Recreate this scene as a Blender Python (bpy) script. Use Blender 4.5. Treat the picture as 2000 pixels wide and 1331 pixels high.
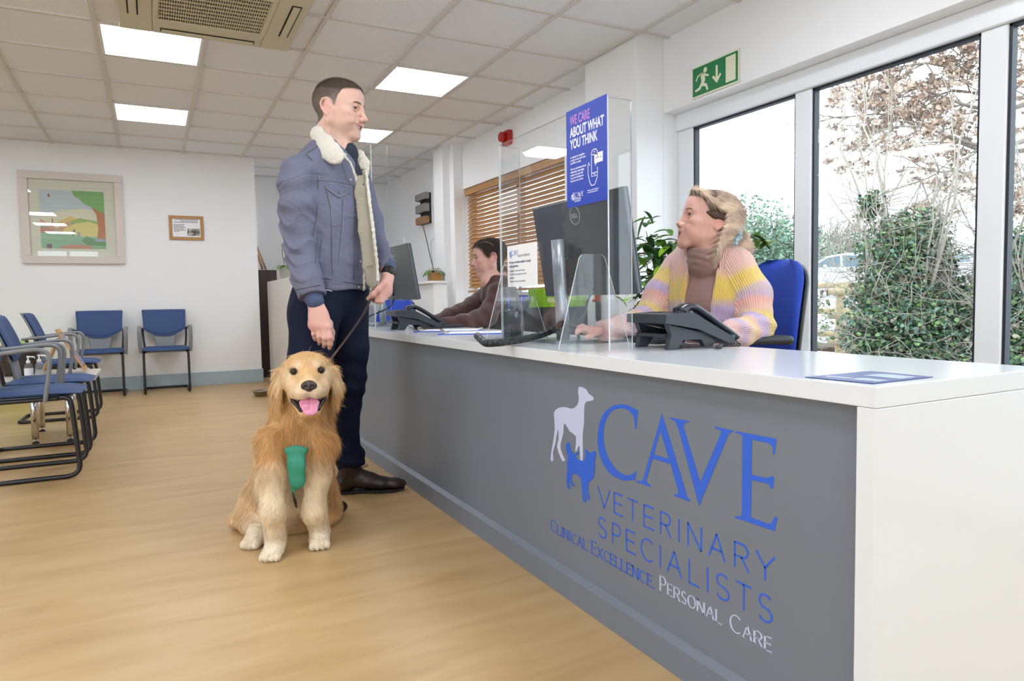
import bpy, bmesh, math, random
import numpy as np
from mathutils import Vector, Matrix
random.seed(7); rng = np.random.default_rng(7)
PI = math.pi
for o in list(bpy.data.objects): bpy.data.objects.remove(o)
SC = bpy.context.scene
COL = SC.collection

# ------------------------------------------------------------ camera
F_PX, YAW, PITCH, ROLL, EYE = 1353.66636, 0.47773, -0.05904, -0.01665, 0.90
def cam_axes():
    cy, sy = math.cos(YAW), math.sin(YAW)
    fwd = np.array([sy*math.cos(PITCH), cy*math.cos(PITCH), math.sin(PITCH)])
    r0 = np.array([cy, -sy, 0.0]); u0 = np.cross(r0, fwd)
    r = r0*math.cos(ROLL)+u0*math.sin(ROLL); u = -r0*math.sin(ROLL)+u0*math.cos(ROLL)
    return r, u, fwd
CR, CU, CF = cam_axes()
cd = bpy.data.cameras.new('camera'); cam = bpy.data.objects.new('camera', cd); COL.objects.link(cam)
cd.sensor_width = 36.0; cd.lens = F_PX/2000*36.0; cd.clip_end = 300; cd.clip_start = 0.05
cam.matrix_world = Matrix(((CR[0], CU[0], -CF[0], 0), (CR[1], CU[1], -CF[1], 0), (CR[2], CU[2], -CF[2], EYE), (0, 0, 0, 1)))
SC.camera = cam

# ------------------------------------------------------------ world: bright overcast sky
SC.view_settings.view_transform = 'Standard'; SC.view_settings.look = 'None'
SC.view_settings.gamma = 1; SC.view_settings.exposure = 0.05; SC.view_settings.use_curve_mapping = False
w = bpy.data.worlds.new('overcast_sky'); SC.world = w; w.use_nodes = True
nt = w.node_tree; nt.nodes.clear()
out = nt.nodes.new('ShaderNodeOutputWorld'); bg = nt.nodes.new('ShaderNodeBackground')
tc = nt.nodes.new('ShaderNodeTexCoord'); sep = nt.nodes.new('ShaderNodeSeparateXYZ'); cr = nt.nodes.new('ShaderNodeValToRGB')
nt.links.new(tc.outputs['Generated'], sep.inputs[0]); nt.links.new(sep.outputs['Z'], cr.inputs[0])
cr.color_ramp.elements[0].color = (0.82, 0.91, 1.0, 1); cr.color_ramp.elements[0].position = 0.0
cr.color_ramp.elements[1].color = (0.74, 0.87, 1.0, 1); cr.color_ramp.elements[1].position = 0.8
nt.links.new(cr.outputs[0], bg.inputs[0]); bg.inputs[1].default_value = 4.6
nt.links.new(bg.outputs[0], out.inputs[0])
SC.cycles.use_denoising = True
SC.cycles.max_bounces = 8; SC.cycles.transparent_max_bounces = 24; SC.cycles.caustics_reflective = False; SC.cycles.caustics_refractive = False
SC.cycles.sample_clamp_indirect = 6.0

def area_light(name, loc, rot, sx, sy, power, color=(1, 1, 1), portal=False):
    l = bpy.data.lights.new(name, 'AREA'); l.shape = 'RECTANGLE'; l.size = sx; l.size_y = sy; l.energy = power; l.color = color
    if portal: l.cycles.is_portal = True
    o = bpy.data.objects.new(name, l); COL.objects.link(o); o.location = loc; o.rotation_euler = rot
    return o
# window portals (they only guide the sampling of the sky through the window openings)
area_light('window_portal', (3.25, 0.6, 1.3), (0, math.radians(90), 0), 1.5, 6.0, 1, portal=True)
area_light('entrance_portal', (-1.8, -3.72, 1.25), (math.radians(-90), 0, PI), 1.4, 2.2, 1, portal=True)
area_light('side_portal', (-4.98, 0.2, 1.4), (0, math.radians(-90), 0), 1.8, 5.2, 1, portal=True)

# ------------------------------------------------------------ pixel helpers: a ray of the photograph cut by a plane of the room
def ray(u, v): return CR*((u-1000)/F_PX) - CU*((v-665.5)/F_PX) + CF
EYEP = np.array([0, 0, EYE])
def at_y(u, v, y): d = ray(u, v); return EYEP + d*(y/d[1])
def at_x(u, v, x): d = ray(u, v); return EYEP + d*(x/d[0])
def at_z(u, v, z): d = ray(u, v); return EYEP + d*((z-EYE)/d[2])
def at_d(u, v, d): return EYEP + ray(u, v)*d

# ------------------------------------------------------------ materials
MATS = {}
def srgb(h):
    if isinstance(h, str):
        h = h.lstrip('#'); c = [int(h[i:i+2], 16)/255 for i in (0, 2, 4)]
    else: c = list(h)
    return tuple([x/12.92 if x <= 0.04045 else ((x+0.055)/1.055)**2.4 for x in c]+[1.0])
def mat(name, col, rough=0.5, metal=0.0, spec=0.5, noise=0.0, nscale=8.0, stretch=(1, 1, 1), bump=0.0, bscale=200.0, bdist=0.002,
        coat=0.0, sheen=0.0, wrinkle=None, attr=None, emit=0.0, sss=0.0, col2=None, coords='Object'):
    if name in MATS: return MATS[name]
    m = bpy.data.materials.new(name); m.use_nodes = True; nt = m.node_tree; b = nt.nodes['Principled BSDF']
    c = srgb(col); b.inputs['Base Color'].default_value = c
    b.inputs['Roughness'].default_value = rough; b.inputs['Metallic'].default_value = metal
    b.inputs['Specular IOR Level'].default_value = spec
    if coat: b.inputs['Coat Weight'].default_value = coat; b.inputs['Coat Roughness'].default_value = 0.08
    if sheen: b.inputs['Sheen Weight'].default_value = sheen; b.inputs['Sheen Roughness'].default_value = 0.5
    if sss: b.inputs['Subsurface Weight'].default_value = sss; b.inputs['Subsurface Radius'].default_value = (0.01, 0.004, 0.002); b.inputs['Subsurface Scale'].default_value = 1.0
    if emit: b.inputs['Emission Color'].default_value = c; b.inputs['Emission Strength'].default_value = emit
    tex = nt.nodes.new('ShaderNodeTexCoord'); mp = nt.nodes.new('ShaderNodeMapping'); mp.inputs['Scale'].default_value = stretch
    nt.links.new(tex.outputs[coords], mp.inputs[0])
    src = None
    if attr:
        a = nt.nodes.new('ShaderNodeAttribute'); a.attribute_name = attr; src = a.outputs['Color']; nt.links.new(src, b.inputs['Base Color'])
    if noise or col2:
        n = nt.nodes.new('ShaderNodeTexNoise'); n.inputs['Scale'].default_value = nscale; n.inputs['Detail'].default_value = 6
        nt.links.new(mp.outputs[0], n.inputs['Vector'])
        mx = nt.nodes.new('ShaderNodeMix'); mx.data_type = 'RGBA'
        if col2:
            rp = nt.nodes.new('ShaderNodeValToRGB'); rp.color_ramp.elements[0].position = 0.38; rp.color_ramp.elements[1].position = 0.62
            rp.color_ramp.elements[0].color = c; rp.color_ramp.elements[1].color = srgb(col2)
            nt.links.new(n.outputs['Fac'], rp.inputs[0]); nt.links.new(rp.outputs[0], b.inputs['Base Color'])
        else:
            mx.blend_type = 'MULTIPLY'; mx.inputs[0].default_value = 1.0
            rp = nt.nodes.new('ShaderNodeValToRGB'); rp.color_ramp.elements[0].position = 0.3; rp.color_ramp.elements[1].position = 0.7
            k = 1-noise; rp.color_ramp.elements[0].color = (k, k, k, 1); rp.color_ramp.elements[1].color = (1, 1, 1, 1)
            nt.links.new(n.outputs['Fac'], rp.inputs[0]); nt.links.new(rp.outputs[0], mx.inputs[7])
            if src is not None: nt.links.new(src, mx.inputs[6])
            else: mx.inputs[6].default_value = c
            nt.links.new(mx.outputs[2], b.inputs['Base Color'])
    if bump:
        n2 = nt.nodes.new('ShaderNodeTexNoise'); n2.inputs['Scale'].default_value = bscale; n2.inputs['Detail'].default_value = 4
        nt.links.new(mp.outputs[0], n2.inputs['Vector'])
        bp = nt.nodes.new('ShaderNodeBump'); bp.inputs['Strength'].default_value = bump; bp.inputs['Distance'].default_value = bdist
        nt.links.new(n2.outputs['Fac'], bp.inputs['Height']); nt.links.new(bp.outputs[0], b.inputs['Normal'])
    if wrinkle: # soft cloth folds: ridged noise, as a second bump under the fine one
        sc_, st_, di_, sv_ = wrinkle; mp3 = nt.nodes.new('ShaderNodeMapping'); mp3.inputs['Scale'].default_value = sv_; nt.links.new(tex.outputs[coords], mp3.inputs[0])
        n3 = nt.nodes.new('ShaderNodeTexNoise'); n3.inputs['Scale'].default_value = sc_; n3.inputs['Detail'].default_value = 2; n3.inputs['Distortion'].default_value = 0.8; nt.links.new(mp3.outputs[0], n3.inputs['Vector'])
        s1 = nt.nodes.new('ShaderNodeMath'); s1.operation = 'SUBTRACT'; s1.inputs[1].default_value = 0.5; s2 = nt.nodes.new('ShaderNodeMath'); s2.operation = 'ABSOLUTE'
        nt.links.new(n3.outputs['Fac'], s1.inputs[0]); nt.links.new(s1.outputs[0], s2.inputs[0]); b3 = nt.nodes.new('ShaderNodeBump'); b3.inputs['Strength'].default_value = st_; b3.inputs['Distance'].default_value = di_; nt.links.new(s2.outputs[0], b3.inputs['Height'])
        if bump: nt.links.new(b3.outputs[0], bp.inputs['Normal'])
        else: nt.links.new(b3.outputs[0], b.inputs['Normal'])
    MATS[name] = m
    return m
def glass_mat(name, tint=(1, 1, 1), refl=1.0, ior=1.45, haze=0.0):
    if name in MATS: return MATS[name]
    m = bpy.data.materials.new(name); m.use_nodes = True; nt = m.node_tree; nt.nodes.clear()
    o = nt.nodes.new('ShaderNodeOutputMaterial'); tr = nt.nodes.new('ShaderNodeBsdfTransparent'); tr.inputs[0].default_value = (*tint, 1)
    gl = nt.nodes.new('ShaderNodeBsdfGlossy'); gl.inputs['Roughness'].default_value = 0.0
    lw = nt.nodes.new('ShaderNodeLayerWeight'); lw.inputs[0].default_value = 0.5; pw = nt.nodes.new('ShaderNodeMath'); pw.operation = 'POWER'; pw.inputs[1].default_value = 4.5
    ma = nt.nodes.new('ShaderNodeMath'); ma.operation = 'MULTIPLY_ADD'; ma.inputs[1].default_value = 0.9; ma.inputs[2].default_value = ((ior-1)/(ior+1))**2
    nt.links.new(lw.outputs['Facing'], pw.inputs[0]); nt.links.new(pw.outputs[0], ma.inputs[0])
    mu = nt.nodes.new('ShaderNodeMath'); mu.operation = 'MULTIPLY'; mu.inputs[1].default_value = refl; nt.links.new(ma.outputs[0], mu.inputs[0])
    mx = nt.nodes.new('ShaderNodeMixShader'); nt.links.new(mu.outputs[0], mx.inputs[0]); nt.links.new(tr.outputs[0], mx.inputs[1]); nt.links.new(gl.outputs[0], mx.inputs[2])
    last = mx
    if haze:
        df = nt.nodes.new('ShaderNodeBsdfDiffuse'); df.inputs[0].default_value = (0.8, 0.83, 0.86, 1); m2 = nt.nodes.new('ShaderNodeMixShader'); m2.inputs[0].default_value = haze
        nt.links.new(mx.outputs[0], m2.inputs[1]); nt.links.new(df.outputs[0], m2.inputs[2]); last = m2
    nt.links.new(last.outputs[0], o.inputs[0]); MATS[name] = m
    return m

# ------------------------------------------------------------ objects
def empty(name, loc=(0, 0, 0), rz=0.0, label=None, cat=None, group=None):
    o = bpy.data.objects.new(name, None); COL.objects.link(o); o.location = loc; o.rotation_euler = (0, 0, rz); o.empty_display_size = 0.05
    tag(o, label, cat, group); return o
def tag(o, label=None, cat=None, group=None, kind=None):
    if label: o['label'] = label
    if cat: o['category'] = cat
    if group: o['group'] = group
    if kind: o['kind'] = kind
    return o
def base_of(o):
    v = Vector((0, 0, 0))
    while o is not None: v += Vector(o.location); o = o.parent
    return v
def link_mesh(name, me, m, parent=None, smooth=False, recentre=True):
    ms = m if isinstance(m, (list, tuple)) else [m]
    for x in ms: me.materials.append(x)
    o = bpy.data.objects.new(name, me); COL.objects.link(o)
    n = len(me.vertices)
    if n:
        co = np.empty(n*3); me.vertices.foreach_get('co', co); co = co.reshape(-1, 3)
        if parent is not None:
            b = np.array(base_of(parent)); o.parent = parent
            if abs(b).max() > 1e-9: me.vertices.foreach_set('co', (co-b).ravel())
        elif recentre:
            c = np.array([(co[:, 0].min()+co[:, 0].max())/2, (co[:, 1].min()+co[:, 1].max())/2, co[:, 2].min()])
            me.vertices.foreach_set('co', (co-c).ravel()); o.location = c
    if smooth: me.polygons.foreach_set('use_smooth', np.ones(len(me.polygons), dtype=bool))
    me.update()
    return o
class MB:
    """collects shapes into one mesh"""
    def __init__(s): s.v = []; s.f = []; s.mi = []; s.sm = []
    def add(s, vs, fs, mi=0, smooth=False):
        k = len(s.v); s.v += [tuple(float(c) for c in v) for v in vs]; s.f += [tuple(i+k for i in f) for f in fs]; s.mi += [mi]*len(fs); s.sm += [smooth]*len(fs); return s
    def xf(s, vs, M): return [tuple(M @ Vector(v)) for v in vs] if M is not None else vs
    def box(s, lo, hi, M=None, mi=0, bev=0.0, seg=2):
        lo = list(map(float, lo)); hi = list(map(float, hi))
        for i in range(3):
            if lo[i] > hi[i]: lo[i], hi[i] = hi[i], lo[i]
        if bev <= 0:
            x0, y0, z0 = lo; x1, y1, z1 = hi
            vs = [(x0, y0, z0), (x1, y0, z0), (x1, y1, z0), (x0, y1, z0), (x0, y0, z1), (x1, y0, z1), (x1, y1, z1), (x0, y1, z1)]
            fs = [(0, 3, 2, 1), (4, 5, 6, 7), (0, 1, 5, 4), (1, 2, 6, 5), (2, 3, 7, 6), (3, 0, 4, 7)]
            return s.add(s.xf(vs, M), fs, mi)
        bm = bmesh.new(); bmesh.ops.create_cube(bm, size=1.0)
        for v in bm.verts: v.co = Vector([lo[i]+(v.co[i]+0.5)*(hi[i]-lo[i]) for i in range(3)])
        bmesh.ops.bevel(bm, geom=bm.edges[:]+bm.verts[:], offset=bev, segments=seg, affect='EDGES', profile=0.5, clamp_overlap=True)
        return s.bm(bm, M, mi)
    def bm(s, bm, M=None, mi=0, smooth=False):
        bm.verts.index_update(); s.add(s.xf([tuple(v.co) for v in bm.verts], M), [tuple(v.index for v in f.verts) for f in bm.faces], mi, smooth); bm.free(); return s
    def tube(s, pts, r, n=10, closed=False, mi=0, cap=True, flat=None, smooth=True, up=None):
        P = [Vector(p) for p in pts]; m = len(P); R = r if isinstance(r, (list, tuple, np.ndarray)) else [r]*m
        T = []
        for i in range(m):
            a = P[i-1] if (i > 0 or closed) else P[i]; b = P[(i+1) % m] if (i < m-1 or closed) else P[i]
            t = (b-a); T.append(t.normalized() if t.length > 1e-9 else Vector((0, 0, 1)))
        ref = Vector(up) if up is not None else (Vector((0, 0, 1)) if abs(T[0].z) < 0.9 else Vector((1, 0, 0)))
        N = (ref - T[0]*ref.dot(T[0])).normalized(); vs = []
        fl = flat if flat else (1.0, 1.0)
        for i in range(m):
            N = (N - T[i]*N.dot(T[i])).normalized(); B = T[i].cross(N)
            for k in range(n):
                a = 2*PI*k/n; vs.append(P[i] + N*(math.cos(a)*R[i]*fl[0]) + B*(math.sin(a)*R[i]*fl[1]))
        fs = []
        for i in range(m if closed else m-1):
            for k in range(n):
                a = i*n+k; b = i*n+(k+1) % n; j = ((i+1) % m)*n
                fs.append((a, b, j+(k+1) % n, j+k))
        if cap and not closed: fs.append(tuple(range(n-1, -1, -1))); fs.append(tuple((m-1)*n+k for k in range(n)))
        return s.add(vs, fs, mi, smooth)
    def lathe(s, prof, c=(0, 0, 0), n=24, M=None, mi=0, smooth=True, cap=True):
        vs = []; fs = []; m = len(prof)
        for (r, z) in prof:
            for k in range(n): a = 2*PI*k/n; vs.append((c[0]+r*math.cos(a), c[1]+r*math.sin(a), c[2]+z))
        for i in range(m-1):
            for k in range(n): fs.append((i*n+k, i*n+(k+1) % n, (i+1)*n+(k+1) % n, (i+1)*n+k))
        if cap: fs.append(tuple(range(n-1, -1, -1))); fs.append(tuple((m-1)*n+k for k in range(n)))
        return s.add(s.xf(vs, M), fs, mi, smooth)
    def prism(s, poly, M, t, mi=0, smooth=False):
        """poly: 2-D outline in the local xy plane, thickness t along local z, placed with M"""
        n = len(poly); a = sum(poly[i][0]*poly[(i+1) % n][1]-poly[(i+1) % n][0]*poly[i][1] for i in range(n))
        if a < 0: poly = poly[::-1]
        vs = [(x, y, 0) for x, y in poly]+[(x, y, t) for x, y in poly]
        from mathutils.geometry import tessellate_polygon
        tri = tessellate_polygon([[Vector((x, y, 0)) for x, y in poly]])
        fs = []
        for q in tri:
            q = tuple(q); ar = (poly[q[1]][0]-poly[q[0]][0])*(poly[q[2]][1]-poly[q[0]][1])-(poly[q[2]][0]-poly[q[0]][0])*(poly[q[1]][1]-poly[q[0]][1])
            if ar < 0: q = q[::-1]
            fs.append(tuple(i+n for i in q)); fs.append(q[::-1])
        fs += [(i, (i+1) % n, (i+1) % n+n, i+n) for i in range(n)]
        return s.add(s.xf(vs, M), fs, mi, smooth)
    def sphere(s, c, r, nu=16, nv=10, M=None, mi=0):
        rx, ry, rz = r if isinstance(r, (list, tuple)) else (r, r, r); vs = []; fs = []
        for i in range(nv+1):
            t = PI*i/nv
            for k in range(nu):
                a = 2*PI*k/nu; vs.append((c[0]+rx*math.sin(t)*math.cos(a), c[1]+ry*math.sin(t)*math.sin(a), c[2]+rz*math.cos(t)))
        for i in range(nv):
            for k in range(nu): fs.append((i*nu+k, (i+1)*nu+k, (i+1)*nu+(k+1) % nu, i*nu+(k+1) % nu))
        return s.add(s.xf(vs, M), fs, mi, True)
    def build(s, name, m, parent=None, recentre=True):
        me = bpy.data.meshes.new(name); me.from_pydata(s.v, [], s.f)
        me.polygons.foreach_set('material_index', s.mi); me.polygons.foreach_set('use_smooth', s.sm)
        me.validate(clean_customdata=False)
        return link_mesh(name, me, m, parent, recentre=recentre)
def TR(x, y, z): return Matrix.Translation((x, y, z))
def RX(a): return Matrix.Rotation(a, 4, 'X')
def RY(a): return Matrix.Rotation(a, 4, 'Y')
def RZ(a): return Matrix.Rotation(a, 4, 'Z')
def frame_M(o, x, y):
    """matrix whose local x, y run along the given directions"""
    x = Vector(x).normalized(); y = Vector(y); z = x.cross(y).normalized(); y = z.cross(x)
    return Matrix(((x.x, y.x, z.x, o[0]), (x.y, y.y, z.y, o[1]), (x.z, y.z, z.z, o[2]), (0, 0, 0, 1)))
def arc(cx, cy, r, a0, a1, n=8): return [(cx+r*math.cos(math.radians(a0+(a1-a0)*i/n)), cy+r*math.sin(math.radians(a0+(a1-a0)*i/n))) for i in range(n+1)]
def rrect(x0, y0, x1, y1, r, n=5):
    return arc(x1-r, y0+r, r, -90, 0, n)+arc(x1-r, y1-r, r, 0, 90, n)+arc(x0+r, y1-r, r, 90, 180, n)+arc(x0+r, y0+r, r, 180, 270, n)
def spline(P, n=8, closed=False):
    """Catmull-Rom through the points"""
    P = [np.array(p, float) for p in P]; m = len(P); o = []
    for i in range(m if closed else m-1):
        g = lambda k: P[k % m] if closed else P[min(max(k, 0), m-1)]
        a, b, c, d = g(i-1), g(i), g(i+1), g(i+2)
        for j in range(n):
            t = j/n; o.append(0.5*((2*b)+(-a+c)*t+(2*a-5*b+4*c-d)*t*t+(-a+3*b-3*c+d)*t**3))
    if not closed: o.append(P[-1])
    return o
FONT = None
def text(name, s, size, M, m, parent=None, bold=0.0, xs=1.0, sp=1.0, align='LEFT', ext=0.0004, shear=0.0, linesp=1.0):
    """flat lettering as a mesh; M places its baseline frame"""
    c = bpy.data.curves.new(name, 'FONT'); c.body = s; c.size = size; c.offset = bold; c.extrude = ext; c.space_character = sp; c.align_x = align; c.shear = shear; c.space_line = linesp
    c.resolution_u = 3
    o = bpy.data.objects.new(name, c); COL.objects.link(o); bpy.context.view_layer.update()
    me = bpy.data.meshes.new_from_object(o.evaluated_get(bpy.context.evaluated_depsgraph_get())); bpy.data.objects.remove(o)
    me.transform(M @ Matrix.Diagonal((xs, 1, 1, 1))); me.materials.clear()
    return link_mesh(name, me, m, parent)
def copy_tree(o, parent=None):
    c = o.copy(); COL.objects.link(c)
    if parent is not None: c.parent = parent
    for ch in list(o.children): copy_tree(ch, c)
    return c
def struct(o): o['kind'] = 'structure'; return o
# ============================================================ ROOM
M_wall = mat('white_painted_plaster', '#f1f1f1', 0.65, bump=0.05, bscale=300, bdist=0.0005)
M_ceil = mat('ceiling_tile_board', '#f1f3f7', 0.85, noise=0.04, nscale=60)
M_grid = mat('ceiling_grid_metal', '#d8d4ce', 0.55)
M_upvc = mat('white_window_plastic', '#eef1f4', 0.3)
M_gasket = mat('black_window_gasket', '#20262e', 0.5)
M_base = mat('pale_blue_skirting_paint', '#a9b9c1', 0.35)
M_glass = glass_mat('window_glass', (0.97, 0.99, 0.985), 0.8)
CEIL = 2.547; XW = 3.005; YB = 8.42
# floor: pale oak-look sheet vinyl
def floor_material():
    m = bpy.data.materials.new('oak_look_vinyl_floor'); m.use_nodes = True; nt = m.node_tree; b = nt.nodes['Principled BSDF']
    tc = nt.nodes.new('ShaderNodeTexCoord'); mp = nt.nodes.new('ShaderNodeMapping'); mp.inputs['Scale'].default_value = (1.0, 5, 1)
    nt.links.new(tc.outputs['Object'], mp.inputs[0])
    n1 = nt.nodes.new('ShaderNodeTexNoise'); n1.inputs['Scale'].default_value = 2.2; n1.inputs['Detail'].default_value = 9; n1.inputs['Distortion'].default_value = 0.6
    nt.links.new(mp.outputs[0], n1.inputs['Vector'])
    r = nt.nodes.new('ShaderNodeValToRGB'); r.color_ramp.elements[0].position = 0.3; r.color_ramp.elements[1].position = 0.72
    r.color_ramp.elements[0].color = srgb('#b99868'); r.color_ramp.elements[1].color = srgb('#cdaf80')
    e = r.color_ramp.elements.new(0.5); e.color = srgb('#c5a474')
    nt.links.new(n1.outputs['Fac'], r.inputs[0])
    n2 = nt.nodes.new('ShaderNodeTexNoise'); n2.inputs['Scale'].default_value = 0.7; n2.inputs['Detail'].default_value = 3; nt.links.new(tc.outputs['Object'], n2.inputs['Vector'])
    r2 = nt.nodes.new('ShaderNodeValToRGB'); r2.color_ramp.elements[0].color = (0.88, 0.87, 0.85, 1); r2.color_ramp.elements[1].color = (1, 1, 1, 1)
    r2.color_ramp.elements[0].position = 0.35; r2.color_ramp.elements[1].position = 0.65
    nt.links.new(n2.outputs['Fac'], r2.inputs[0])
    mx = nt.nodes.new('ShaderNodeMix'); mx.data_type = 'RGBA'; mx.blend_type = 'MULTIPLY'; mx.inputs[0].default_value = 1
    nt.links.new(r.outputs[0], mx.inputs[6]); nt.links.new(r2.outputs[0], mx.inputs[7]); nt.links.new(mx.outputs[2], b.inputs['Base Color'])
    b.inputs['Roughness'].default_value = 0.38; b.inputs['Specular IOR Level'].default_value = 0.4
    bp = nt.nodes.new('ShaderNodeBump'); bp.inputs['Strength'].default_value = 0.08; bp.inputs['Distance'].default_value = 0.001
    nt.links.new(n1.outputs['Fac'], bp.inputs['Height']); nt.links.new(bp.outputs[0], b.inputs['Normal'])
    return m
struct(MB().box((-5, -4, -0.1), (3.4, 10, 0)).build('floor', floor_material(), recentre=False))
struct(MB().box((-5, -4, CEIL+0.012), (3.4, 10, CEIL+0.15)).build('ceiling', M_ceil, recentre=False))
# ceiling grid bars (suspended ceiling), openings for the light panels stay between them
GX, GY = -0.829, 4.145
g = MB()
x = GX-0.6*6
while x < XW: g.box((x-0.012, -4, CEIL), (x+0.012, 9.6, CEIL+0.014)); x += 0.6
y = GY-0.6*13
while y < 9.6: g.box((-5, y-0.012, CEIL+0.0005), (XW, y+0.012, CEIL+0.0145)); y += 0.6
struct(g.build('ceiling_grid', M_grid, recentre=False)); bpy.data.objects['ceiling_grid'].name = 'trim_1'
# back wall (left), hallway walls
struct(MB().box((-5, YB, 0), (1.098, YB+0.12, CEIL+0.02)).build('wall_back', M_wall, recentre=False))
struct(MB().box((-2.5, 9.58, 0), (3.2, 9.7, CEIL+0.02)).build('wall_hallway', M_wall, recentre=False))
struct(MB().box((-2.6, YB+0.12, 0), (-2.5, 9.7, CEIL+0.02)).build('wall_hallway_side', M_wall, recentre=False))
struct(MB().box((-5, YB-0.014, 0), (1.098, YB, 0.15), bev=0.003).box((1.098, YB-0.014, 0), (1.112, YB+0.12, 0.15), bev=0.003).build('baseboard_back', M_base, recentre=False))
wl = MB(); wl.box((-5.1, -4, 0), (-5, -2.4, CEIL+0.02)); wl.box((-5.1, 2.8, 0), (-5, 10, CEIL+0.02)); wl.box((-5.1, -2.4, 0), (-5, 2.8, 0.5)); wl.box((-5.1, -2.4, 2.3), (-5, 2.8, CEIL+0.02))
struct(wl.build('wall_left', M_wall, recentre=False))
lw_ = MB()
for yy in (-2.4, -0.67, 1.05, 2.74): lw_.box((-5.08, yy, 0.5), (-5.02, yy+0.06, 2.3))
lw_.box((-5.08, -2.4, 0.5), (-5.02, 2.8, 0.56)); lw_.box((-5.08, -2.4, 2.24), (-5.02, 2.8, 2.3))
struct(lw_.build('added_window_4', M_upvc, recentre=False))  # unseen window added in the left wall to bring daylight from that side
# front wall behind the camera: glazed entrance between piers
fw = MB(); fw.box((-5, -3.85, 0), (-2.5, -3.7, CEIL+0.02)); fw.box((-1.1, -3.85, 0), (3.4, -3.7, CEIL+0.02)); fw.box((-2.5, -3.85, 2.35), (-1.1, -3.7, CEIL+0.02))
struct(fw.build('wall_front', M_wall, recentre=False))
ef = MB()
for xx in (-2.5, -1.83, -1.16): ef.box((xx, -3.8, 0), (xx+0.06, -3.74, 2.35))
ef.box((-2.5, -3.8, 2.29), (-1.1, -3.74, 2.35)); ef.box((-2.5, -3.8, 0), (-1.1, -3.74, 0.1))
struct(ef.build('window_3', M_upvc, recentre=False))
# right wall: above and below the big window, blinds opening, pillars
wy0, wy1 = 4.83, 6.884   # blinds opening
wr = MB()
wr.box((XW, 3.61, 0), (XW+0.25, wy0, CEIL+0.02)); wr.box((XW, wy1, 0), (XW+0.25, 9.7, CEIL+0.02))
wr.box((XW, wy0, 2.085), (XW+0.25, wy1, CEIL+0.02)); wr.box((XW, wy0, 0), (XW+0.25, wy1, 0.9))
wr.box((XW, -4, 2.092), (XW+0.25, 3.61, CEIL+0.02)); wr.box((XW, -4, 0), (XW+0.25, 3.61, 0.40)); wr.box((XW, -4, 0.40), (XW+0.25, -2.4, 2.092))
struct(wr.build('wall_right', M_wall, recentre=False))
struct(MB().box((2.787, 3.61, 0), (XW, 4.195, CEIL+0.02), bev=0.004).build('wall_pillar_near', M_wall, recentre=False))
pl = MB(); pl.box((2.82, 7.0, 0), (XW, 7.275, CEIL+0.02), bev=0.004); pl.box((2.90, 6.889, 0), (XW, 7.0, CEIL+0.02), bev=0.003)
struct(pl.build('wall_pillar_far', M_wall, recentre=False))
struct(MB().box((2.985, -2.4, 0.395), (3.20, 3.61, 0.4215), bev=0.004).build('trim_2', M_upvc, recentre=False))
# big window: frames in the plane x = 3.13
FX0, FX1 = 3.125, 3.19
wf = MB()
wf.box((FX0-0.02, -2.4, 1.985), (FX1, 3.61, 2.092), bev=0.006)       # head
wf.box((FX0-0.02, -2.4, 0.42), (FX1, 3.61, 0.50), bev=0.006)          # sill rail
for (a, b_) in ((3.47, 3.61), (2.565, 2.67), (1.62, 1.725), (0.675, 0.78), (-0.27, -0.165), (-1.2, -1.1), (-2.4, -2.3)): wf.box((FX0, a, 0.5), (FX1, b_, 1.985), bev=0.006)
wo = struct(wf.build('window_1', M_upvc, recentre=False))
gk = MB(); gl = MB()
edges = [3.47, 2.67, 2.565, 1.725, 1.62, 0.78, 0.675, -0.165, -0.27, -1.1, -1.2, -2.3]
for i in range(0, len(edges), 2):
    b_, a = edges[i], edges[i+1]; t = 0.012
    for (y0, y1, z0, z1) in ((a, a+t, .5, 1.985), (b_-t, b_, .5, 1.985), (a, b_, .5, .5+t), (a, b_, 1.985-t, 1.985)):
        gk.box((FX0+0.012, y0, z0), (FX0+0.05, y1, z1))
    gl.box((FX0+0.026, a+t*0.5, .5), (FX0+0.032, b_-t*0.5, 1.985))
gk.build('gasket', M_gasket, wo); gl.build('pane', M_glass, wo)
struct(bpy.data.objects['gasket']); struct(bpy.data.objects['pane'])
# window behind the blinds
w2 = MB(); X2 = 3.13
w2.box((X2, wy0, 0.9), (X2+0.05, wy1, 0.97)); w2.box((X2, wy0, 2.0), (X2+0.05, wy1, 2.085))
for yy in (wy0, (wy0+wy1)/2-0.03, wy1-0.07): w2.box((X2, yy, 0.97), (X2+0.05, yy+0.07, 2.0))
w2o = struct(w2.build('window_2', M_upvc, recentre=False))
p2 = MB(); p2.box((X2+0.02, wy0+0.07, 0.97), (X2+0.026, (wy0+wy1)/2-0.03, 2.0)); p2.box((X2+0.02, (wy0+wy1)/2+0.04, 0.97), (X2+0.026, wy1-0.07, 2.0)); p2.build('pane', M_glass, w2o)

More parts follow.
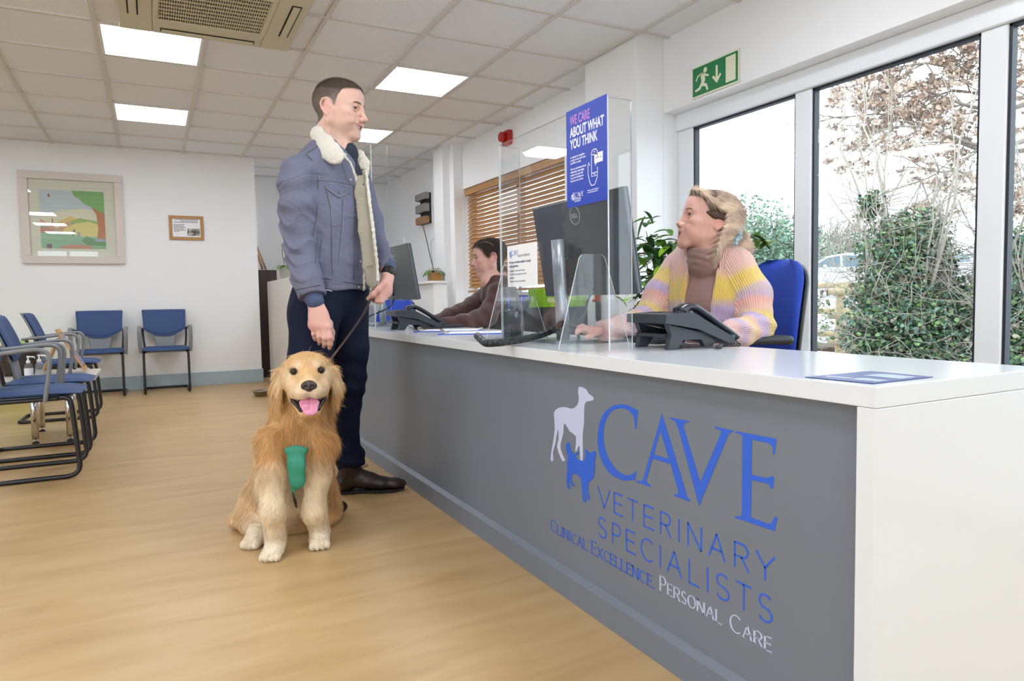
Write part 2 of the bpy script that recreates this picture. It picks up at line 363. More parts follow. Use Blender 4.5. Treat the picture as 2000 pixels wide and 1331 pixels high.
# ------------------------------------------------------------ ceiling light panels (row, column of the grid)
M_panel = mat('led_panel_diffuser', '#eef5ff', 0.5, emit=15.0)
M_ptrim = mat('led_panel_frame', '#e8e6e2', 0.4)
def light_panel(c, r, label):
    x0, y0 = GX+c*0.6, GY+r*0.6
    root = empty('ceiling_light', (x0+0.3, y0+0.3, CEIL), 0, label, 'ceiling light', 'recessed square light panels of the ceiling')
    f = MB(); z0, z1 = CEIL-0.002, CEIL+0.011
    f.box((x0+0.012, y0+0.012, z0), (x0+0.588, y0+0.03, z1)); f.box((x0+0.012, y0+0.57, z0), (x0+0.588, y0+0.588, z1))
    f.box((x0+0.012, y0+0.03, z0), (x0+0.03, y0+0.57, z1)); f.box((x0+0.57, y0+0.03, z0), (x0+0.588, y0+0.57, z1))
    f.build('frame', M_ptrim, root)
    MB().box((x0+0.03, y0+0.03, CEIL), (x0+0.57, y0+0.57, CEIL+0.01)).build('diffuser', M_panel, root)
light_panel(1, 1, 'square ceiling light panel beside the cream air unit, the largest on the left')
light_panel(4, 1, 'square ceiling light panel above and right of the man, nearest to the reception counter')
light_panel(1, 4, 'square ceiling light panel at far left, nearest the wall with the pictures')
light_panel(4, 4, 'square ceiling light panel partly hidden by the face of the standing man')
for c in (1, 4):
    for r in (-4, -7, -10): light_panel(c, r, 'unseen square ceiling light panel added out of the picture')
for c, r in ((-2, 4), (-2, 1), (-2, -4), (-2, -7), (-2, -10), (1, 8), (-2, 8)): light_panel(c, r, 'unseen square ceiling light panel added out of the picture')  # last two, hidden behind the back wall, are added to brighten the hallway
# blinds
M_blind = mat('oak_stained_wooden_slat', '#b98750', 0.45, noise=0.25, nscale=6, stretch=(1, 0.4, 14))
bl = empty('window_blind', (3.06, 5.86, 0.95), 0, 'wooden slatted venetian blind closed over the window behind the seated man', 'blind')
MB().box((3.02, wy0+0.01, 2.015), (3.09, wy1-0.01, 2.083), bev=0.003).build('valance', M_blind, bl)
sl = MB(); z = 1.98; k = 0
while z > 1.02:
    M = TR(3.055, (wy0+wy1)/2, z) @ RY(math.radians(-55)); L = (wy1-wy0)/2-0.015
    sl.box((-0.025, -L, -0.0014), (0.025, L, 0.0014), M); z -= 0.0405
sl.build('slat_panel', M_blind, bl)
lad = MB()
for yy in (wy0+0.15, wy0+0.72, wy0+1.3, wy1-0.15):
    lad.tube([(3.03, yy, 2.02), (3.03, yy, 1.0)], 0.0015, 5); 
    lad.build('ladder_cord', mat('tan_cord', '#a98f66', 0.8), bl); lad = MB()
MB().box((3.035, wy0+0.015, 0.985), (3.075, wy1-0.015, 1.005), bev=0.003).build('bottom_rail', M_blind, bl)
# ------------------------------------------------------------ reception counter
M_corian = mat('white_solid_surface', '#dfe3e6', 0.16, spec=0.5)
M_grey = mat('slate_grey_laminate', '#757c87', 0.42, spec=0.4, noise=0.04, nscale=3)
CZ = 0.745; CX = 1.058; CXB = 1.60; CY0 = 0.735; CY1 = 5.2
ct = empty('reception_counter', (1.33, 3.0, 0), 0, 'long reception counter with white top and grey front panel bearing blue lettering', 'counter')
MB().box((CX, CY0, CZ-0.036), (CXB, CY1, CZ), bev=0.0015).build('worktop', M_corian, ct)
MB().box((CX, CY0, 0), (CXB, CY0+0.036, CZ-0.0365), bev=0.0015).build('end_panel', M_corian, ct)
MB().box((CX, CY1-0.036, 0), (CXB, CY1, CZ-0.0365), bev=0.0015).build('end_panel', M_corian, ct)
PX = CX+0.028
fp = MB().box((PX, CY0+0.037, 0.0), (PX+0.02, CY1-0.037, CZ-0.037)).build('front_panel', M_grey, ct)
sk = MB(); sk.prism([(0, 0), (-0.018, 0), (-0.018, 0.072), (0, 0.085)], Matrix(((1, 0, 0, PX-0.0002), (0, 0, -1, CY1-0.037), (0, 1, 0, 0.0), (0, 0, 0, 1))), CY1-CY0-0.074)
sk.build('skirting', M_grey, ct)
# ============================================================ WAITING ROOM CHAIRS
M_bluefab = mat('navy_blue_seat_fabric', '#2f4a78', 0.65, sheen=0.0, bump=0.15, bscale=500, bdist=0.0006)
M_greyplast = mat('mid_grey_moulded_plastic', '#84878a', 0.42)
M_blacktube = mat('black_powder_coated_steel', '#17191d', 0.32, spec=0.6)
M_black = mat('black_plastic', '#1d2125', 0.45)
M_dkgrey = mat('dark_grey_plastic', '#43494f', 0.4)
M_chrome = mat('polished_chrome', '#d8d8d8', 0.12, metal=1.0)
M_silver = mat('brushed_silver_plastic', '#c3ccd4', 0.3, metal=0.55)
def sheet(mb, fn, nu, nv, t, M=None, mi=0):
    """a curved pad: fn(a,b)->front point, thickness t(a,b) behind along the local -n vector"""
    F = []; B = []
    for i in range(nu+1):
        for j in range(nv+1):
            a, b = i/nu, j/nv; p, q = fn(a, b); F.append(p); B.append(q)
    vs = F+B; N = len(F); w_ = nv+1; fs = []
    for i in range(nu):
        for j in range(nv):
            k = i*w_+j; fs.append((k, k+w_, k+w_+1, k+1)); fs.append((N+k, N+k+1, N+k+w_+1, N+k+w_))
    rim = [j for j in range(nv)]+[i*w_+nv for i in range(nu)]+[nu*w_+nv-j for j in range(nv)]+[(nu-i)*w_ for i in range(nu)]
    m = len(rim)
    for k in range(m):
        a, b = rim[k], rim[(k+1) % m]; fs.append((a, b, N+b, N+a))
    return mb.add(mb.xf(vs, M), fs, mi, True)
def make_chair(label, group):
    root = empty('visitor_chair', (0, 0, 0), 0, label, 'chair', group)
    hw = 0.205
    side = lambda s: [(0.235, s*hw, 0.425), (0.262, s*hw, 0.405)]
    P = []
    def leg(s):
        return [(0.20, s*hw, 0.432), (0.235, s*hw, 0.425), (0.252, s*hw, 0.40), (0.262, s*hw, 0.30), (0.275, s*hw, 0.12), (0.277, s*hw, 0.06), (0.262, s*hw, 0.028), (0.225, s*hw, 0.013), (0.15, s*hw, 0.0128), (-0.18, s*hw, 0.0128), (-0.225, s*hw, 0.0128)]
    A = leg(1)+[(-0.245, hw-0.02, 0.0128), (-0.25, hw-0.045, 0.0128)]
    Bp = leg(-1)+[(-0.245, -hw+0.02, 0.0128), (-0.25, -hw+0.045, 0.0128)]
    pts = A+Bp[::-1]
    MB().tube(spline(pts, 3), 0.0125, 10).build('sled_frame', M_blacktube, root)
    for s in (1, -1):
        MB().tube(spline([(0.22, s*0.19, 0.425), (0.0, s*0.19, 0.422), (-0.10, s*0.19, 0.425), (-0.135, s*0.195, 0.455), (-0.15, s*0.205, 0.55), (-0.175, s*0.21, 0.66)], 4), 0.0115, 8).build('back_post', M_blacktube, root)
        ap = spline([(-0.195, s*0.212, 0.655), (-0.15, s*0.232, 0.662), (-0.06, s*0.236, 0.668), (0.07, s*0.236, 0.682), (0.125, s*0.236, 0.684), (0.158, s*0.236, 0.672), (0.172, s*0.236, 0.64), (0.166, s*0.236, 0.56), (0.15, s*0.232, 0.46), (0.143, s*0.226, 0.418)], 5)
        n = len(ap); r = [1.0]*n
        MB().tube(ap, 0.02, 10, flat=(0.55, 1.0), up=(0, 0, 1)).build('armrest', M_greyplast, root)
    def seatf(a, b):
        x = -0.14+0.44*a; y = (b-0.5)*0.44; ex = 1-abs(2*a-1)**6; ey = 1-abs(2*b-1)**6
        w_ = 1-0.06*(abs(2*a-1)**4); z = 0.476-0.02*max(0, (a-0.75)/0.25)**2-0.006*math.cos((b-0.5)*PI)
        z1 = 0.436; mid = (z+z1)/2
        return (x, y*w_, mid+(z-mid)*math.sqrt(max(ex*ey, 0.0))), (x, y*w_, mid+(z1-mid)*math.sqrt(max(ex*ey, 0.0)))
    m = MB(); sheet(m, seatf, 20, 16, 0); m.build('seat', M_bluefab, root)
    m = MB(); m.box((-0.15, -0.185, 0.419), (0.25, 0.185, 0.439), bev=0.008); m.build('seat_shell', M_greyplast, root)
    # back: local plane, leaning; s across, h up
    def bp(h): # x of the back surface by height
        t = (h-0.45)/0.405; return -0.075-0.05*t-0.075*t*t
    def padf(a, b):
        s = (a-0.5)*2; top = 0.855-0.004*s*s; bot = 0.575+0.075*abs(s)**2.2; z = bot+(top-bot)*b
        e = math.sqrt(max((1-abs(s)**8)*(1-abs(2*b-1)**10), 0)); y = s*(0.197+0.013*b); cx = bp(z)+0.022*s*s
        return (cx+0.018*e, y, z), (cx-0.012*e, y, z)
    m = MB(); sheet(m, padf, 20, 14, 0); m.build('backrest', M_bluefab, root)
    def shf(a, b):
        s = (a-0.5)*2; top = 0.858; z = 0.44+(top-0.44)*b
        wv = 0.085+0.028*min(1, (z-0.44)/0.18) if z < 0.60 else 0.113+0.09*min(1, ((z-0.60)/0.06))
        y = s*wv; cx = bp(z)+0.022*(y/0.2)**2-0.012
        return (cx, y, z), (cx-0.012, y, z)
    m = MB(); sheet(m, shf, 12, 40, 0); m.build('back_shell', M_greyplast, root)
    return root
G1 = 'blue cantilever chairs of the waiting room'
ch = make_chair('nearest blue cantilever visitor chair at the left edge, grey arms and black sled frame', G1)
for (x, y, a, lab) in ((-0.645, 5.10, 0, 'second blue cantilever chair from the front, side on, in front of the low table'),
                       (-0.70, 6.68, 0, 'blue cantilever chair seen side on behind the low table, grey shell back showing'),
                       (-0.485, 8.15, -PI/2, 'blue cantilever chair against the back wall under the large picture'),
                       (0.110, 8.15, -PI/2, 'blue cantilever chair against the back wall under the small oak frame')):
    c = copy_tree(ch); c.location = (x, y, 0); c.rotation_euler = (0, 0, a); c['label'] = lab
ch.location = (-0.65, 4.47, 0)
# ------------------------------------------------------------ low table between the chairs
M_beech = mat('light_beech_wood', '#c9a06a', 0.45, noise=0.15, nscale=5, stretch=(1, 8, 8))
M_tabletop = mat('pale_laminate_tabletop', '#c9bfb4', 0.4)
tb = empty('low_table', (-0.65, 5.75, 0), 0, 'low pale table with chrome legs between the waiting chairs', 'table')
m = MB(); m.prism(rrect(-0.95, 5.40, -0.36, 6.10, 0.03), TR(0, 0, 0.405), 0.025); m.build('tabletop', M_tabletop, tb)
for (x, y) in ((-0.72, 5.49), (-0.524, 5.48), (-0.744, 6.0), (-0.545, 6.0)):
    MB().lathe([(0.021, 0.03), (0.021, 0.404)], (x, y, 0), 20).lathe([(0.008, 0.012), (0.008, 0.03)], (x, y, 0), 10).lathe([(0.022, 0), (0.022, 0.006), (0.016, 0.012)], (x, y, 0), 16, mi=1).build('leg', [M_chrome, M_black], tb)
M_clear = glass_mat('clear_plastic_bottle', (0.93, 0.95, 0.96), 1.0, haze=0.10)
M_whitep = mat('white_plastic', '#eceef0', 0.35)
M_gel = glass_mat('clear_gel', (0.86, 0.9, 0.93), 0.6, haze=0.2)
def pump_bottle(x, y, lab, s=1.0, labelled=False):
    z = 0.4302
    r = empty('sanitiser_bottle', (x, y, z), 0, lab, 'bottle', 'hand sanitiser bottles on the low table')
    MB().lathe([(0.024*s, 0), (0.027*s, 0.004), (0.027*s, 0.075*s), (0.022*s, 0.092*s), (0.012*s, 0.1*s)], (x, y, z), 20).build('bottle_body', M_clear, r)
    MB().lathe([(0.023*s, 0.003), (0.025*s, 0.005), (0.025*s, 0.05*s)], (x, y, z), 16).build('gel', M_gel, r)
    MB().lathe([(0.014*s, 0.1*s), (0.014*s, 0.118*s), (0.006*s, 0.122*s), (0.005*s, 0.14*s), (0.009*s, 0.142*s), (0.009*s, 0.152*s)], (x, y, z), 14).tube([(x, y, z+0.147*s), (x+0.035*s, y-0.01, z+0.145*s), (x+0.042*s, y-0.012, z+0.135*s)], 0.005*s, 8).build('pump', M_whitep, r)
    if labelled: MB().lathe([(0.0277*s, 0.015), (0.0277*s, 0.065*s)], (x, y, z), 20, cap=False).build('paper_label', M_whitep, r)
pump_bottle(-0.690, 5.60, 'clear pump bottle of hand sanitiser on the low table')
pump_bottle(-0.755, 5.63, 'hand sanitiser bottle with white paper label, left of the plain clear one', 0.95, True)
# wooden leaflet easel, an A-frame
M_easel = mat('pine_easel_wood', '#c99a60', 0.5, noise=0.12, nscale=6, stretch=(1, 1, 6))
es = empty('leaflet_easel', (-0.58, 5.85, 0.43), 0, 'pine A-frame leaflet holder standing on the low table', 'leaflet holder')
def leanM(x, y, z, ang): return TR(x, y, z) @ RY(ang)
for (ang, x0, nm) in ((-0.50, -0.44, 'front_frame'), (0.42, -0.70, 'rear_frame')):
    m = MB(); M = leanM(x0, 5.85, 0.445, ang); H = 0.34 if nm == 'front_frame' else 0.26
    for (a, b, c, d) in ((-0.10, -0.07, 0, H), (0.07, 0.10, 0, H)): m.box((-0.006, a, c), (0.006, b, d), M, bev=0.002)
    m.box((-0.006, -0.07, H-0.03), (0.006, 0.07, H), M, bev=0.002); m.box((-0.006, -0.07, 0.0), (0.006, 0.07, 0.03), M, bev=0.002)
    m.build(nm, M_easel, es)
M = leanM(-0.44, 5.85, 0.445, -0.50); MB().box((0.002, -0.068, 0.04), (0.005, 0.068, 0.30), M).build('leaflet', mat('blue_violet_leaflet', '#7c83b8', 0.5), es)
# brown bin with bag, green stool
M_bag = mat('dark_brown_glossy_plastic_sack', '#3b332b', 0.25, bump=0.9, bscale=25, bdist=0.02)
m = MB(); m.lathe([(0.085, 0), (0.10, 0.02), (0.115, 0.10), (0.118, 0.17), (0.125, 0.20), (0.11, 0.205), (0.10, 0.16)], (-0.84, 5.86, 0.4302), 20)
tag(m.build('waste_sack', M_bag), 'dark brown glossy plastic sack behind the sanitiser bottles on the low table', 'bag')
M_lime = mat('lime_green_fabric', '#a6d83c', 0.6)
p0 = at_y(43, 668, 8.1)
m = MB(); m.lathe([(0.16, 0), (0.18, 0.03), (0.185, 0.40), (0.18, p0[2]-0.10), (0.15, p0[2]-0.03), (0.08, p0[2]), (0.0, p0[2]+0.003)], (p0[0]-0.02, 8.1, 0), 28)
tag(m.build('round_stool', M_lime), 'lime green padded stool by the back wall, mostly hidden behind the chairs', 'stool')
# ------------------------------------------------------------ pictures on the back wall
YW = YB
M_frame1 = mat('pale_limed_frame_wood', '#d6ccc4', 0.45); M_mount = mat('cream_picture_mount', '#e8e4d4', 0.7)
M_picglass = glass_mat('picture_glass', (0.98, 0.99, 0.98), 1.6)
def wallM(x, z, off=0.0): return Matrix(((1, 0, 0, x), (0, 0, -1, YW-off), (0, 1, 0, z), (0, 0, 0, 1)))   # local x right, y up, z out of the wall
k = YB/8.35
X0, X1, Z0, Z1 = -1.115*k, -0.225*k, 1.342, 2.262
pic = empty('framed_picture', ((X0+X1)/2, YW-0.02, Z0), 0, 'large square picture of a countryside scene in a pale wide frame on the back wall', 'picture')
def frame4(m, x0, x1, z0, z1, w_, t, M, bev=0.004):
    m.box((x0, z0, 0), (x1, z0+w_, t), M, bev=bev); m.box((x0, z1-w_, 0), (x1, z1, t), M, bev=bev)
    m.box((x0, z0+w_, 0), (x0+w_, z1-w_, t), M, bev=bev); m.box((x1-w_, z0+w_, 0), (x1, z1-w_, t), M, bev=bev)
m = MB(); frame4(m, X0, X1, Z0, Z1, 0.075, 0.035, wallM(0, 0)); m.build('frame', M_frame1, pic)
m = MB(); m.box((X0+0.07, Z0+0.07, 0.001), (X1-0.07, Z1-0.07, 0.012), wallM(0, 0)); m.build('mount', M_mount, pic)
ax0, ax1, az0, az1 = -0.953*k, -0.395*k, 1.497, 2.085
art = MB(); W_, H_ = ax1-ax0, az1-az0
cols = ['#cbd6dd', '#ebe5cc', '#ead07e', '#a3c272', '#deb090', '#ecdc8e', '#98c4a2', '#82b86e', '#c98258', '#6f9f70', '#d4937a', '#a9b5c8', '#76666e', '#b4685c']
AM = [mat('painted_paper_%s' % n, c, 0.6) for n, c in zip(['sky', 'haze', 'corn', 'meadow', 'clay', 'yellow_field', 'grass', 'foliage', 'bark', 'hedge', 'brick', 'brook', 'figure', 'balloon'], cols)]
def A(poly, mi, lay):
    art.prism([(ax0+a*W_, az0+b*H_) for a, b in poly], wallM(0, 0, 0.0122+lay*0.0005), 0.0004, mi)
A([(0, .45), (1, .45), (1, 1), (0, 1)], 0, 0); A([(0, .40), (1, .40), (1, .62), (.7, .70), (.35, .66), (0, .58)], 1, 1)
A([(.25, .44), (.45, .56), (.62, .5), (.62, .4), (.25, .4)], 2, 2); A([(.35, .42), (.6, .53), (.9, .48), (.9, .38), (.35, .38)], 3, 3)
A([(.0, .3), (.0, .5), (.12, .42), (.25, .34), (.42, .48), (.52, .36), (.4, .25)], 4, 4)
A([(.3, .25), (.38, .36), (.55, .44), (.75, .47), (.9, .42), (.9, .22), (.3, .2)], 5, 5)
A([(0, 0), (0, .40), (.1, .36), (.3, .28), (.45, .24), (.7, .2), (1, .22), (1, 0)], 6, 6)
A([(.86, .15), (.89, .35), (.87, .6), (.80, .72), (.86, .74), (1, .72), (1, .18)], 8, 7)
A([(.5, 1), (.54, .9), (.62, .86), (.66, .80), (.72, .76), (.82, .72), (.9, .66), (1, .62), (1, 1)], 7, 8)
A([(.62, .14), (.7, .22), (.8, .18), (.9, .15), (1, .17), (1, .05), (.7, .06)], 9, 9); A([(.0, .26), (.0, .36), (.12, .35), (.2, .31), (.2, .27)], 10, 9)
A([(.3, .04), (.5, .07), (.78, .05), (.78, 0), (.3, 0)], 10, 10); A([(.8, .14), (.9, .18), (1, .16), (1, .13), (.9, .12)], 11, 11)
A([(.47, .22), (.48, .30), (.52, .34), (.53, .24)], 12, 11); A([(.56, .21), (.57, .29), (.60, .29), (.60, .21)], 11, 11)
A([(.15+.02*math.cos(t*.8), .9+.03*math.sin(t*.8)) for t in range(8)], 13, 11); A([(.08, 0), (.08, .07), (.16, .07), (.16, 0)], 12, 11)
A([(.17, .38), (.19, .38), (.20, .5), (.18, .52)], 10, 11)
art.build('painting', AM, pic)
MB().box((X0+0.07, Z0+0.07, 0.021), (X1-0.07, Z1-0.07, 0.023), wallM(0, 0)).build('glazing', M_picglass, pic)
M_oak = mat('oak_frame_wood', '#b98a4e', 0.45, noise=0.12, nscale=8)
M_ink = mat('black_ink', '#26282c', 0.6); M_paper = mat('white_paper', '#f2f3f4', 0.6)
sx0, sx1, sz0, sz1 = 0.198*k, 0.538*k, 1.610, 1.872
sp = empty('framed_notice', ((sx0+sx1)/2, YW-0.01, sz0), 0, 'small oak framed notice with text and a photo on the back wall', 'picture')
m = MB(); frame4(m, sx0, sx1, sz0, sz1, 0.032, 0.018, wallM(0, 0), 0.003); m.build('frame', M_oak, sp)
MB().box((sx0+0.03, sz0+0.03, 0.001), (sx1-0.03, sz1-0.03, 0.006), wallM(0, 0)).build('paper', M_paper, sp)
m = MB()
for i, (a, b) in enumerate([(.07, .93), (.3, .93), (.07, .93), (.05, .45), (.05, .40), (.05, .48), (.05, .42), (.05, .48), (.05, .25)]):
    zz = sz1-0.045-i*0.0145 - (0.012 if i > 2 else 0); ww = sx1-sx0-0.07
    n = int((b-a)*14)
    if i == 3: m.build('print_lines', M_ink, sp); m = MB()
    for q in range(n):
        xa = sx0+0.035+ww*(a+(b-a)*q/n); m.box((xa, zz, 0.0062), (xa+ww*(b-a)/n*0.8, zz+0.006, 0.0066), wallM(0, 0))
m.build('print_lines', M_ink, sp)
MB().box((sx1-0.165, sz0+0.045, 0.0062), (sx1-0.04, sz0+0.125, 0.0068), wallM(0, 0)).build('photo_print', mat('photo_print_tones', '#4e4640', 0.5, col2='#d8cfc6', nscale=18), sp)
# ------------------------------------------------------------ ceiling air unit
M_cream = mat('aged_cream_plastic', '#cfc7a8', 0.45); M_slot = mat('dark_vent_void', '#3a332a', 0.9)
ac = empty('air_conditioning_unit', (0.37, 4.23, CEIL-0.03), 0, 'cream four-way ceiling air conditioning cassette with slatted grille', 'air conditioner')
cx0, cx1, cy0, cy1 = -0.10, 0.845, 3.76, 4.70
m = MB(); zc = CEIL-0.032
gx0, gx1, gy0, gy1 = 0.09, 0.65, 3.95, 4.47
for (a, b, c, d) in ((cx0, gx0-0.02, cy0, cy1), (gx1+0.02, cx1, cy0, cy1), (gx0-0.02, gx1+0.02, cy0, gy0-0.02), (gx0-0.02, gx1+0.02, gy1+0.02, cy1)): m.box((a, c, zc), (b, d, CEIL-0.001), bev=0.007)
m.build('fascia', M_cream, ac)
m = MB(); frame4(m, gx0-0.02, gx1+0.02, gy0-0.02, gy1+0.02, 0.028, 0.01, TR(0, 0, zc-0.006), 0.002)
for i in range(1, 10): y = gy0+(gy1-gy0)*i/10; m.box((gx0, y-0.0035, zc-0.003), (gx1, y+0.0035, zc+0.006))
for i in range(1, 46): x = gx0+(gx1-gx0)*i/46; m.box((x-0.002, gy0, zc-0.001), (x+0.002, gy1, zc+0.008))
m.build('grille', M_cream, ac)
MB().box((gx0-0.015, gy0-0.015, zc+0.02), (gx1+0.015, gy1+0.015, zc+0.024)).build('filter', mat('brown_dusty_filter', '#6b5d48', 0.95), ac)
for (a, b, c, d) in ((cx0+0.045, cx0+0.10, gy0+0.02, gy1-0.02), (cx1-0.10, cx1-0.045, gy0+0.02, gy1-0.02), (gx0+0.02, gx1-0.02, cy1-0.1, cy1-0.045), (gx0+0.02, gx1-0.02, cy0+0.045, cy0+0.10)):
    horiz = (b-a) > (d-c)
    v = MB(); v.box((a, c, zc-0.0012), (b, d, zc+0.001)); o = v.build('air_slot', M_slot, ac)
    f = MB(); cxm, cym = (a+b)/2, (c+d)/2
    if horiz: f.box((a+0.006, cym-0.019, zc-0.008), (b-0.006, cym+0.019, zc-0.004), bev=0.0018)
    else: f.box((cxm-0.019, c+0.006, zc-0.008), (cxm+0.019, d-0.006, zc-0.004), bev=0.0018)
    f.build('louvre', M_cream, o)
# ------------------------------------------------------------ exit sign on the right wall
def rwM(y, z, off=0.004, x=XW): return Matrix(((0, 0, -1, x-off), (-1, 0, 0, y), (0, 1, 0, z), (0, 0, 0, 1)))   # local x towards the camera side, y up, z into the room
M_sgreen = mat('safety_sign_green', '#0f7a43', 0.45); M_scream = mat('luminescent_cream', '#e6e8c8', 0.5)
sg = empty('exit_sign', (XW-0.005, 3.14, 2.108), 0, 'green emergency exit sign with running figure, down arrow and door', 'sign')
SM = rwM(3.334, 2.108)
MB().box((0, 0, 0), (0.388, 0.188, 0.003), SM).build('backing', M_scream, sg)
MB().box((0.010, 0.010, 0.003), (0.378, 0.178, 0.0036), SM).build('green_field', M_sgreen, sg)
m = MB(); M = SM @ TR(0, 0, 0.0037); t = 0.0006
m.box((0.285, 0.022, 0), (0.362, 0.166, t), M)                                                 # door
m.prism([(0.205, 0.145), (0.205, 0.075), (0.187, 0.093), (0.175, 0.085), (0.213, 0.042), (0.251, 0.085), (0.239, 0.093), (0.221, 0.075), (0.221, 0.145)], M, t)
m.prism([(0.118+0.0155*math.cos(a*PI/8), 0.146+0.0155*math.sin(a*PI/8)) for a in range(16)], M, t)   # head
m.prism([(0.055, 0.118), (0.080, 0.128), (0.108, 0.125), (0.122, 0.108), (0.146, 0.101), (0.148, 0.112), (0.128, 0.120), (0.112, 0.130), (0.082, 0.137), (0.052, 0.128), (0.035, 0.102), (0.044, 0.096)], M, t)  # arms
m.prism([(0.078, 0.132), (0.112, 0.128), (0.118, 0.088), (0.108, 0.072), (0.132, 0.062), (0.144, 0.026), (0.130, 0.022), (0.120, 0.048), (0.090, 0.058), (0.076, 0.040), (0.034, 0.034), (0.030, 0.048), (0.066, 0.056), (0.086, 0.085)], M, t)
m.build('pictogram', M_scream, sg)
# fire alarm sounder
M_red = mat('fire_red_plastic', '#b3201c', 0.4)
al = empty('fire_alarm', (XW-0.04, 5.8, 2.36), 0, 'red fire alarm sounder high on the right wall', 'alarm')
AM_ = rwM(5.87, 2.33)
MB().prism(rrect(0, 0.0, 0.15, 0.13, 0.02), AM_, 0.035).build('sounder_body', M_red, al)
MB().lathe([(0.038, 0.035), (0.045, 0.05), (0.045, 0.075), (0.03, 0.085)], (0.05, 0.075, 0), 24, AM_).build('sounder_horn', M_red, al)
# wall rack beyond the far pillar, coat hook, grey door
rk = empty('wall_rack', (2.96, 8.02, 1.83), 0, 'grey and brown slatted rack fixed to the wall beside the far pillar', 'rack')
RM = rwM(8.16, 1.83, 0.0)
M_wood2 = mat('mid_brown_wood', '#9a7049', 0.5)
MB().box((0, 0, 0), (0.32, 0.36, 0.02), RM).build('back_panel', mat('near_black_panel', '#1c1a19', 0.6), rk)
M_dw = mat('grey_driftwood', '#8f8a86', 0.6)
for (a, b, mm) in ((0.0, 0.085, M_wood2), (0.135, 0.235, M_dw), (0.285, 0.365, M_dw)): MB().box((-0.005, a, 0.02), (0.325, b, 0.09), RM, bev=0.012).build('slat', mm, rk)
p = at_x(777, 492, 3.0); 
hk = MB(); hk.box((2.985, p[1]-0.04, p[2]-0.16), (XW-0.001, p[1]+0.04, p[2]+0.16), bev=0.006)
hk.tube(spline([(2.975, p[1]-0.02, p[2]-0.05), (2.93, p[1]-0.2, p[2]-0.06), (2.93, p[1]-0.38, p[2]-0.02), (2.935, p[1]-0.46, p[2]+0.08), (2.94, p[1]-0.46, p[2]+0.15)], 6), 0.016, 10)
tag(hk.build('coat_hook', M_whitep), 'white curved coat hook on the hallway wall left of the rack', 'hook')
p = at_y(728, 416, 9.58); dr = MB(); dr.box((2.78, 9.535, 0.0), (2.875, 9.579, p[2]), bev=0.003)
struct(dr.build('door_1', mat('blue_grey_door_paint', '#8d9aa6', 0.5), recentre=False))
# boxed ledge with orchid in a wooden cube
lg = MB(); lg.box((2.66, 6.93, 0), (2.815, 9.5, 1.085)); lg.box((2.62, 6.66+0.25, 1.086), (2.818, 9.5, 1.112), bev=0.004)
struct(lg.build('trim_3', M_wall, recentre=False))
M_leaf = mat('waxy_green_leaf', '#5f8f3c', 0.35, noise=0.3, nscale=20); M_leafd = mat('dark_green_leaf', '#3c6a2c', 0.4, noise=0.3, nscale=20)
def leafblade(mb, p, d, L, wd, droop=0.3, up=(0, 0, 1), n=6, fold=0.25, mi=0):
    d = Vector(d).normalized(); u = Vector(up); s = d.cross(u)
    s = s.normalized() if s.length > 1e-5 else Vector((1, 0, 0)); u = s.cross(d).normalized(); vs = []; p = Vector(p)
    for i in range(n+1):
        t = i/n; c = p+d*(L*t)-Vector((0, 0, 1))*(droop*L*t*t); w_ = wd*math.sin(PI*min(0.98, 0.06+t*0.92))**0.8*0.5
        vs += [c-s*w_+u*(w_*fold), c, c+s*w_+u*(w_*fold)]
    fs = []
    for i in range(n):
        k = i*3; fs += [(k, k+1, k+4, k+3), (k+1, k+2, k+5, k+4)]
    mb.add(vs, fs, mi, True)
def orchid(root, c, z, s=1.0, n=6, seed=1):
    r = random.Random(seed); lv = MB()
    for i in range(n):
        a = i*2*PI/n+r.random()*0.5; leafblade(lv, (c[0], c[1], z), (math.cos(a), math.sin(a), 0.55+0.4*r.random()), 0.16*s, 0.055*s, 0.75, n=8)
    return lv.build('foliage', M_leaf, root)
px_ = at_x(848, 551, 2.71); oc = (2.71, px_[1]-0.02)
og = empty('potted_orchid', (oc[0], oc[1], 1.112), 0, 'orchid in a wooden cube pot on the white ledge beside the far pillar', 'plant')
MB().box((oc[0]-0.055, oc[1]-0.07, 1.1125), (oc[0]+0.055, oc[1]+0.07, 1.205), bev=0.003).build('cube_pot', mat('varnished_cube_wood', '#a9773c', 0.4, noise=0.2, nscale=12), og)
orchid(og, (oc[0], oc[1]+0.03), 1.20, 1.1, 7, 3)
MB().tube(spline([(oc[0], oc[1], 1.2), (oc[0], oc[1]+0.10, 1.35), (oc[0], oc[1]+0.24, 1.60), (oc[0], oc[1]+0.33, 1.74)], 5), 0.005, 6).build('flower_stem', mat('dry_stem', '#4a4438', 0.7), og)
MB().tube(spline([(oc[0], oc[1]+0.02, 1.2), (oc[0], oc[1]+0.08, 1.4), (oc[0], oc[1]+0.08, 1.54), (oc[0], oc[1]-0.02, 1.56)], 5), 0.0025, 6).build('support_wire', mat('grey_wire', '#9a9a94', 0.4), og)
m = MB()
for i in range(9): a = i*0.7; m.tube(spline([(oc[0], oc[1], 1.205), (oc[0]+0.04*math.cos(a), oc[1]+0.08*math.sin(a), 1.25), (oc[0]+0.07*math.cos(a), oc[1]+0.13*math.sin(a), 1.19+0.02*math.sin(i))], 4), 0.003, 5)
m.build('aerial_root', mat('silver_root', '#a9a890', 0.7), og)
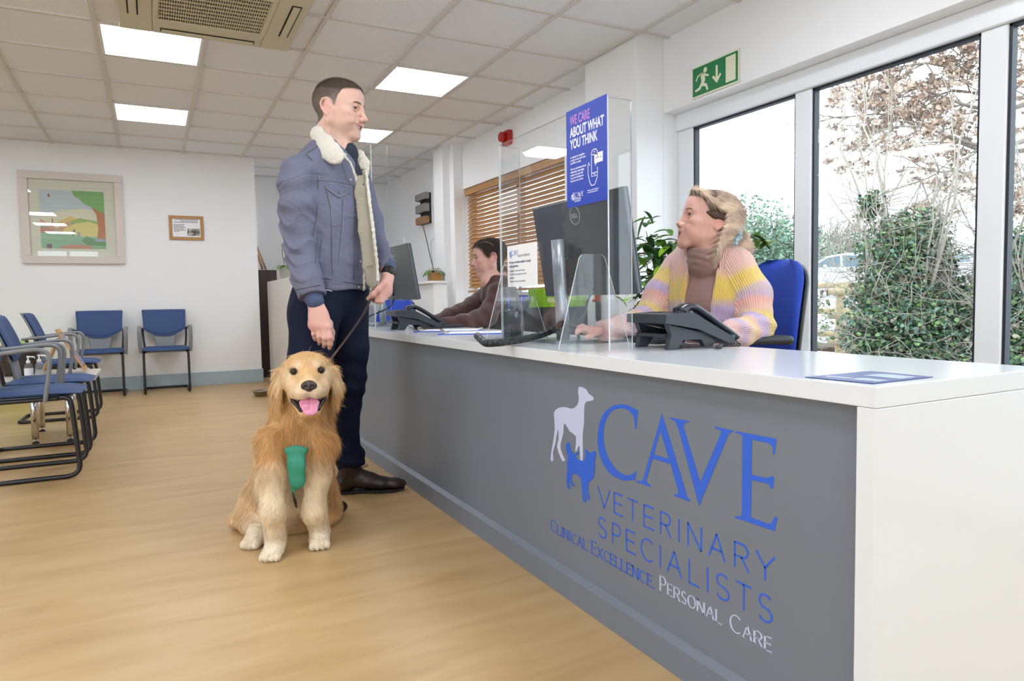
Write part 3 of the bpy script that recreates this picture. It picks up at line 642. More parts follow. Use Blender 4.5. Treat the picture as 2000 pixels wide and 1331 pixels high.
# hallway: tall brown cabinet, leaning timber, white cabinet with orchid
tag(MB().box((0.92, 8.9, 0), (1.375, 9.4, 1.31), bev=0.004).build('tall_cabinet', mat('dark_walnut_laminate', '#3d2b24', 0.4, noise=0.2, nscale=5, stretch=(6, 6, 1))), 'dark brown tall cabinet in the hallway behind the wall end', 'cabinet')
for i, (a, b) in enumerate((((500, 488), (513, 530)), ((503, 484), (519, 529)))):
    p, q = at_y(*a, 9.45), at_y(*b, 9.25-0.04*i); p[2] += 0.12; p[0] -= .05; q[2] = 1.335
    tag(MB().tube([q, p], 0.017, 4).build('wooden_strip', mat('bare_pine', '#b08a60', 0.6)), ['left', 'right'][i]+' one of two pine strips leaning on the wall on top of the dark cabinet', 'wood', 'pine strips leaning in the hallway')
tag(MB().box((1.205, 6.35, 0), (1.62, 8.52, 1.155), bev=0.006).build('hallway_cabinet', mat('warm_white_laminate', '#ddd6cc', 0.45)), 'tall white counter end in the hallway, between the wall end and the standing man', 'cabinet')
oc = at_z(556, 537, 1.155); oc = (1.29, 7.75) 
o2 = empty('potted_orchid', (oc[0], oc[1], 1.155), 0, 'leafless orchid in a grey glazed pot on the white hallway cabinet', 'plant')
MB().lathe([(0.05, 0), (0.055, 0.01), (0.075, 0.12), (0.078, 0.135), (0.07, 0.135), (0.066, 0.12)], (oc[0], oc[1], 1.1555), 24).build('pot', mat('pale_grey_glaze', '#a9a79f', 0.25), o2)
orchid(o2, oc, 1.28, 1.15, 7, 8)
MB().tube(spline([(oc[0], oc[1], 1.28), (oc[0]-0.03, oc[1], 1.45), (oc[0], oc[1], 1.55), (oc[0]+0.05, oc[1], 1.5), (oc[0]+0.06, oc[1], 1.3)], 6), 0.004, 6).build('flower_stem', mat('dry_stem2', '#7a6650', 0.7), o2)
# steel dog bowl
p = at_z(511, 774, 0.0)
tag(MB().lathe([(0.055, 0), (0.06, 0.004), (0.085, 0.05), (0.094, 0.052), (0.094, 0.055), (0.083, 0.054), (0.056, 0.01), (0.0, 0.008)], (p[0]-0.0, p[1], 0), 32, cap=False).build('dog_bowl', mat('brushed_steel', '#b9b2a6', 0.25, metal=1.0)), 'stainless steel dog bowl on the floor by the wall end', 'bowl')
bpy.data.objects['dog_bowl'].location.z = 0
# ============================================================ LETTERING ON THE COUNTER PANEL (local x = 2.06 - y, local y = height)
M_blue = mat('royal_blue_vinyl', '#2f62cf', 0.4); M_lilac = mat('pale_lilac_vinyl', '#c3c9e6', 0.4)
LM = Matrix(((0, 0, -1, PX-0.0003), (-1, 0, 0, 2.06), (0, 1, 0, 0), (0, 0, 0, 1)))
T_ = 0.0005
def smooth_poly(P, n=3): return [(float(a[0]), float(a[1])) for a in spline(P, n, closed=True)]
dogP = [(0.386, 0.646), (0.416, 0.642), (0.429, 0.631), (0.453, 0.623), (0.45, 0.614), (0.423, 0.608), (0.409, 0.599), (0.405, 0.574), (0.404, 0.543), (0.397, 0.511), (0.396, 0.48), (0.395, 0.434), (0.382, 0.432), (0.38, 0.471), (0.368, 0.463), (0.362, 0.452), (0.356, 0.457), (0.361, 0.496), (0.328, 0.506), (0.303, 0.524), (0.293, 0.52), (0.29, 0.493), (0.273, 0.458), (0.276, 0.439), (0.291, 0.422), (0.298, 0.414), (0.284, 0.408), (0.269, 0.421), (0.252, 0.448), (0.262, 0.469), (0.261, 0.502), (0.25, 0.48), (0.242, 0.453), (0.226, 0.423), (0.23, 0.401), (0.215, 0.394), (0.215, 0.414), (0.229, 0.457), (0.24, 0.498), (0.238, 0.531), (0.238, 0.551), (0.263, 0.568), (0.306, 0.576), (0.342, 0.576), (0.37, 0.591), (0.379, 0.613), (0.375, 0.625), (0.377, 0.641)]
catP = [(0.313, 0.47), (0.325, 0.471), (0.33, 0.456), (0.35, 0.442), (0.371, 0.454), (0.375, 0.448), (0.356, 0.437), (0.367, 0.432), (0.395, 0.431), (0.406, 0.439), (0.411, 0.455), (0.41, 0.47), (0.423, 0.464), (0.441, 0.464), (0.458, 0.473), (0.464, 0.462), (0.456, 0.44), (0.457, 0.419), (0.449, 0.393), (0.427, 0.376), (0.421, 0.356), (0.428, 0.333), (0.433, 0.327), (0.417, 0.324), (0.411, 0.348), (0.407, 0.328), (0.413, 0.317), (0.399, 0.312), (0.391, 0.324), (0.389, 0.355), (0.381, 0.381), (0.349, 0.383), (0.335, 0.373), (0.337, 0.355), (0.354, 0.35), (0.339, 0.344), (0.325, 0.353), (0.321, 0.364), (0.318, 0.344), (0.329, 0.334), (0.313, 0.332), (0.306, 0.348), (0.311, 0.382), (0.31, 0.407), (0.317, 0.428), (0.306, 0.445), (0.304, 0.46)]
MB().prism(smooth_poly(dogP, 2), LM, T_).build('dog_emblem', M_lilac, ct)
MB().prism(smooth_poly(catP, 2), LM @ TR(0, 0, T_), T_).build('cat_emblem', M_blue, ct)
Cp = [(0.567, 0.617), (0.608, 0.621), (0.653, 0.613), (0.646, 0.565), (0.64, 0.564), (0.635, 0.594), (0.608, 0.609), (0.571, 0.607), (0.533, 0.591), (0.508, 0.559), (0.5, 0.522), (0.512, 0.478), (0.55, 0.445), (0.593, 0.434), (0.624, 0.441), (0.639, 0.452), (0.646, 0.455), (0.639, 0.43), (0.588, 0.417), (0.531, 0.423), (0.491, 0.45), (0.473, 0.488), (0.474, 0.53), (0.493, 0.574), (0.528, 0.602)]
Vp = [(0.776, 0.613), (0.842, 0.614), (0.842, 0.611), (0.828, 0.607), (0.823, 0.599), (0.879, 0.48), (0.942, 0.6), (0.944, 0.609), (0.925, 0.61), (0.925, 0.614), (0.978, 0.614), (0.978, 0.611), (0.966, 0.605), (0.875, 0.424), (0.804, 0.594), (0.793, 0.607), (0.776, 0.61)]
Ep = [(0.986, 0.614), (1.094, 0.616), (1.09, 0.584), (1.086, 0.583), (1.085, 0.599), (1.075, 0.604), (1.031, 0.604), (1.03, 0.53), (1.07, 0.532), (1.084, 0.539), (1.089, 0.538), (1.086, 0.514), (1.081, 0.513), (1.076, 0.521), (1.03, 0.519), (1.029, 0.44), (1.071, 0.439), (1.082, 0.442), (1.092, 0.46), (1.098, 0.459), (1.091, 0.429), (0.984, 0.427), (0.984, 0.43), (1.0, 0.434), (1.004, 0.44), (1.005, 0.605), (0.999, 0.61), (0.986, 0.61)]
Al = [(0.747, 0.618), (0.740, 0.575), (0.717, 0.516), (0.711, 0.501), (0.685, 0.441), (0.690, 0.434), (0.703, 0.431), (0.703, 0.427), (0.645, 0.426), (0.645, 0.430), (0.664, 0.433), (0.672, 0.44)]
Ar = [(0.747, 0.618), (0.837, 0.434), (0.845, 0.430), (0.845, 0.426), (0.79, 0.426), (0.79, 0.43), (0.804, 0.433), (0.806, 0.438), (0.778, 0.5), (0.772, 0.512), (0.740, 0.575)]
Cs = smooth_poly(Cp[:3], 1)+Cp[3:5]
Cc = [Cp[2], Cp[3], Cp[4]]
def Cshape():
    o1 = [(float(a[0]), float(a[1])) for a in spline([Cp[i] for i in (18, 19, 20, 21, 22, 23, 24, 0, 1, 2)], 4)]
    i1 = [(float(a[0]), float(a[1])) for a in spline([Cp[i] for i in (4, 5, 6, 7, 8, 9, 10, 11, 12, 13, 14, 15, 16)], 4)]
    return o1+[Cp[3]]+i1+[Cp[17]]
def big_letters(M, t):
    m = MB(); m.prism(Cshape(), M, t); m.prism(Al, M, t); m.prism(Ar, M, t); m.prism([(0.711, 0.501), (0.717, 0.512), (0.772, 0.512), (0.778, 0.5)], M, t); m.prism(Vp, M, t); m.prism(Ep, M, t); return m
big_letters(LM, T_).build('large_lettering', M_blue, ct)
# stroke letters
def arcp(cx, cy, rx, ry, a0, a1, n=10): return [(cx+rx*math.cos(math.radians(a0+(a1-a0)*i/n)), cy+ry*math.sin(math.radians(a0+(a1-a0)*i/n))) for i in range(n+1)]
STK = {'A': [[(0, 0), (.5, 1)], [(.5, 1), (1, 0)], [(.2, .36), (.8, .36)]], 'C': [arcp(.58, .5, .58, .5, 48, 312, 14)], 'E': [[(0, 0), (0, 1)], [(0, 1), (1, 1)], [(0, .52), (.88, .52)], [(0, 0), (1, 0)]],
       'I': [[(.5, 0), (.5, 1)]], 'L': [[(0, 0), (0, 1)], [(0, 0), (1, 0)]], 'N': [[(0, 0), (0, 1)], [(0, 1), (1, 0)], [(1, 0), (1, 1)]], 'O': [arcp(.5, .5, .5, .5, 0, 360, 20)],
       'P': [[(0, 0), (0, 1)], [(0, 1), (.55, 1)]+arcp(.55, .73, .42, .27, 90, -90, 8)+[(0, .46)]], 'R': [[(0, 0), (0, 1)], [(0, 1), (.55, 1)]+arcp(.55, .74, .40, .26, 90, -90, 8)+[(0, .48)], [(.5, .48), (1, 0)]],
       'S': [arcp(.5, .75, .44, .25, 35, 270, 9)[:-1]+arcp(.5, .25, .48, .25, 90, -150, 10)], 'T': [[(.5, 0), (.5, 1)], [(0, 1), (1, 1)]], 'V': [[(0, 1), (.5, 0)], [(.5, 0), (1, 1)]],
       'X': [[(0, 1), (1, 0)], [(0, 0), (1, 1)]], 'Y': [[(0, 1), (.5, .48)], [(1, 1), (.5, .48)], [(.5, .48), (.5, 0)]], '.': [[(.1, 0), (.1, .06)]]}
def ribbon(mb, P, wf, M, t):
    """flat stroke of width wf(direction) along a polyline"""
    L = []; R_ = []; n = len(P)
    for i in range(n):
        a = P[max(i-1, 0)]; b = P[min(i+1, n-1)]; dx, dy = b[0]-a[0], b[1]-a[1]; l = math.hypot(dx, dy) or 1; dx /= l; dy /= l
        h = wf(dx, dy)/2; x, y = P[i]
        if i == 0: x -= dx*0.25*h; y -= dy*0.25*h
        if i == n-1: x += dx*0.25*h; y += dy*0.25*h
        L.append((x-dy*h, y+dx*h)); R_.append((x+dy*h, y-dx*h))
    for i in range(n-1): mb.prism([R_[i], R_[i+1], L[i+1], L[i]], M, t)
def letter(mb, ch, x, y, w_, h, wf, M, t, serif=0.0):
    for s in STK[ch]:
        P = [(x+a*w_, y+b*h) for a, b in s]; ribbon(mb, P, wf, M, t)
        if serif and len(s) == 2 and ch not in '.':
            for q, (a, b) in enumerate(s):
                P0, P1 = P[q], P[1-q]
                if abs(P1[1]-P0[1]) < 0.3*h: # horizontal stroke: small vertical tick at its free end
                    if a > 0.5 or (ch == 'T'): mb.prism([(P0[0]-serif*.2, P0[1]-serif*.6), (P0[0]+serif*.2, P0[1]-serif*.6), (P0[0]+serif*.2, P0[1]+serif*.6), (P0[0]-serif*.2, P0[1]+serif*.6)], M, t)
                elif b in (0, 1) and not (ch in 'AV' and a == 0.5) and not (ch == 'N' and b == 0 and a == 1):
                    mb.prism([(P0[0]-serif, P0[1]-serif*.18), (P0[0]+serif, P0[1]-serif*.18), (P0[0]+serif, P0[1]+serif*.18), (P0[0]-serif, P0[1]+serif*.18)], M, t)
row1 = [(0.471, 0.528), (0.547, 0.585), (0.608, 0.649), (0.675, 0.714), (0.74, 0.777), (0.797, 0.817), (0.838, 0.882), (0.906, 0.955), (0.984, 1.023), (1.043, 1.091)]
row2 = [(0.471, 0.51), (0.539, 0.576), (0.601, 0.639), (0.663, 0.71), (0.728, 0.748), (0.764, 0.815), (0.842, 0.874), (0.892, 0.912), (0.929, 0.968), (0.989, 1.031), (1.05, 1.086)]
m = MB()
for c, (a, b) in zip('VETERINARY', row1): letter(m, c, a, 0.320, b-a, 0.055, lambda dx, dy: 0.0048, LM, T_)
for c, (a, b) in zip('SPECIALISTS', row2): letter(m, c, a, 0.234, b-a, 0.056, lambda dx, dy: 0.0048, LM, T_)
m.build('thin_lettering', M_blue, ct)
wf = lambda dx, dy: 0.0022+0.0032*abs(dy)**2*(1.0 if dx*dy <= 0.02 else 0.45)
def smallcaps(mb, s, x0, x1, y, H, h):
    ws = {'I': .22, 'L': .62, 'E': .62, 'N': .85, 'A': .9, 'C': .85, 'X': .85, 'P': .62, 'R': .78, 'S': .55, 'O': .95, '.': .12, ' ': .45}
    tot = sum((H if c.isupper() else h)*ws[c.upper()]+0.30*h for c in s)-0.30*h; k = (x1-x0)/tot; x = x0
    for c in s:
        hh = H if c.isupper() else h; w_ = hh*ws[c.upper()]*k
        if c != ' ': letter(mb, c.upper(), x, y, w_, hh, wf, LM, T_, serif=0.0045)
        x += w_+0.30*h*k
m = MB(); smallcaps(m, 'Clinical', 0.209, 0.412, 0.172, 0.038, 0.029); m.build('motto_lettering', M_blue, ct)
m = MB(); smallcaps(m, 'Excellence.', 0.437, 0.716, 0.172, 0.038, 0.029); m.build('motto_lettering', M_blue, ct)
m = MB(); smallcaps(m, 'Personal', 0.738, 0.945, 0.176, 0.038, 0.029); m.build('motto_lettering', M_lilac, ct)
m = MB(); smallcaps(m, 'Care', 0.972, 1.084, 0.176, 0.038, 0.029); m.build('motto_lettering', M_lilac, ct)

# ============================================================ ACRYLIC SCREENS
M_acry = glass_mat('clear_acrylic', (0.975, 0.985, 0.985), 0.9, 1.49)
def edge_mat():
    m = bpy.data.materials.new('acrylic_cut_edge'); m.use_nodes = True; nt = m.node_tree; b = nt.nodes['Principled BSDF']
    b.inputs['Base Color'].default_value = (0.80, 0.86, 0.9, 1); b.inputs['Roughness'].default_value = 0.25; b.inputs['Transmission Weight'].default_value = 0.35; b.inputs['Specular IOR Level'].default_value = 0.8
    return m
M_acedge = edge_mat()
def acrylic(mb, poly, M, t):
    n = len(mb.f); mb.prism(poly, M, t); k = len(poly)
    for i in range(len(mb.f)-k, len(mb.f)): mb.mi[i] = 1
def yzM(x, y=0, z=0): return Matrix(((0, 0, -1, x), (-1, 0, 0, y), (0, 1, 0, z), (0, 0, 0, 1)))   # local (x = -Y, y = Z), thickness towards -X
def xzM(y): return Matrix(((1, 0, 0, 0), (0, 0, -1, y), (0, 1, 0, 0), (0, 0, 0, 1)))               # local (X, Z), thickness towards -Y
def clear_screen(x, y0, y1, ztop, wing, feet, label, foot_h=0.285):
    r = empty('clear_screen', (x, (y0+y1)/2, CZ), 0, label, 'screen', 'clear acrylic screens on the counter')
    zb = CZ+0.004
    m = MB(); acrylic(m, [(-y1, zb), (-y0, zb), (-y0, ztop), (-y1, ztop)], yzM(x+0.005), 0.005); m.build('screen_panel', [M_acry, M_acedge], r)
    for yy in (y0+0.0005, y1-0.0055):
        m = MB(); acrylic(m, [(x+0.0055, zb), (x+wing, zb), (x+wing, ztop-0.002), (x+0.0055, ztop-0.002)], xzM(yy+0.005), 0.005); m.build('side_wing', [M_acry, M_acedge], r)
    for yy in feet:
        m = MB(); P = [(x-0.115, CZ+0.0005), (x+0.135, CZ+0.0005), (x+0.135, CZ+0.012)]+[(x+0.030+0.022*math.cos(math.radians(a)), CZ+foot_h-0.022+0.022*math.sin(math.radians(a))) for a in (10, 40, 70, 90)]+[(x-0.022+0.022*math.cos(math.radians(a)), CZ+foot_h-0.022+0.022*math.sin(math.radians(a))) for a in (90, 120, 150, 170)]+[(x-0.115, CZ+0.012)]
        acrylic(m, P, xzM(yy), 0.005); m.build('foot_bracket', [M_acry, M_acedge], r)
    return r
s1 = clear_screen(1.150, 1.622, 2.305, 1.463, 0.085, (1.71, 2.20), 'clear acrylic screen in front of the near monitor, carrying the blue poster')
s2 = clear_screen(1.150, 3.95, 4.65, 1.805, 0.10, (4.05, 4.55), 'tall clear acrylic screen at the far end of the counter, behind the standing man')
# poster and notice stuck on the outer face
def poster(x, yl, z0, wd, hh, name, lab, full=True):
    r = empty(name, (x, yl-wd/2, z0), 0, lab, 'poster')
    M = yzM(x, yl, z0)
    MB().prism([(0, 0), (wd, 0), (wd, hh), (0, hh)], M, 0.0008).build('poster_sheet', mat('royal_blue_print', '#2947b4', 0.3), r)
    M = M @ TR(0, 0, 0.0009); k = wd/0.212
    P1 = mat('pink_print', '#c98ad0', 0.4); P2 = mat('white_print', '#f0f2fa', 0.4)
    if full:
        text('headline', 'WE CARE', 0.040*k, M @ TR(0.022*k, 0.244*k, 0), P1, r, bold=0.0006, xs=0.62)
        text('headline', 'ABOUT WHAT\nYOU THINK', 0.040*k, M @ TR(0.022*k, 0.209*k, 0), P2, r, bold=0.0009, xs=0.66, linesp=0.88)
        text('body_text', 'A request to complete\na short survey will come\nvia SMS or email.\n\nWe are passionate about\ndelivering outstanding\nquality care and will\nuse your feedback to\nimprove our service.', 0.0088*k, M @ TR(0.022*k, 0.146*k, 0), P2, r, bold=0.0001, xs=0.95)
        text('body_text', 'Thank you for helping us\nto continually improve.', 0.0058*k, M @ TR(0.112*k, 0.036*k, 0), P2, r, xs=1.0)
        m = MB(); LMx = M @ TR(0, 0, 0.0001)
        ribs = [[(0.135, 0.135), (0.135, 0.075), (0.165, 0.075), (0.165, 0.098)], [(0.165, 0.125), (0.165, 0.142), (0.158, 0.150), (0.142, 0.150), (0.135, 0.142), (0.135, 0.132)], [(0.135, 0.084), (0.165, 0.084)], [(0.135, 0.136), (0.165, 0.136)],
                [(0.126, 0.108), (0.121, 0.118), (0.117, 0.108), (0.117, 0.085), (0.125, 0.062), (0.133, 0.050), (0.150, 0.050), (0.160, 0.064), (0.165, 0.072)], [(0.147, 0.143), (0.154, 0.143)], [(0.147, 0.0795), (0.154, 0.0795)]]
        for P in ribs: ribbon(m, [(a*k, b*k) for a, b in P], lambda dx, dy: 0.0026*k, LMx, 0.0004)
        m.prism([(a*k, b*k) for a, b in ((0.153, 0.102), (0.162, 0.110), (0.192, 0.110), (0.192, 0.138), (0.150, 0.138), (0.150, 0.110), (0.155, 0.110))], LMx, 0.0004)
        m.build('phone_drawing', P2, r)
        m = MB()
        for q in (0.160, 0.1705, 0.181): m.lathe([(0.0022*k, 0), (0.0022*k, 0.0002)], (0, 0, 0), 8, LMx @ TR(q*k, 0.124*k, 0.0004))
        m.build('bubble_dots', mat('royal_blue_print', '#2947b4', 0.3), r)
    # small emblem and name at the foot
    sc = 0.075*k*(1.0 if full else 0.9); S = M @ TR(0.024*k, 0.018*k, 0.0001) @ Matrix.Diagonal((sc, sc, 1, 1)) @ TR(-0.215, -0.312, 0)
    m = MB(); m.prism(smooth_poly(dogP, 1), S, 0.0004); m.prism(smooth_poly(catP, 1), S, 0.0004); m.build('dog_and_cat_emblem', P2, r)
    big_letters(S, 0.0004).build('small_lettering', P2, r)
    text('body_text', 'VETERINARY\nSPECIALISTS', 0.0064*k, M @ TR(0.043*k, 0.020*k, 0), P2, r, xs=1.0)
    return r
poster(1.1445, 1.826, 1.176, 0.212, 0.290, 'blue_poster', 'blue poster with pink and white headline and phone drawing on the near acrylic screen')
poster(1.1445, 4.335, 1.512, 0.212, 0.290, 'blue_poster', 'blue poster on the far acrylic screen, behind the collar of the standing man')
no = empty('paper_notice', (1.1445, 2.125, 0.945), 0, 'white paper notice about cash payments on the near acrylic screen', 'notice')
NM = yzM(1.1445, 2.235, 0.945)
MB().prism([(0, 0), (0.218, 0), (0.218, 0.146), (0, 0.146)], NM, 0.0006).build('paper_sheet', M_paper, no)
M_blueprint = mat('blue_print', '#4a6fc0', 0.5); M_dkprint = mat('navy_print', '#2c3c6a', 0.5)
sc = 0.075; S = NM @ TR(0.016, 0.100, 0.0007) @ Matrix.Diagonal((sc, sc*1.2, 1, 1)) @ TR(-0.215, -0.312, 0)
m = MB(); m.prism(smooth_poly(dogP, 1), S, 0.0003); m.prism(smooth_poly(catP, 1), S, 0.0003); m.build('dog_and_cat_emblem', M_blueprint, no); big_letters(S, 0.0003).build('small_lettering', M_blueprint, no)
text('heading', 'CASH PAYMENTS', 0.0115, NM @ TR(0.078, 0.103, 0.0007), M_dkprint, no, xs=1.0, ext=0.0002)
text('body_text', 'We are currently unable to accept\ncash payments.', 0.0118, NM @ TR(0.016, 0.083, 0.0007), M_dkprint, no, bold=0.0003, xs=0.95, ext=0.0002, linesp=1.15)
text('body_text', 'Apologies for any inconvenience.\nWe do still accept cheque and card\npayments.\nThank you for your co-operation', 0.0092, NM @ TR(0.016, 0.054, 0.0007), M_dkprint, no, xs=0.95, ext=0.0002, linesp=1.35)

# ============================================================ MONITORS
M_monback = mat('charcoal_monitor_back', '#4d5156', 0.28, spec=0.6)
M_monedge = mat('dark_blue_grey_bezel', '#2c3a48', 0.3)
def monitor(x, y, z, wd, hh, tilt, neck_y, label, neck_x=-0.055):
    r = empty('computer_monitor', (x, y, CZ), 0, label, 'monitor', 'computer monitors on the counter')
    M = TR(x, y, z) @ RY(-tilt)
    MB().box((-0.012, -wd/2, -hh/2), (0.004, wd/2, hh/2), M, bev=0.004).build('rear_housing', M_monback, r)
    MB().box((0.0045, -wd/2+0.002, -hh/2+0.002), (0.012, wd/2-0.002, hh/2-0.002), M, bev=0.002).build('bezel', M_monedge, r)
    MB().box((0.0125, -wd/2+0.008, -hh/2+0.016), (0.0132, wd/2-0.008, hh/2-0.008), M).build('display', mat('dark_display', '#16181c', 0.15), r)
    MB().box((-0.022, neck_y-y-0.07, -0.14), (-0.0125, neck_y-y+0.07, 0.0), M, bev=0.004).build('rear_plate', mat('darker_plate', '#34383c', 0.4), r)
    lg_ = text('logo_lettering', 'DELL', 0.021, M @ TR(-0.0123, 0, hh*0.33) @ Matrix(((0, 0, -1, 0), (-1, 0, 0, 0), (0, 1, 0, 0), (0, 0, 0, 1))) @ TR(-0.024, -0.0075, 0), mat('silver_logo', '#b9bcbe', 0.3, metal=0.3), r, bold=0.0005, xs=0.88)
    MB().tube([tuple(M @ Vector((-0.0125, 0.031*math.cos(a*PI/16), hh*0.33+0.031*math.sin(a*PI/16)))) for a in range(32)], 0.0016, 6, closed=True).build('logo_ring', MATS['silver_logo'], r)
    t = MB(); zt = z+0.03; xb = x+neck_x+0.01
    t.tube([(xb, neck_y, CZ+0.010), (xb-0.004, neck_y, CZ+0.12), (xb-0.012, neck_y, CZ+0.25), (xb-0.018, neck_y, zt)], 0.033, 20, flat=(1.0, 0.62), up=(0, 1, 0)); t.build('stand_neck', M_silver, r)
    MB().box((xb, neck_y-0.03, zt-0.07), (x-0.015, neck_y+0.03, zt-0.02), bev=0.005).build('neck_joint', M_monedge, r)
    MB().prism(rrect(xb-0.10, neck_y-0.125, xb+0.125, neck_y+0.125, 0.02), TR(0, 0, CZ+0.0005), 0.009).build('stand_base', mat('grey_stand_base', '#8b9298', 0.3, metal=0.3), r)
    return r
monitor(1.368, 2.085, 1.082, 0.585, 0.345, math.radians(9.5), 2.15, 'near computer monitor seen from behind through the acrylic screen, silver stand')
monitor(1.368, 4.15, 1.075, 0.56, 0.335, math.radians(9.5), 4.36, 'far computer monitor seen from behind, beside the hand of the standing man')

# ============================================================ DESK PHONES
M_phone = mat('charcoal_phone_plastic', '#33383e', 0.42, spec=0.5); M_phone2 = mat('glossy_dark_phone_plastic', '#2a3138', 0.22)
def desk_phone(x, y, rz, label):
    r = empty('desk_phone', (0, 0, 0), 0, label, 'telephone', 'black desk phones on the counter')
    X = lambda yy: Matrix(((1, 0, 0, 0), (0, 0, -1, yy), (0, 1, 0, 0), (0, 0, 0, 1)))
    body = [(-0.02, 0.078), (-0.018, 0.104), (0.055, 0.108), (0.085, 0.106), (0.235, 0.028), (0.24, 0.012), (0.225, 0.008), (0.10, 0.058), (0.02, 0.072)]
    m = MB(); m.prism(body, X(0.10), 0.20); o = m.build('phone_body', M_phone, r)
    m = MB()
    for yy in (0.085, -0.065): m.prism([(0.0, 0.0005), (0.012, 0.045), (0.0, 0.074), (0.14, 0.044), (0.175, 0.02), (0.16, 0.0005), (0.138, 0.0005), (0.122, 0.026), (0.055, 0.028), (0.034, 0.0005)], X(yy), 0.02)
    m.box((0.005, -0.065, 0.035), (0.13, 0.085, 0.045)); m.build('phone_stand', M_phone, r)
    # handset on the near side
    hp = spline([(0.052, -0.068, 0.112), (0.075, -0.068, 0.124), (0.105, -0.068, 0.122), (0.15, -0.068, 0.098), (0.20, -0.068, 0.066), (0.245, -0.068, 0.038), (0.258, -0.068, 0.026)], 4)
    n = len(hp); rr = [0.020+0.006*abs(2*i/(n-1)-1)**2 for i in range(n)]
    MB().tube(hp, rr, 12, flat=(0.55, 1.1), up=(0, 0, 1)).sphere((0.072, -0.068, 0.106), (0.03, 0.026, 0.016)).sphere((0.235, -0.068, 0.030), (0.03, 0.026, 0.015)).build('handset', M_phone2, r)
    cc = []
    for i in range(150):
        t = i/149; a = t*2*PI*24; c = np.array([0.235-0.12*t, -0.125+0.03*math.sin(t*5), 0.0075]); cc.append((c[0], c[1]+0.005*math.cos(a), c[2]+0.005*math.sin(a)))
    MB().tube([(0.255, -0.075, 0.022), (0.25, -0.11, 0.006)]+cc+[(0.09, -0.10, 0.006), (0.06, -0.06, 0.02), (0.05, -0.05, 0.05)], 0.0018, 5).build('coiled_cord', M_phone, r)
    m = MB()
    for i in range(4):
        for j in range(3):
            bx = 0.115+i*0.024; bz = 0.106-(bx-0.085)*0.52; m.box((-0.008, -0.008, 0), (0.008, 0.008, 0.004), TR(bx, 0.0+j*0.025, bz) @ RY(math.radians(27.5)))
    m.box((-0.02, -0.02, 0), (0.03, 0.05, 0.002), TR(0.06, 0.02, 0.107)); m.build('keypad', M_black, r)
    r.location = (x, y, CZ+0.0005); r.rotation_euler = (0, 0, rz)
    return r
desk_phone(1.335, 1.665, math.radians(-3), 'black desk phone on the counter in front of the seated woman')
desk_phone(1.165, 3.64, math.radians(-3), 'black desk phone on the counter between the standing man and the seated man')
# keyboards
def keyboard(x0, y0, x1, y1, lab):
    r = empty('keyboard', ((x0+x1)/2, (y0+y1)/2, CZ), 0, lab, 'keyboard', 'black keyboards')
    MB().box((x0, y0, CZ+0.0008), (x1, y1, CZ+0.016), bev=0.003).build('keyboard_body', M_black, r)
    m = MB(); nx, ny = 5, 16
    for i in range(nx):
        for j in range(ny):
            ax, ay = x0+0.008+(x1-x0-0.016)*i/nx, y0+0.008+(y1-y0-0.016)*j/ny
            m.box((ax, ay, CZ+0.016), (ax+(x1-x0)/nx*0.78, ay+(y1-y0)/ny*0.8, CZ+0.020))
    m.build('keys', M_phone, r)
keyboard(1.465, 1.80, 1.59, 2.17, 'black keyboard beside the near desk phone, partly behind the acrylic wing')
keyboard(1.455, 3.66, 1.585, 4.05, 'black keyboard under the hands of the seated man')
# mouse under the woman's right hand is covered by the hand; cables
def cable(name, pts, r_, m_, lab, cat='cable', n=8): tag(MB().tube(spline(pts, 6), r_, n).build(name, m_), lab, cat)
# spiral cable tidy
def spiral():
    P = [at_z(930, 664, CZ+0.02), at_z(938, 669, CZ+0.017), at_z(950, 671, CZ+0.016), at_z(985, 668, CZ+0.0165), at_z(1030, 660, CZ+0.022), at_z(1068, 648, CZ+0.035)]
    P = [np.array(p)+np.array([0.014, 0, 0]) for p in P]
    P[0] = P[0]+np.array([0.0, 0.02, 0.012]); P.append(at_d(1097, 632, 2.44)); 
    S = spline(P, 12); m = MB(); n = len(S); R = 0.0125
    m.tube(S, R*0.86, 12)
    o1 = m.build('inner_bundle', mat('black_cable_bundle', '#0e1012', 0.6), spr)
    i = 0; m = MB()
    S2 = spline(P, 30); n = len(S2)
    while i < n-8: m.tube(S2[i:i+8], [R, R*1.03, R*1.03, R*1.03, R*1.03, R*1.03, R*1.03, R], 12); i += 8
    m.build('spiral_wrap', mat('black_spiral_wrap', '#2d3235', 0.35), spr)
spr = empty('cable_tidy', tuple(at_z(1000, 668, CZ)), 0, 'thick black spiral-wrapped cable bundle lying on the counter edge by the screens', 'cable')
spiral()
cable('mains_cable', [at_z(1100, 640, CZ+0.004), at_z(1112, 633, CZ+.03), at_d(1128, 640, 2.35), at_z(1136, 648, CZ+0.005), (1.36, 2.0, CZ+0.005)], 0.0035, M_black, 'thin black cable looping past the foot of the near monitor stand')
cable('display_cable', [(1.375, 2.03, 0.935), at_d(1147, 590, 2.52), at_d(1142, 615, 2.5), at_d(1128, 628, 2.5), (1.36, 2.11, CZ+0.03), (1.40, 2.16, CZ+0.006)], 0.005, M_dkgrey, 'grey display cable hanging behind the near monitor')
cable('display_cable', [(1.375, 4.28, 0.92), (1.34, 4.30, 0.86), (1.20, 4.32, 0.80), (1.15, 4.33, CZ+0.006)], 0.005, M_black, 'black cable hanging behind the far monitor')
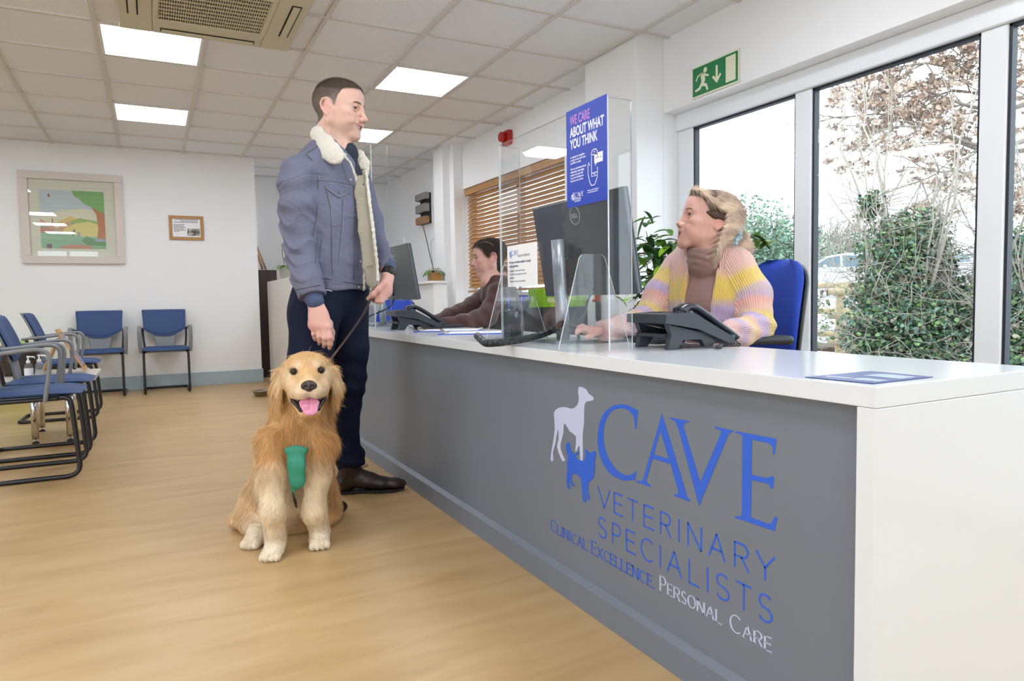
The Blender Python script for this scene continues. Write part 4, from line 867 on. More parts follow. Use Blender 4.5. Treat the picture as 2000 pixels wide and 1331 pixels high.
# pen pot
pp = empty('pen_pot', (1.33, 2.50, CZ), 0, 'black pen pot with a blue pen behind the left foot of the near screen', 'pen pot')
px0 = at_z(1012, 655, CZ); px0 = (1.31, 2.52)
m = MB(); m.lathe([(0.040, 0.0005), (0.042, 0.004), (0.042, 0.10), (0.039, 0.10), (0.039, 0.006), (0.0, 0.005)], (px0[0], px0[1], CZ), 28, cap=False); m.build('pot', mat('dark_mesh_metal', '#2b2f36', 0.35), pp)
def pen(x, y, dx, dy, L, col, lab):
    r = empty('pen', (x, y, CZ+0.007), 0, lab, 'pen', 'pens in the pen pot'); d = Vector((dx, dy, 1)).normalized(); a = Vector((x, y, CZ+0.0075))
    MB().tube([a, a+d*L*0.7], 0.0035, 8).build('barrel', M_whitep, r); MB().tube([a+d*L*0.70, a+d*L], [0.0045, 0.0042], 8).build('cap', mat('pen_'+col, col, 0.3), r)
pen(px0[0]-0.008, px0[1]+0.01, -0.04, -0.02, 0.155, '#2a62c8', 'white pen with blue cap in the black pen pot')
pen(px0[0]+0.015, px0[1]-0.005, 0.04, 0.03, 0.14, '#23272d', 'white pen with black cap in the black pen pot')
# black card reader standing beside the pot
tag(MB().box((1.205, 2.34, CZ+0.0008), (1.225, 2.40, CZ+0.115), bev=0.003).build('card_terminal', M_dkgrey), 'slim dark grey upright box beside the pen pot behind the screen', 'box')
bpy.data.objects['card_terminal'].location.z = CZ+0.0008
# clipboards
M_clipb = mat('blue_clipboard', '#4a62c0', 0.4)
def clipboard(cx_, cy_, rz, lab):
    r = empty('clipboard', (cx_, cy_, CZ), 0, lab, 'clipboard', 'blue clipboards on the counter')
    M = TR(cx_, cy_, CZ+0.0006) @ RZ(rz)
    MB().prism(rrect(-0.16, -0.115, 0.16, 0.115, 0.008), M, 0.004).build('board', M_clipb, r)
    MB().prism([(-0.13, -0.105), (0.155, -0.105), (0.155, 0.105), (-0.13, 0.105)], M @ TR(0, 0, 0.0041), 0.001).build('paper', M_paper, r)
    MB().box((-0.15, -0.05, 0.005), (-0.12, 0.05, 0.009), M, bev=0.002).tube([tuple(M @ Vector(p)) for p in ((-0.145, -0.035, 0.009), (-0.155, -0.03, 0.018), (-0.16, 0, 0.02), (-0.155, 0.03, 0.018), (-0.145, 0.035, 0.009))], 0.003, 6).build('clip', mat('nickel_clip', '#b9ad98', 0.3, metal=0.9), r)
clipboard(1.345, 3.30, math.radians(-32), 'blue clipboard with paper on the counter, the farther of two')
clipboard(1.335, 2.96, math.radians(-28), 'blue clipboard with paper on the counter, the nearer of two beside the screen')
for (i, (x_, y_)) in enumerate(((1.215, 3.40), (1.22, 3.06))):
    pass
# papers beside far phone
tag(MB().box((1.30, 3.80, CZ+0.0008), (1.42, 4.0, CZ+0.045), bev=0.002).build('paper_stack', M_paper), 'white stack of paper behind the far desk phone', 'paper')
bpy.data.objects['paper_stack'].location.z = CZ+0.0008
# flat leaflet at the near corner
lf = empty('counter_mat', (1.158, 0.82, CZ), 0, 'dark blue printed leaflet lying at the near corner of the counter', 'leaflet')
a, b, c, d = [at_z(*q, CZ) for q in ((1572, 738), (1700, 726.5), (1822, 738), (1705, 751))]
MLf = TR(0, 0, CZ+0.0005)
MB().prism([(p[0], p[1]) for p in (a, b, c, d)], MLf, 0.0012).build('leaflet_sheet', mat('navy_gloss_print', '#2c3a80', 0.38), lf)
def lerp2(s, t): p = (1-s)*(1-t)*a+s*(1-t)*b+s*t*c+(1-s)*t*d; return (p[0], p[1])
m = MB()
for (s0, s1, t0, t1) in ((.15, .35, .55, .92), (.2, .24, .1, .5), (.55, .85, .35, .9)):
    m.prism([lerp2(s0, t0), lerp2(s1, t0), lerp2(s1, t1), lerp2(s0, t1)], TR(0, 0, CZ+0.0018), 0.0002)
m.build('leaflet_print', mat('pale_print', '#b9c8d8', 0.2), lf)
# green tray and charcoal cabinet behind the counter, red and black key holder
cab = tag(MB().box((2.45, 4.25, 0), (2.98, 4.8, 0.84), bev=0.004).build('filing_cabinet', mat('charcoal_cabinet', '#4a4b4c', 0.5)), 'charcoal cabinet behind the counter under the blinds', 'cabinet')
gb = empty('green_box', (2.62, 4.33, 0.84), 0, 'lime green box with printed label on the charcoal cabinet', 'box')
def gx(a, z0, b, z1, y0, y1): return ((2.47+a, y0, 0.8405+z0), (2.47+b, y1, 0.8405+z1))
MB().box(*gx(0, 0, .44, .135, 4.28, 4.5), bev=0.003).build('box_body', mat('lime_green_card', '#9ad21a', 0.5), gb)
m = MB(); m.box(*gx(.03, .035, .22, .07, 4.276, 4.2795)); m.box(*gx(.03, .078, .40, .083, 4.276, 4.2795)); m.build('box_print', mat('pale_print2', '#d8e8a0', 0.5), gb)
m = MB(); m.box(*gx(.03, .09, .2, .105, 4.276, 4.2795)); m.box(*gx(.27, .085, .4, .108, 4.276, 4.2795)); m.build('box_print', mat('orange_print', '#c8862a', 0.5), gb)
p = at_x(1168, 590, 2.783); q = at_x(1168, 574, 2.783)
kh = empty('key_holder', (2.78, p[1], p[2]-0.1), 0, 'red and black key fob hanging on the white pillar under the monitor', 'key fob')
M = rwM(p[1]+0.02, p[2], 0, 2.786)
MB().box((0.0, 0.005, 0), (0.05, 0.075, 0.02), M, bev=0.006).build('red_cap', M_red, kh); MB().box((-0.03, 0.0, 0), (0.01, 0.02, 0.02), M, bev=0.006).build('red_tab', M_red, kh)
MB().prism([(0.005, 0.0), (0.005, -0.12), (0.025, -0.15), (0.05, -0.12), (0.05, 0.0)], M, 0.015).build('black_blade', M_dkgrey, kh)

# ============================================================ OFFICE CHAIRS
M_officeblue = mat('royal_blue_office_fabric', '#123da8', 0.75, sheen=0.0, bump=0.2, bscale=600, bdist=0.0005)
def office_chair(x, y, rz, label, back_h=(0.50, 1.04), bw=0.225, arms=True):
    r = empty('office_chair', (0, 0, 0), 0, label, 'office chair', 'blue office chairs behind the counter')
    z0, z1 = back_h
    def bf(a, b):
        s = (a-0.5)*2; z = z0+(z1-z0)*b
        wv = bw*(0.84+0.16*math.sin(PI*min(1, b*1.15)*0.9))*((1-max(0, (b-0.80)/0.20)**2.6*0.9)**0.5 if b > 0.80 else 1)*((1-((0.14-b)/0.14)**2.2*0.65) if b < 0.14 else 1)
        ex = math.sqrt(max(1-abs(s)**5, 0))*math.sqrt(max(1-abs(2*b-1)**14, 0)); c = -0.25-0.07*b+0.05*s*s+0.03*math.sin(PI*b)
        return (c+0.035*ex, s*wv, z), (c-0.012*ex, s*wv, z)
    m = MB(); sheet(m, bf, 26, 30, 0); m.build('backrest', M_officeblue, r)
    def sf(a, b):
        s = (a-0.5)*2; z = z0+0.01+(z1-z0-0.02)*b
        wv = 1.02*bw*(0.84+0.16*math.sin(PI*min(1, b*1.15)*0.9))*((1-max(0, (b-0.80)/0.20)**2.6*0.9)**0.5 if b > 0.80 else 1)*((1-((0.14-b)/0.14)**2.2*0.65) if b < 0.14 else 1)
        c = -0.25-0.07*b+0.05*s*s+0.03*math.sin(PI*b); ex = math.sqrt(max(1-abs(s)**6, 0.02))
        return (c-0.006, s*wv, z), (c-0.012-0.02*ex, s*wv, z)
    m = MB(); sheet(m, sf, 24, 24, 0); m.build('back_shell', M_black, r)
    def st(a, b):
        s = (a-0.5)*2; t = (b-0.5)*2; ex = math.sqrt(max(1-abs(s)**5, 0))*math.sqrt(max(1-abs(t)**5, 0))
        return (0.0+0.25*t, s*0.245, 0.44+0.05*ex), (0.0+0.25*t, s*0.245, 0.44-0.03*ex)
    m = MB(); sheet(m, st, 20, 20, 0); m.build('seat', M_officeblue, r)
    MB().tube([(-0.10, 0, 0.40), (-0.25, 0, 0.40), (-0.315, 0, 0.46), (-0.33, 0, 0.62)], 0.022, 8).box((-0.12, -0.1, 0.375), (0.12, 0.1, 0.405), bev=0.01).build('back_support', M_black, r)
    MB().lathe([(0.03, 0.10), (0.03, 0.25), (0.02, 0.25), (0.02, 0.39)], (0, 0, 0), 16).build('gas_column', M_black, r)
    for i in range(5):
        a = i*2*PI/5+0.3; c, s = math.cos(a), math.sin(a)
        MB().tube([(0.02*c, 0.02*s, 0.115), (0.17*c, 0.17*s, 0.10), (0.30*c, 0.30*s, 0.072)], [0.025, 0.02, 0.014], 8).sphere((0.30*c, 0.30*s, 0.03), 0.03, 12, 8).build('castor_leg', M_black, r)
    if arms:
        for s in (-1, 1):
            MB().tube([(0.02, s*0.20, 0.42), (0.02, s*0.285, 0.43), (0.015, s*0.30, 0.48), (0.01, s*0.295, 0.72)], 0.015, 8, flat=(1.4, 0.8)).build('arm_post', M_black, r)
            MB().tube(spline([(-0.13, s*0.29, 0.742), (-0.08, s*0.29, 0.746), (0.03, s*0.295, 0.746), (0.12, s*0.285, 0.741), (0.155, s*0.275, 0.731)], 4), [0.02]+[0.036]*15+[0.02], 14, flat=(0.48, 1.0), up=(0, 0, 1)).build('arm_pad', mat('black_soft_armrest', '#262c33', 0.5), r)
    r.location = (x, y, 0); r.rotation_euler = (0, 0, rz)
    return r
_b = at_d(1527, 590, 2.72); _c = _b+0.29*np.array([math.cos(math.radians(165)), math.sin(math.radians(165)), 0])
oc1 = office_chair(_c[0], _c[1], math.radians(165), 'royal blue office chair on which the woman in the striped cardigan sits')
_b = at_d(1022, 600, 4.85); _c = _b+0.29*np.array([math.cos(math.radians(160)), math.sin(math.radians(160)), 0])
oc2 = office_chair(_c[0], _c[1], math.radians(160), 'royal blue office chair of the seated man in the brown jumper', (0.50, 0.93))
_b = at_d(783, 600, 5.3); _c = _b+0.29*np.array([math.cos(math.radians(200)), math.sin(math.radians(200)), 0])
oc3 = office_chair(_c[0], _c[1], math.radians(200), 'empty royal blue office chair behind the far monitor', (0.50, 0.93))
# ============================================================ organic modelling: smooth unions of limbs turned into one closed mesh
AX_R = np.array([CR[0], CR[1], 0]); AX_R /= np.linalg.norm(AX_R)           # level, across the picture
AX_D = np.array([CF[0], CF[1], 0]); AX_D /= np.linalg.norm(AX_D)           # level, away from the camera
AX_U = np.array([0, 0, 1.0])
class Org:
    def __init__(s): s.p = []
    def cap(s, a, b, ra, rb=None, k=0.02, flat=None, sub=False):
        s.p.append(('c', np.array(a, float), np.array(b, float), ra, ra if rb is None else rb, k, flat, sub)); return s
    def chain(s, pts, rs, k=0.02, flat=None):
        for i in range(len(pts)-1): s.cap(pts[i], pts[i+1], rs[i], rs[i+1], k, flat)
        return s
    def ell(s, c, r, ax=None, k=0.02, sub=False):
        s.p.append(('e', np.array(c, float), np.array(r, float), np.eye(3) if ax is None else np.array(ax, float), 0, k, None, sub)); return s
    def bounds(s):
        lo = np.full(3, 1e9); hi = -lo
        for q in s.p:
            if q[7]: continue
            if q[0] == 'c': r = max(q[3], q[4]); a, b = np.minimum(q[1], q[2])-r, np.maximum(q[1], q[2])+r
            else: r = q[2].max(); a, b = q[1]-r, q[1]+r
            lo = np.minimum(lo, a); hi = np.maximum(hi, b)
        return lo, hi
    def dist1(s, q, P):
        if q[0] == 'c':
            a, b, ra, rb, flat = q[1], q[2], q[3], q[4], q[6]; ab = b-a; L = float(ab@ab) or 1e-12
            t = np.clip((P-a)@ab/L, 0, 1); v = P-a-t[:, None]*ab
            if flat is not None: n, f = flat; v = v+np.outer((v@n)*(1/f-1), n)
            return np.sqrt((v*v).sum(1))-(ra+(rb-ra)*t)
        c, r, A = q[1], q[2], q[3]; v = (P-c)@A.T; k0 = np.sqrt(((v/r)**2).sum(1)); k1 = np.sqrt(((v/(r*r))**2).sum(1))+1e-9
        return k0*(k0-1)/k1
    def __call__(s, P, near=None):
        D = np.full(len(P), 0.5, dtype=np.float64)
        for q in s.p:
            if q[0] == 'c': r = max(q[3], q[4])+q[5]+0.02; lo, hi = np.minimum(q[1], q[2])-r, np.maximum(q[1], q[2])+r
            else: r = q[2].max()+q[5]+0.02; lo, hi = q[1]-r, q[1]+r
            m = ((P > lo) & (P < hi)).all(1)
            if not m.any(): continue
            d = s.dist1(q, P[m]); o = D[m]; k = q[5]
            if q[7]: h = np.maximum(k-np.abs(o+d), 0)/k; D[m] = np.maximum(o, -d)+h*h*k*0.25
            else: h = np.maximum(k-np.abs(o-d), 0)/k; D[m] = np.minimum(o, d)-h*h*k*0.25
        return D
    def surf(s, u, v, d0=1.5, d1=6.0):
        """first surface point met by the sight line through a pixel"""
        r = ray(u, v); t = np.linspace(d0, d1, 900); P = EYEP+t[:, None]*r; D = s(P); i = np.where(D < 0)[0]
        if len(i) == 0: i = [int(np.argmin(D))]
        i = i[0]; a, b = t[max(i-1, 0)], t[i]
        for _ in range(8):
            m = (a+b)/2
            if s((EYEP+m*r)[None])[0] < 0: b = m
            else: a = m
        return EYEP+b*r
    def normal(s, p):
        e = 0.002; P = np.array([p+np.eye(3)[i]*e for i in range(3)]+[p-np.eye(3)[i]*e for i in range(3)]); D = s(P); n = D[:3]-D[3:]; return n/(np.linalg.norm(n)+1e-12)
def surface_net(fn, lo, hi, h, B=8):
    lo = np.array(lo)-2*h; hi = np.array(hi)+2*h; n = np.ceil((hi-lo)/(h*B)).astype(int)*B+1
    D = np.full(n, 1.0, dtype=np.float32)
    nb = (n-1)//B; bc = [lo[i]+(np.arange(nb[i])+0.5)*B*h for i in range(3)]
    G = np.stack(np.meshgrid(*bc, indexing='ij'), -1).reshape(-1, 3); dc = fn(G)
    act = np.abs(dc) < B*h*1.05; idx = np.array(np.unravel_index(np.where(act)[0], nb)).T
    ins = np.array(np.unravel_index(np.where((dc < 0) & ~act)[0], nb)).T
    for b in ins: D[b[0]*B:(b[0]+1)*B+1, b[1]*B:(b[1]+1)*B+1, b[2]*B:(b[2]+1)*B+1] = -1
    ax = np.arange(B+1); L = np.stack(np.meshgrid(ax, ax, ax, indexing='ij'), -1).reshape(-1, 3)
    for c0 in range(0, len(idx), 400):
        ch = idx[c0:c0+400]; I = (ch[:, None, :]*B+L[None]); P = lo+I.reshape(-1, 3)*h; V = fn(P).astype(np.float32).reshape(len(ch), B+1, B+1, B+1)
        for q, b in enumerate(ch): D[b[0]*B:(b[0]+1)*B+1, b[1]*B:(b[1]+1)*B+1, b[2]*B:(b[2]+1)*B+1] = V[q]
    S = D < 0; n = np.array(D.shape)
    mixed = np.zeros(tuple(n-1), dtype=bool)
    c = [S[i:n[0]-1+i, j:n[1]-1+j, k:n[2]-1+k] for i in (0, 1) for j in (0, 1) for k in (0, 1)]
    al = c[0].copy(); an = c[0].copy()
    for x in c[1:]: al &= x; an |= x
    mixed = an & ~al; cells = np.array(np.where(mixed)).T
    vid = np.full(mixed.shape, -1, dtype=np.int64); vid[mixed] = np.arange(len(cells))
    acc = np.zeros((len(cells), 3)); cnt = np.zeros(len(cells))
    co = [(i, j, k) for i in (0, 1) for j in (0, 1) for k in (0, 1)]
    for a in co:
        for axi in range(3):
            if a[axi]: continue
            b = list(a); b[axi] = 1
            A_ = D[cells[:, 0]+a[0], cells[:, 1]+a[1], cells[:, 2]+a[2]]; B_ = D[cells[:, 0]+b[0], cells[:, 1]+b[1], cells[:, 2]+b[2]]
            m = (A_ < 0) != (B_ < 0); t = A_[m]/(A_[m]-B_[m]); p = np.tile(np.array(a, float), (m.sum(), 1)); p[:, axi] += t; acc[m] += p; cnt[m] += 1
    V = lo+(cells+acc/cnt[:, None])*h; F = []
    for axi in range(3):
        sl0 = [slice(None)]*3; sl1 = [slice(None)]*3; sl0[axi] = slice(0, -1); sl1[axi] = slice(1, None)
        X = S[tuple(sl0)] != S[tuple(sl1)]; E = np.array(np.where(X)).T; o = [i for i in range(3) if i != axi]
        ok = (E[:, o[0]] > 0) & (E[:, o[1]] > 0) & (E[:, o[0]] < n[o[0]]-1) & (E[:, o[1]] < n[o[1]]-1); E = E[ok]
        def cell(d0, d1): c = E.copy(); c[:, o[0]] -= d0; c[:, o[1]] -= d1; return vid[c[:, 0], c[:, 1], c[:, 2]]
        Q = np.stack([cell(1, 1), cell(0, 1), cell(0, 0), cell(1, 0)], 1); ins0 = S[E[:, 0], E[:, 1], E[:, 2]]
        flip = ins0 if axi != 1 else ~ins0
        Q[~flip] = Q[~flip][:, ::-1]; F.append(Q)
    F = np.concatenate(F); F = F[(F >= 0).all(1)]
    return V, F
def relax(V, F, it=1, lam=0.5):
    for _ in range(it):
        A_ = np.zeros_like(V); c = np.zeros(len(V))
        for i in range(4):
            a, b = F[:, i], F[:, (i+1) % 4]; np.add.at(A_, a, V[b]); np.add.at(c, a, 1); np.add.at(A_, b, V[a]); np.add.at(c, b, 1)
        V = V+(A_/np.maximum(c, 1)[:, None]-V)*lam
    return V
def np_mesh(name, V, F, m, parent=None, col=None, smooth=True, recentre=True):
    me = bpy.data.meshes.new(name); k = F.shape[1]
    me.vertices.add(len(V)); me.vertices.foreach_set('co', V.astype(np.float32).ravel())
    me.loops.add(F.size); me.loops.foreach_set('vertex_index', F.astype(np.int32).ravel())
    me.polygons.add(len(F)); me.polygons.foreach_set('loop_start', np.arange(0, F.size, k, dtype=np.int32)); me.polygons.foreach_set('loop_total', np.full(len(F), k, dtype=np.int32))
    me.update(calc_edges=True); me.validate(clean_customdata=False)
    if col is not None:
        a = me.color_attributes.new('tone', 'FLOAT_COLOR', 'POINT'); c = np.ones((len(V), 4), dtype=np.float32); c[:, :3] = col; a.data.foreach_set('color', c.ravel())
    return link_mesh(name, me, m, parent, smooth=smooth, recentre=recentre)
def org_mesh(name, org, h, m, parent=None, colfn=None, fn=None, it=1, recentre=True, post=None):
    lo, hi = org.bounds(); V, F = surface_net(fn or org, lo, hi, h); V = relax(V, F, it, 0.4)
    if post is not None: V = post(V)
    return np_mesh(name, V, F, m, parent, colfn(V) if colfn else None, recentre=recentre), V, F
def lin(h): return np.array(srgb(h)[:3])
def hash3(P, f, s=0.0):
    """cheap smooth pseudo-noise in about -1..1"""
    x, y, z = P[:, 0]*f+s, P[:, 1]*f+s*1.7, P[:, 2]*f-s*0.6
    return (np.sin(x*1.0+1.3*np.sin(y*1.1+z*0.7))+np.sin(y*1.3+1.1*np.sin(z*1.2-x*0.5)+1.0)+np.sin(z*1.1+1.2*np.sin(x*0.9+y*0.6)+2.0))/3
def strands(name, V, F, N, dens, dirf, lenf, colf, wid, m, parent, seg=4, seed=1, jitter=0.25, lift=0.35, curl=0.0, droop=0.0):
    """hair: N tapering ribbons rooted on the surface; dens, dirf, lenf, colf are functions of position and normal"""
    r = np.random.default_rng(seed); P0, P1, P2, P3 = V[F[:, 0]], V[F[:, 1]], V[F[:, 2]], V[F[:, 3]]
    nrm = np.cross(P2-P0, P3-P1); ar = np.linalg.norm(nrm, axis=1); nrm /= (ar[:, None]+1e-12); cen = (P0+P1+P2+P3)/4
    w_ = ar*dens(cen, nrm); w_ /= w_.sum(); i = r.choice(len(F), N, p=w_); a, b = r.random((2, N, 1))
    P = (P0[i]*(1-a)+P1[i]*a)*(1-b)+(P3[i]*(1-a)+P2[i]*a)*b; n = nrm[i]
    d = dirf(P, n)+r.normal(0, jitter, (N, 3)); d -= n*(d*n).sum(1)[:, None]; d /= np.linalg.norm(d, axis=1)[:, None]+1e-9
    L = lenf(P, n)*(0.7+0.6*r.random(N)); lf = lift*(0.6+0.8*r.random(N))
    side = np.cross(d, n); ph = r.random(N)*6.28; pts = []
    # ribbons turned at random about their own direction so that they read from every side
    th = r.random(N)*PI; wdir = side*np.cos(th)[:, None]+n*np.sin(th)[:, None]*0.6
    for k in range(seg+1):
        t = k/seg; out_ = lf*np.sin(min(t*1.6, 1.0)*PI/2)
        q = P+d*(L*t)[:, None]+n*(L*out_*0.35*t)[:, None]+side*(curl*L*np.sin(ph+t*3.0)*t)[:, None]-np.array([0, 0, 1.0])*(droop*L*t*t)[:, None]
        pts.append(q)
    pts = np.array(pts); ww = np.array([1.0, 0.95, 0.75, 0.5, 0.12, 0.05])[:seg+1] if seg == 4 else np.linspace(1, 0.1, seg+1)
    wv = wid*(0.7+0.6*r.random(N)); VV = np.empty((N, seg+1, 2, 3))
    for k in range(seg+1):
        o = wdir*(wv*ww[k]*0.5)[:, None]; VV[:, k, 0] = pts[k]-o; VV[:, k, 1] = pts[k]+o
    b0 = (np.arange(N)*(seg+1)*2)[:, None]; k = np.arange(seg)[None]*2
    FF = np.stack([b0+k, b0+k+1, b0+k+3, b0+k+2], -1).reshape(-1, 4)
    C = colf(P, n, r); C = np.repeat(C[:, None, :], (seg+1)*2, 1).reshape(-1, 3)
    return np_mesh(name, VV.reshape(-1, 3), FF, m, parent, C)
def px(u, v, d): return at_d(u, v, d)
# ------------------------------------------------------------ a head: f forward, s towards the side nearer the camera, u up
class HeadFrame:
    def __init__(s, c, F, near, scale, pitch=0.0, roll=0.0, fs=1.0):
        s.fs = fs
        F = np.array(F, float); F[2] = 0; F /= np.linalg.norm(F); U = np.array([0, 0, 1.0]); S = np.cross(U, F); S /= np.linalg.norm(S)
        if S@np.array(near) < 0: S = -S
        cp, sp_ = math.cos(pitch), math.sin(pitch); F, U = F*cp+U*sp_, U*cp-F*sp_
        if roll: U, S = U*math.cos(roll)+S*math.sin(roll), S*math.cos(roll)-U*math.sin(roll)
        s.c, s.F, s.U, s.S, s.k = np.array(c, float), F, U, S, scale
        s.A = np.array([F, U, S])
    def __call__(s, f, u, w=0.0): return s.c+s.k*(f*s.fs*s.F+u*s.U+w*s.S)
    def inv(s, P): return ((P-s.c)@s.A.T)/s.k/np.array([s.fs, 1, 1])
def head_sdf(o, H, g):
    k = H.k; cu_ = g.get('up', 0); fs3 = np.array([H.fs, 1, 1]); E = lambda f, u, w, r, kk=0.015, sub=False: o.ell(H(f, u, w), np.array(r)*k*fs3, H.A, kk*k, sub)
    C = lambda a, b, ra, rb, kk=0.012, sub=False: o.cap(H(*a), H(*b), ra*k, rb*k, kk*k, None, sub)
    E(-0.006, 0.045, 0, (0.098, 0.088, 0.076), 0.02); E(0.040, 0.052, 0, (0.052, 0.060, 0.060), 0.03)
    E(0.038, -0.018, 0, (0.056, 0.078, g['fw']), 0.03)
    for s in (-1, 1):
        C((-0.005, -0.045, s*g['jaw']), (0.070, -0.092+cu_, s*0.016), 0.019, 0.018, 0.02)
        C((0.0, -0.01, s*0.058), (-0.003, -0.045, s*g['jaw']), 0.02, 0.019, 0.02)
        E(0.060, -0.012, s*0.043, (0.026, 0.020, 0.024), 0.02); E(0.055, -0.048, s*0.034, (0.030, 0.028, 0.026), 0.02)
        C((0.083, 0.030, s*0.012), (0.070, 0.030, s*0.046), 0.0115*g['brow'], 0.010, 0.012)
    E(0.078+g['chin'], -0.100+cu_, 0, (0.019, 0.020, 0.024), 0.018)
    E(0.073, -0.058, 0, (0.025, 0.028, 0.036), 0.02); sq = g.get('squint', 0)
    nl = g['nose']
    br_, ti = g.get('bridge', 0), g.get('tip', 1.0)
    C((0.088+br_, 0.022, 0), (0.106+nl, -0.022, 0), 0.0085, 0.0105*ti, 0.012); E(0.109+nl, -0.026, 0, (0.0125*ti, 0.0105*ti, 0.0125*ti), 0.008)
    for s in (-1, 1): E(0.098+nl*0.8, -0.031, s*0.013, (0.012, 0.009, 0.008), 0.006)
    C((0.097+nl*0.4, -0.040, 0), (0.097, -0.048, 0), 0.006, 0.006, 0.01)
    for s in (-1, 1):
        E(0.090, 0.010, s*0.031, (0.017, 0.014, 0.019), 0.012, True)
        E(0.098+nl*0.9, -0.0385, s*0.007, (0.004, 0.004, 0.004), 0.002, True)   # nostrils
        # lids around the eyeball
        C((0.0835, 0.0175, s*0.020), (0.087, 0.0215, s*0.031), 0.0042, 0.0046, 0.004); C((0.087, 0.0215, s*0.031), (0.0765, 0.015, s*0.0445), 0.0046, 0.004, 0.004)
        C((0.0835, 0.006+sq, s*0.020), (0.085, 0.0015+sq, s*0.032), 0.0036, 0.0036, 0.004); C((0.085, 0.0015+sq, s*0.032), (0.0765, 0.008+sq*0.5, s*0.0445), 0.0036, 0.0036, 0.004)
    mw, mo, cu = g['mw'], g['open'], g['smile']
    for s in (-1, 1):
        C((0.0955, -0.0535+cu*0.15, 0), (0.081, -0.0575+cu, s*mw), 0.0052, 0.0028, 0.005)
        C((0.094, -0.0655-mo, 0), (0.080, -0.0610+cu-mo*0.4, s*mw), 0.0062, 0.0030, 0.005)
    for s in (-1, 1):
        C((0.0985, -0.0590-mo*0.5+cu*0.12, 0), (0.084, -0.0592+cu-mo*0.15, s*mw), 0.0012+mo*0.6, 0.0014, 0.002, True)
        if cu > 0.003:
            C((0.098, -0.034, s*0.022), (0.078, -0.056, s*(mw+0.012)), 0.0026, 0.0032, 0.007, True)
            E(0.076, -0.040, s*(mw+0.014), (0.016, 0.014, 0.013), 0.012)
    # ears
    es = g.get('ear', 1.0)
    for s in (-1, 1):
        c0 = (-0.006, 0.0, s*0.0765); ring = [(0.006, 0.026), (-0.006, 0.034), (-0.019, 0.028), (-0.024, 0.012), (-0.019, -0.006), (-0.008, -0.022), (0.0, -0.029), (0.005, -0.022)]
        pts = [(c0[0]+a*es, c0[1]+b*es, s*(0.074+0.010*(-a*es+0.006)/0.03+0.002)) for a, b in ring]
        for a, b in zip(pts[:-1], pts[1:]): C(a, b, 0.0042, 0.0042, 0.003)
        E(-0.011, 0.003, s*0.075, (0.015*es, 0.028*es, 0.0075), 0.006); E(-0.001, -0.018*es, s*0.075, (0.007, 0.011, 0.006), 0.005)
        E(-0.005, -0.001, s*0.083, (0.006, 0.009, 0.005), 0.004, True)
        E(0.004, 0.000, s*0.077, (0.0045, 0.006, 0.004), 0.003)
def face_tone(H, V, base, g, stubble=0.0, lip='#b06a62', browc='#5a4334', cheek='#d08070'):
    L = H.inv(V); C = np.tile(lin(base), (len(V), 1))
    def mix(c, w_): nonlocal C; w_ = np.clip(w_, 0, 1)[:, None]; C = C*(1-w_)+lin(c)*w_
    gs = lambda c, r: np.exp(-(((L-np.array(c))/np.array(r))**2).sum(1))
    for s in (-1, 1): mix(cheek, 0.40*gs((0.07, -0.028, s*0.042), (0.03, 0.022, 0.02)))
    mix(cheek, 0.35*gs((0.118, -0.028, 0), (0.02, 0.015, 0.02)))
    for s in (-1, 1): mix(cheek, 0.45*gs((-0.01, 0.0, s*0.082), (0.03, 0.035, 0.012)))
    if stubble: mix('#8c7468', stubble*np.clip((-L[:, 1]-0.040)/0.02, 0, 1)*(L[:, 0] > 0.0)*np.clip((0.125+L[:, 1])/0.02, 0, 1))
    mw, cu, mo = g['mw'], g['smile'], g['open']; a = np.abs(L[:, 2])/mw; yc = -0.0595+cu*(0.12+0.88*a**1.2)-mo*0.5; wl = (0.0085+mo*0.7)*np.sqrt(np.clip(1-a**2, 0, 1))
    m = (L[:, 0] > 0.078) & (np.abs(L[:, 1]-yc) < wl); mix(lip, m*0.75)
    for s in (-1, 1):
        b = L[:, 2]*s; t = np.clip((b-0.012)/0.036, 0, 1); by = 0.0335+0.007*np.sin(t*PI*0.75)-0.004*t
        m = (b > 0.011) & (b < 0.049) & (np.abs(L[:, 1]-by) < 0.0040*(1.1-0.6*t)) & (L[:, 0] > 0.04); mix(browc, m*g.get('browd', 0.85))
        er = ((L[:, 1]-0.0115)/0.0115)**2+((b-0.032)/0.0155)**2; mix('#8a5a4c', np.clip(1.25-er, 0, 1)*0.35*(L[:, 0] > 0.05))
        mix('#3a2a24', (np.abs(L[:, 1]-(0.0165-((b-0.032)/0.014)**2*0.004)) < 0.0013)*(np.abs(b-0.032) < 0.0135)*(L[:, 0] > 0.06)*0.7)
    return C
def eyes(H, parent, iris, look=(0, 0)):
    for s in (-1, 1):
        c = H(0.0725, 0.0115, s*0.0315); r_ = 0.0132*H.k; M = Matrix(((H.F[0], H.S[0], H.U[0], c[0]), (H.F[1], H.S[1], H.U[1], c[1]), (H.F[2], H.S[2], H.U[2], c[2]), (0, 0, 0, 1)))
        e = MB().sphere((0, 0, 0), r_, 20, 14, M).build('eyeball', mat('eye_white', '#e9e4df', 0.15), parent)
        d = Vector((1, look[0], look[1])).normalized(); q = d.to_track_quat('Z', 'Y').to_matrix().to_4x4()
        MB().lathe([(r_*0.46, r_*0.895), (r_*0.3, r_*0.965), (0.0001, r_*0.99)], (0, 0, 0), 18, M @ q, cap=False).build('iris', mat('iris_'+iris.strip('#'), iris, 0.15), e)
        MB().lathe([(r_*0.2, r_*0.985), (0.0001, r_*1.01)], (0, 0, 0), 14, M @ q, cap=False).build('pupil', mat('pupil_black', '#0c0a0a', 0.1), e)
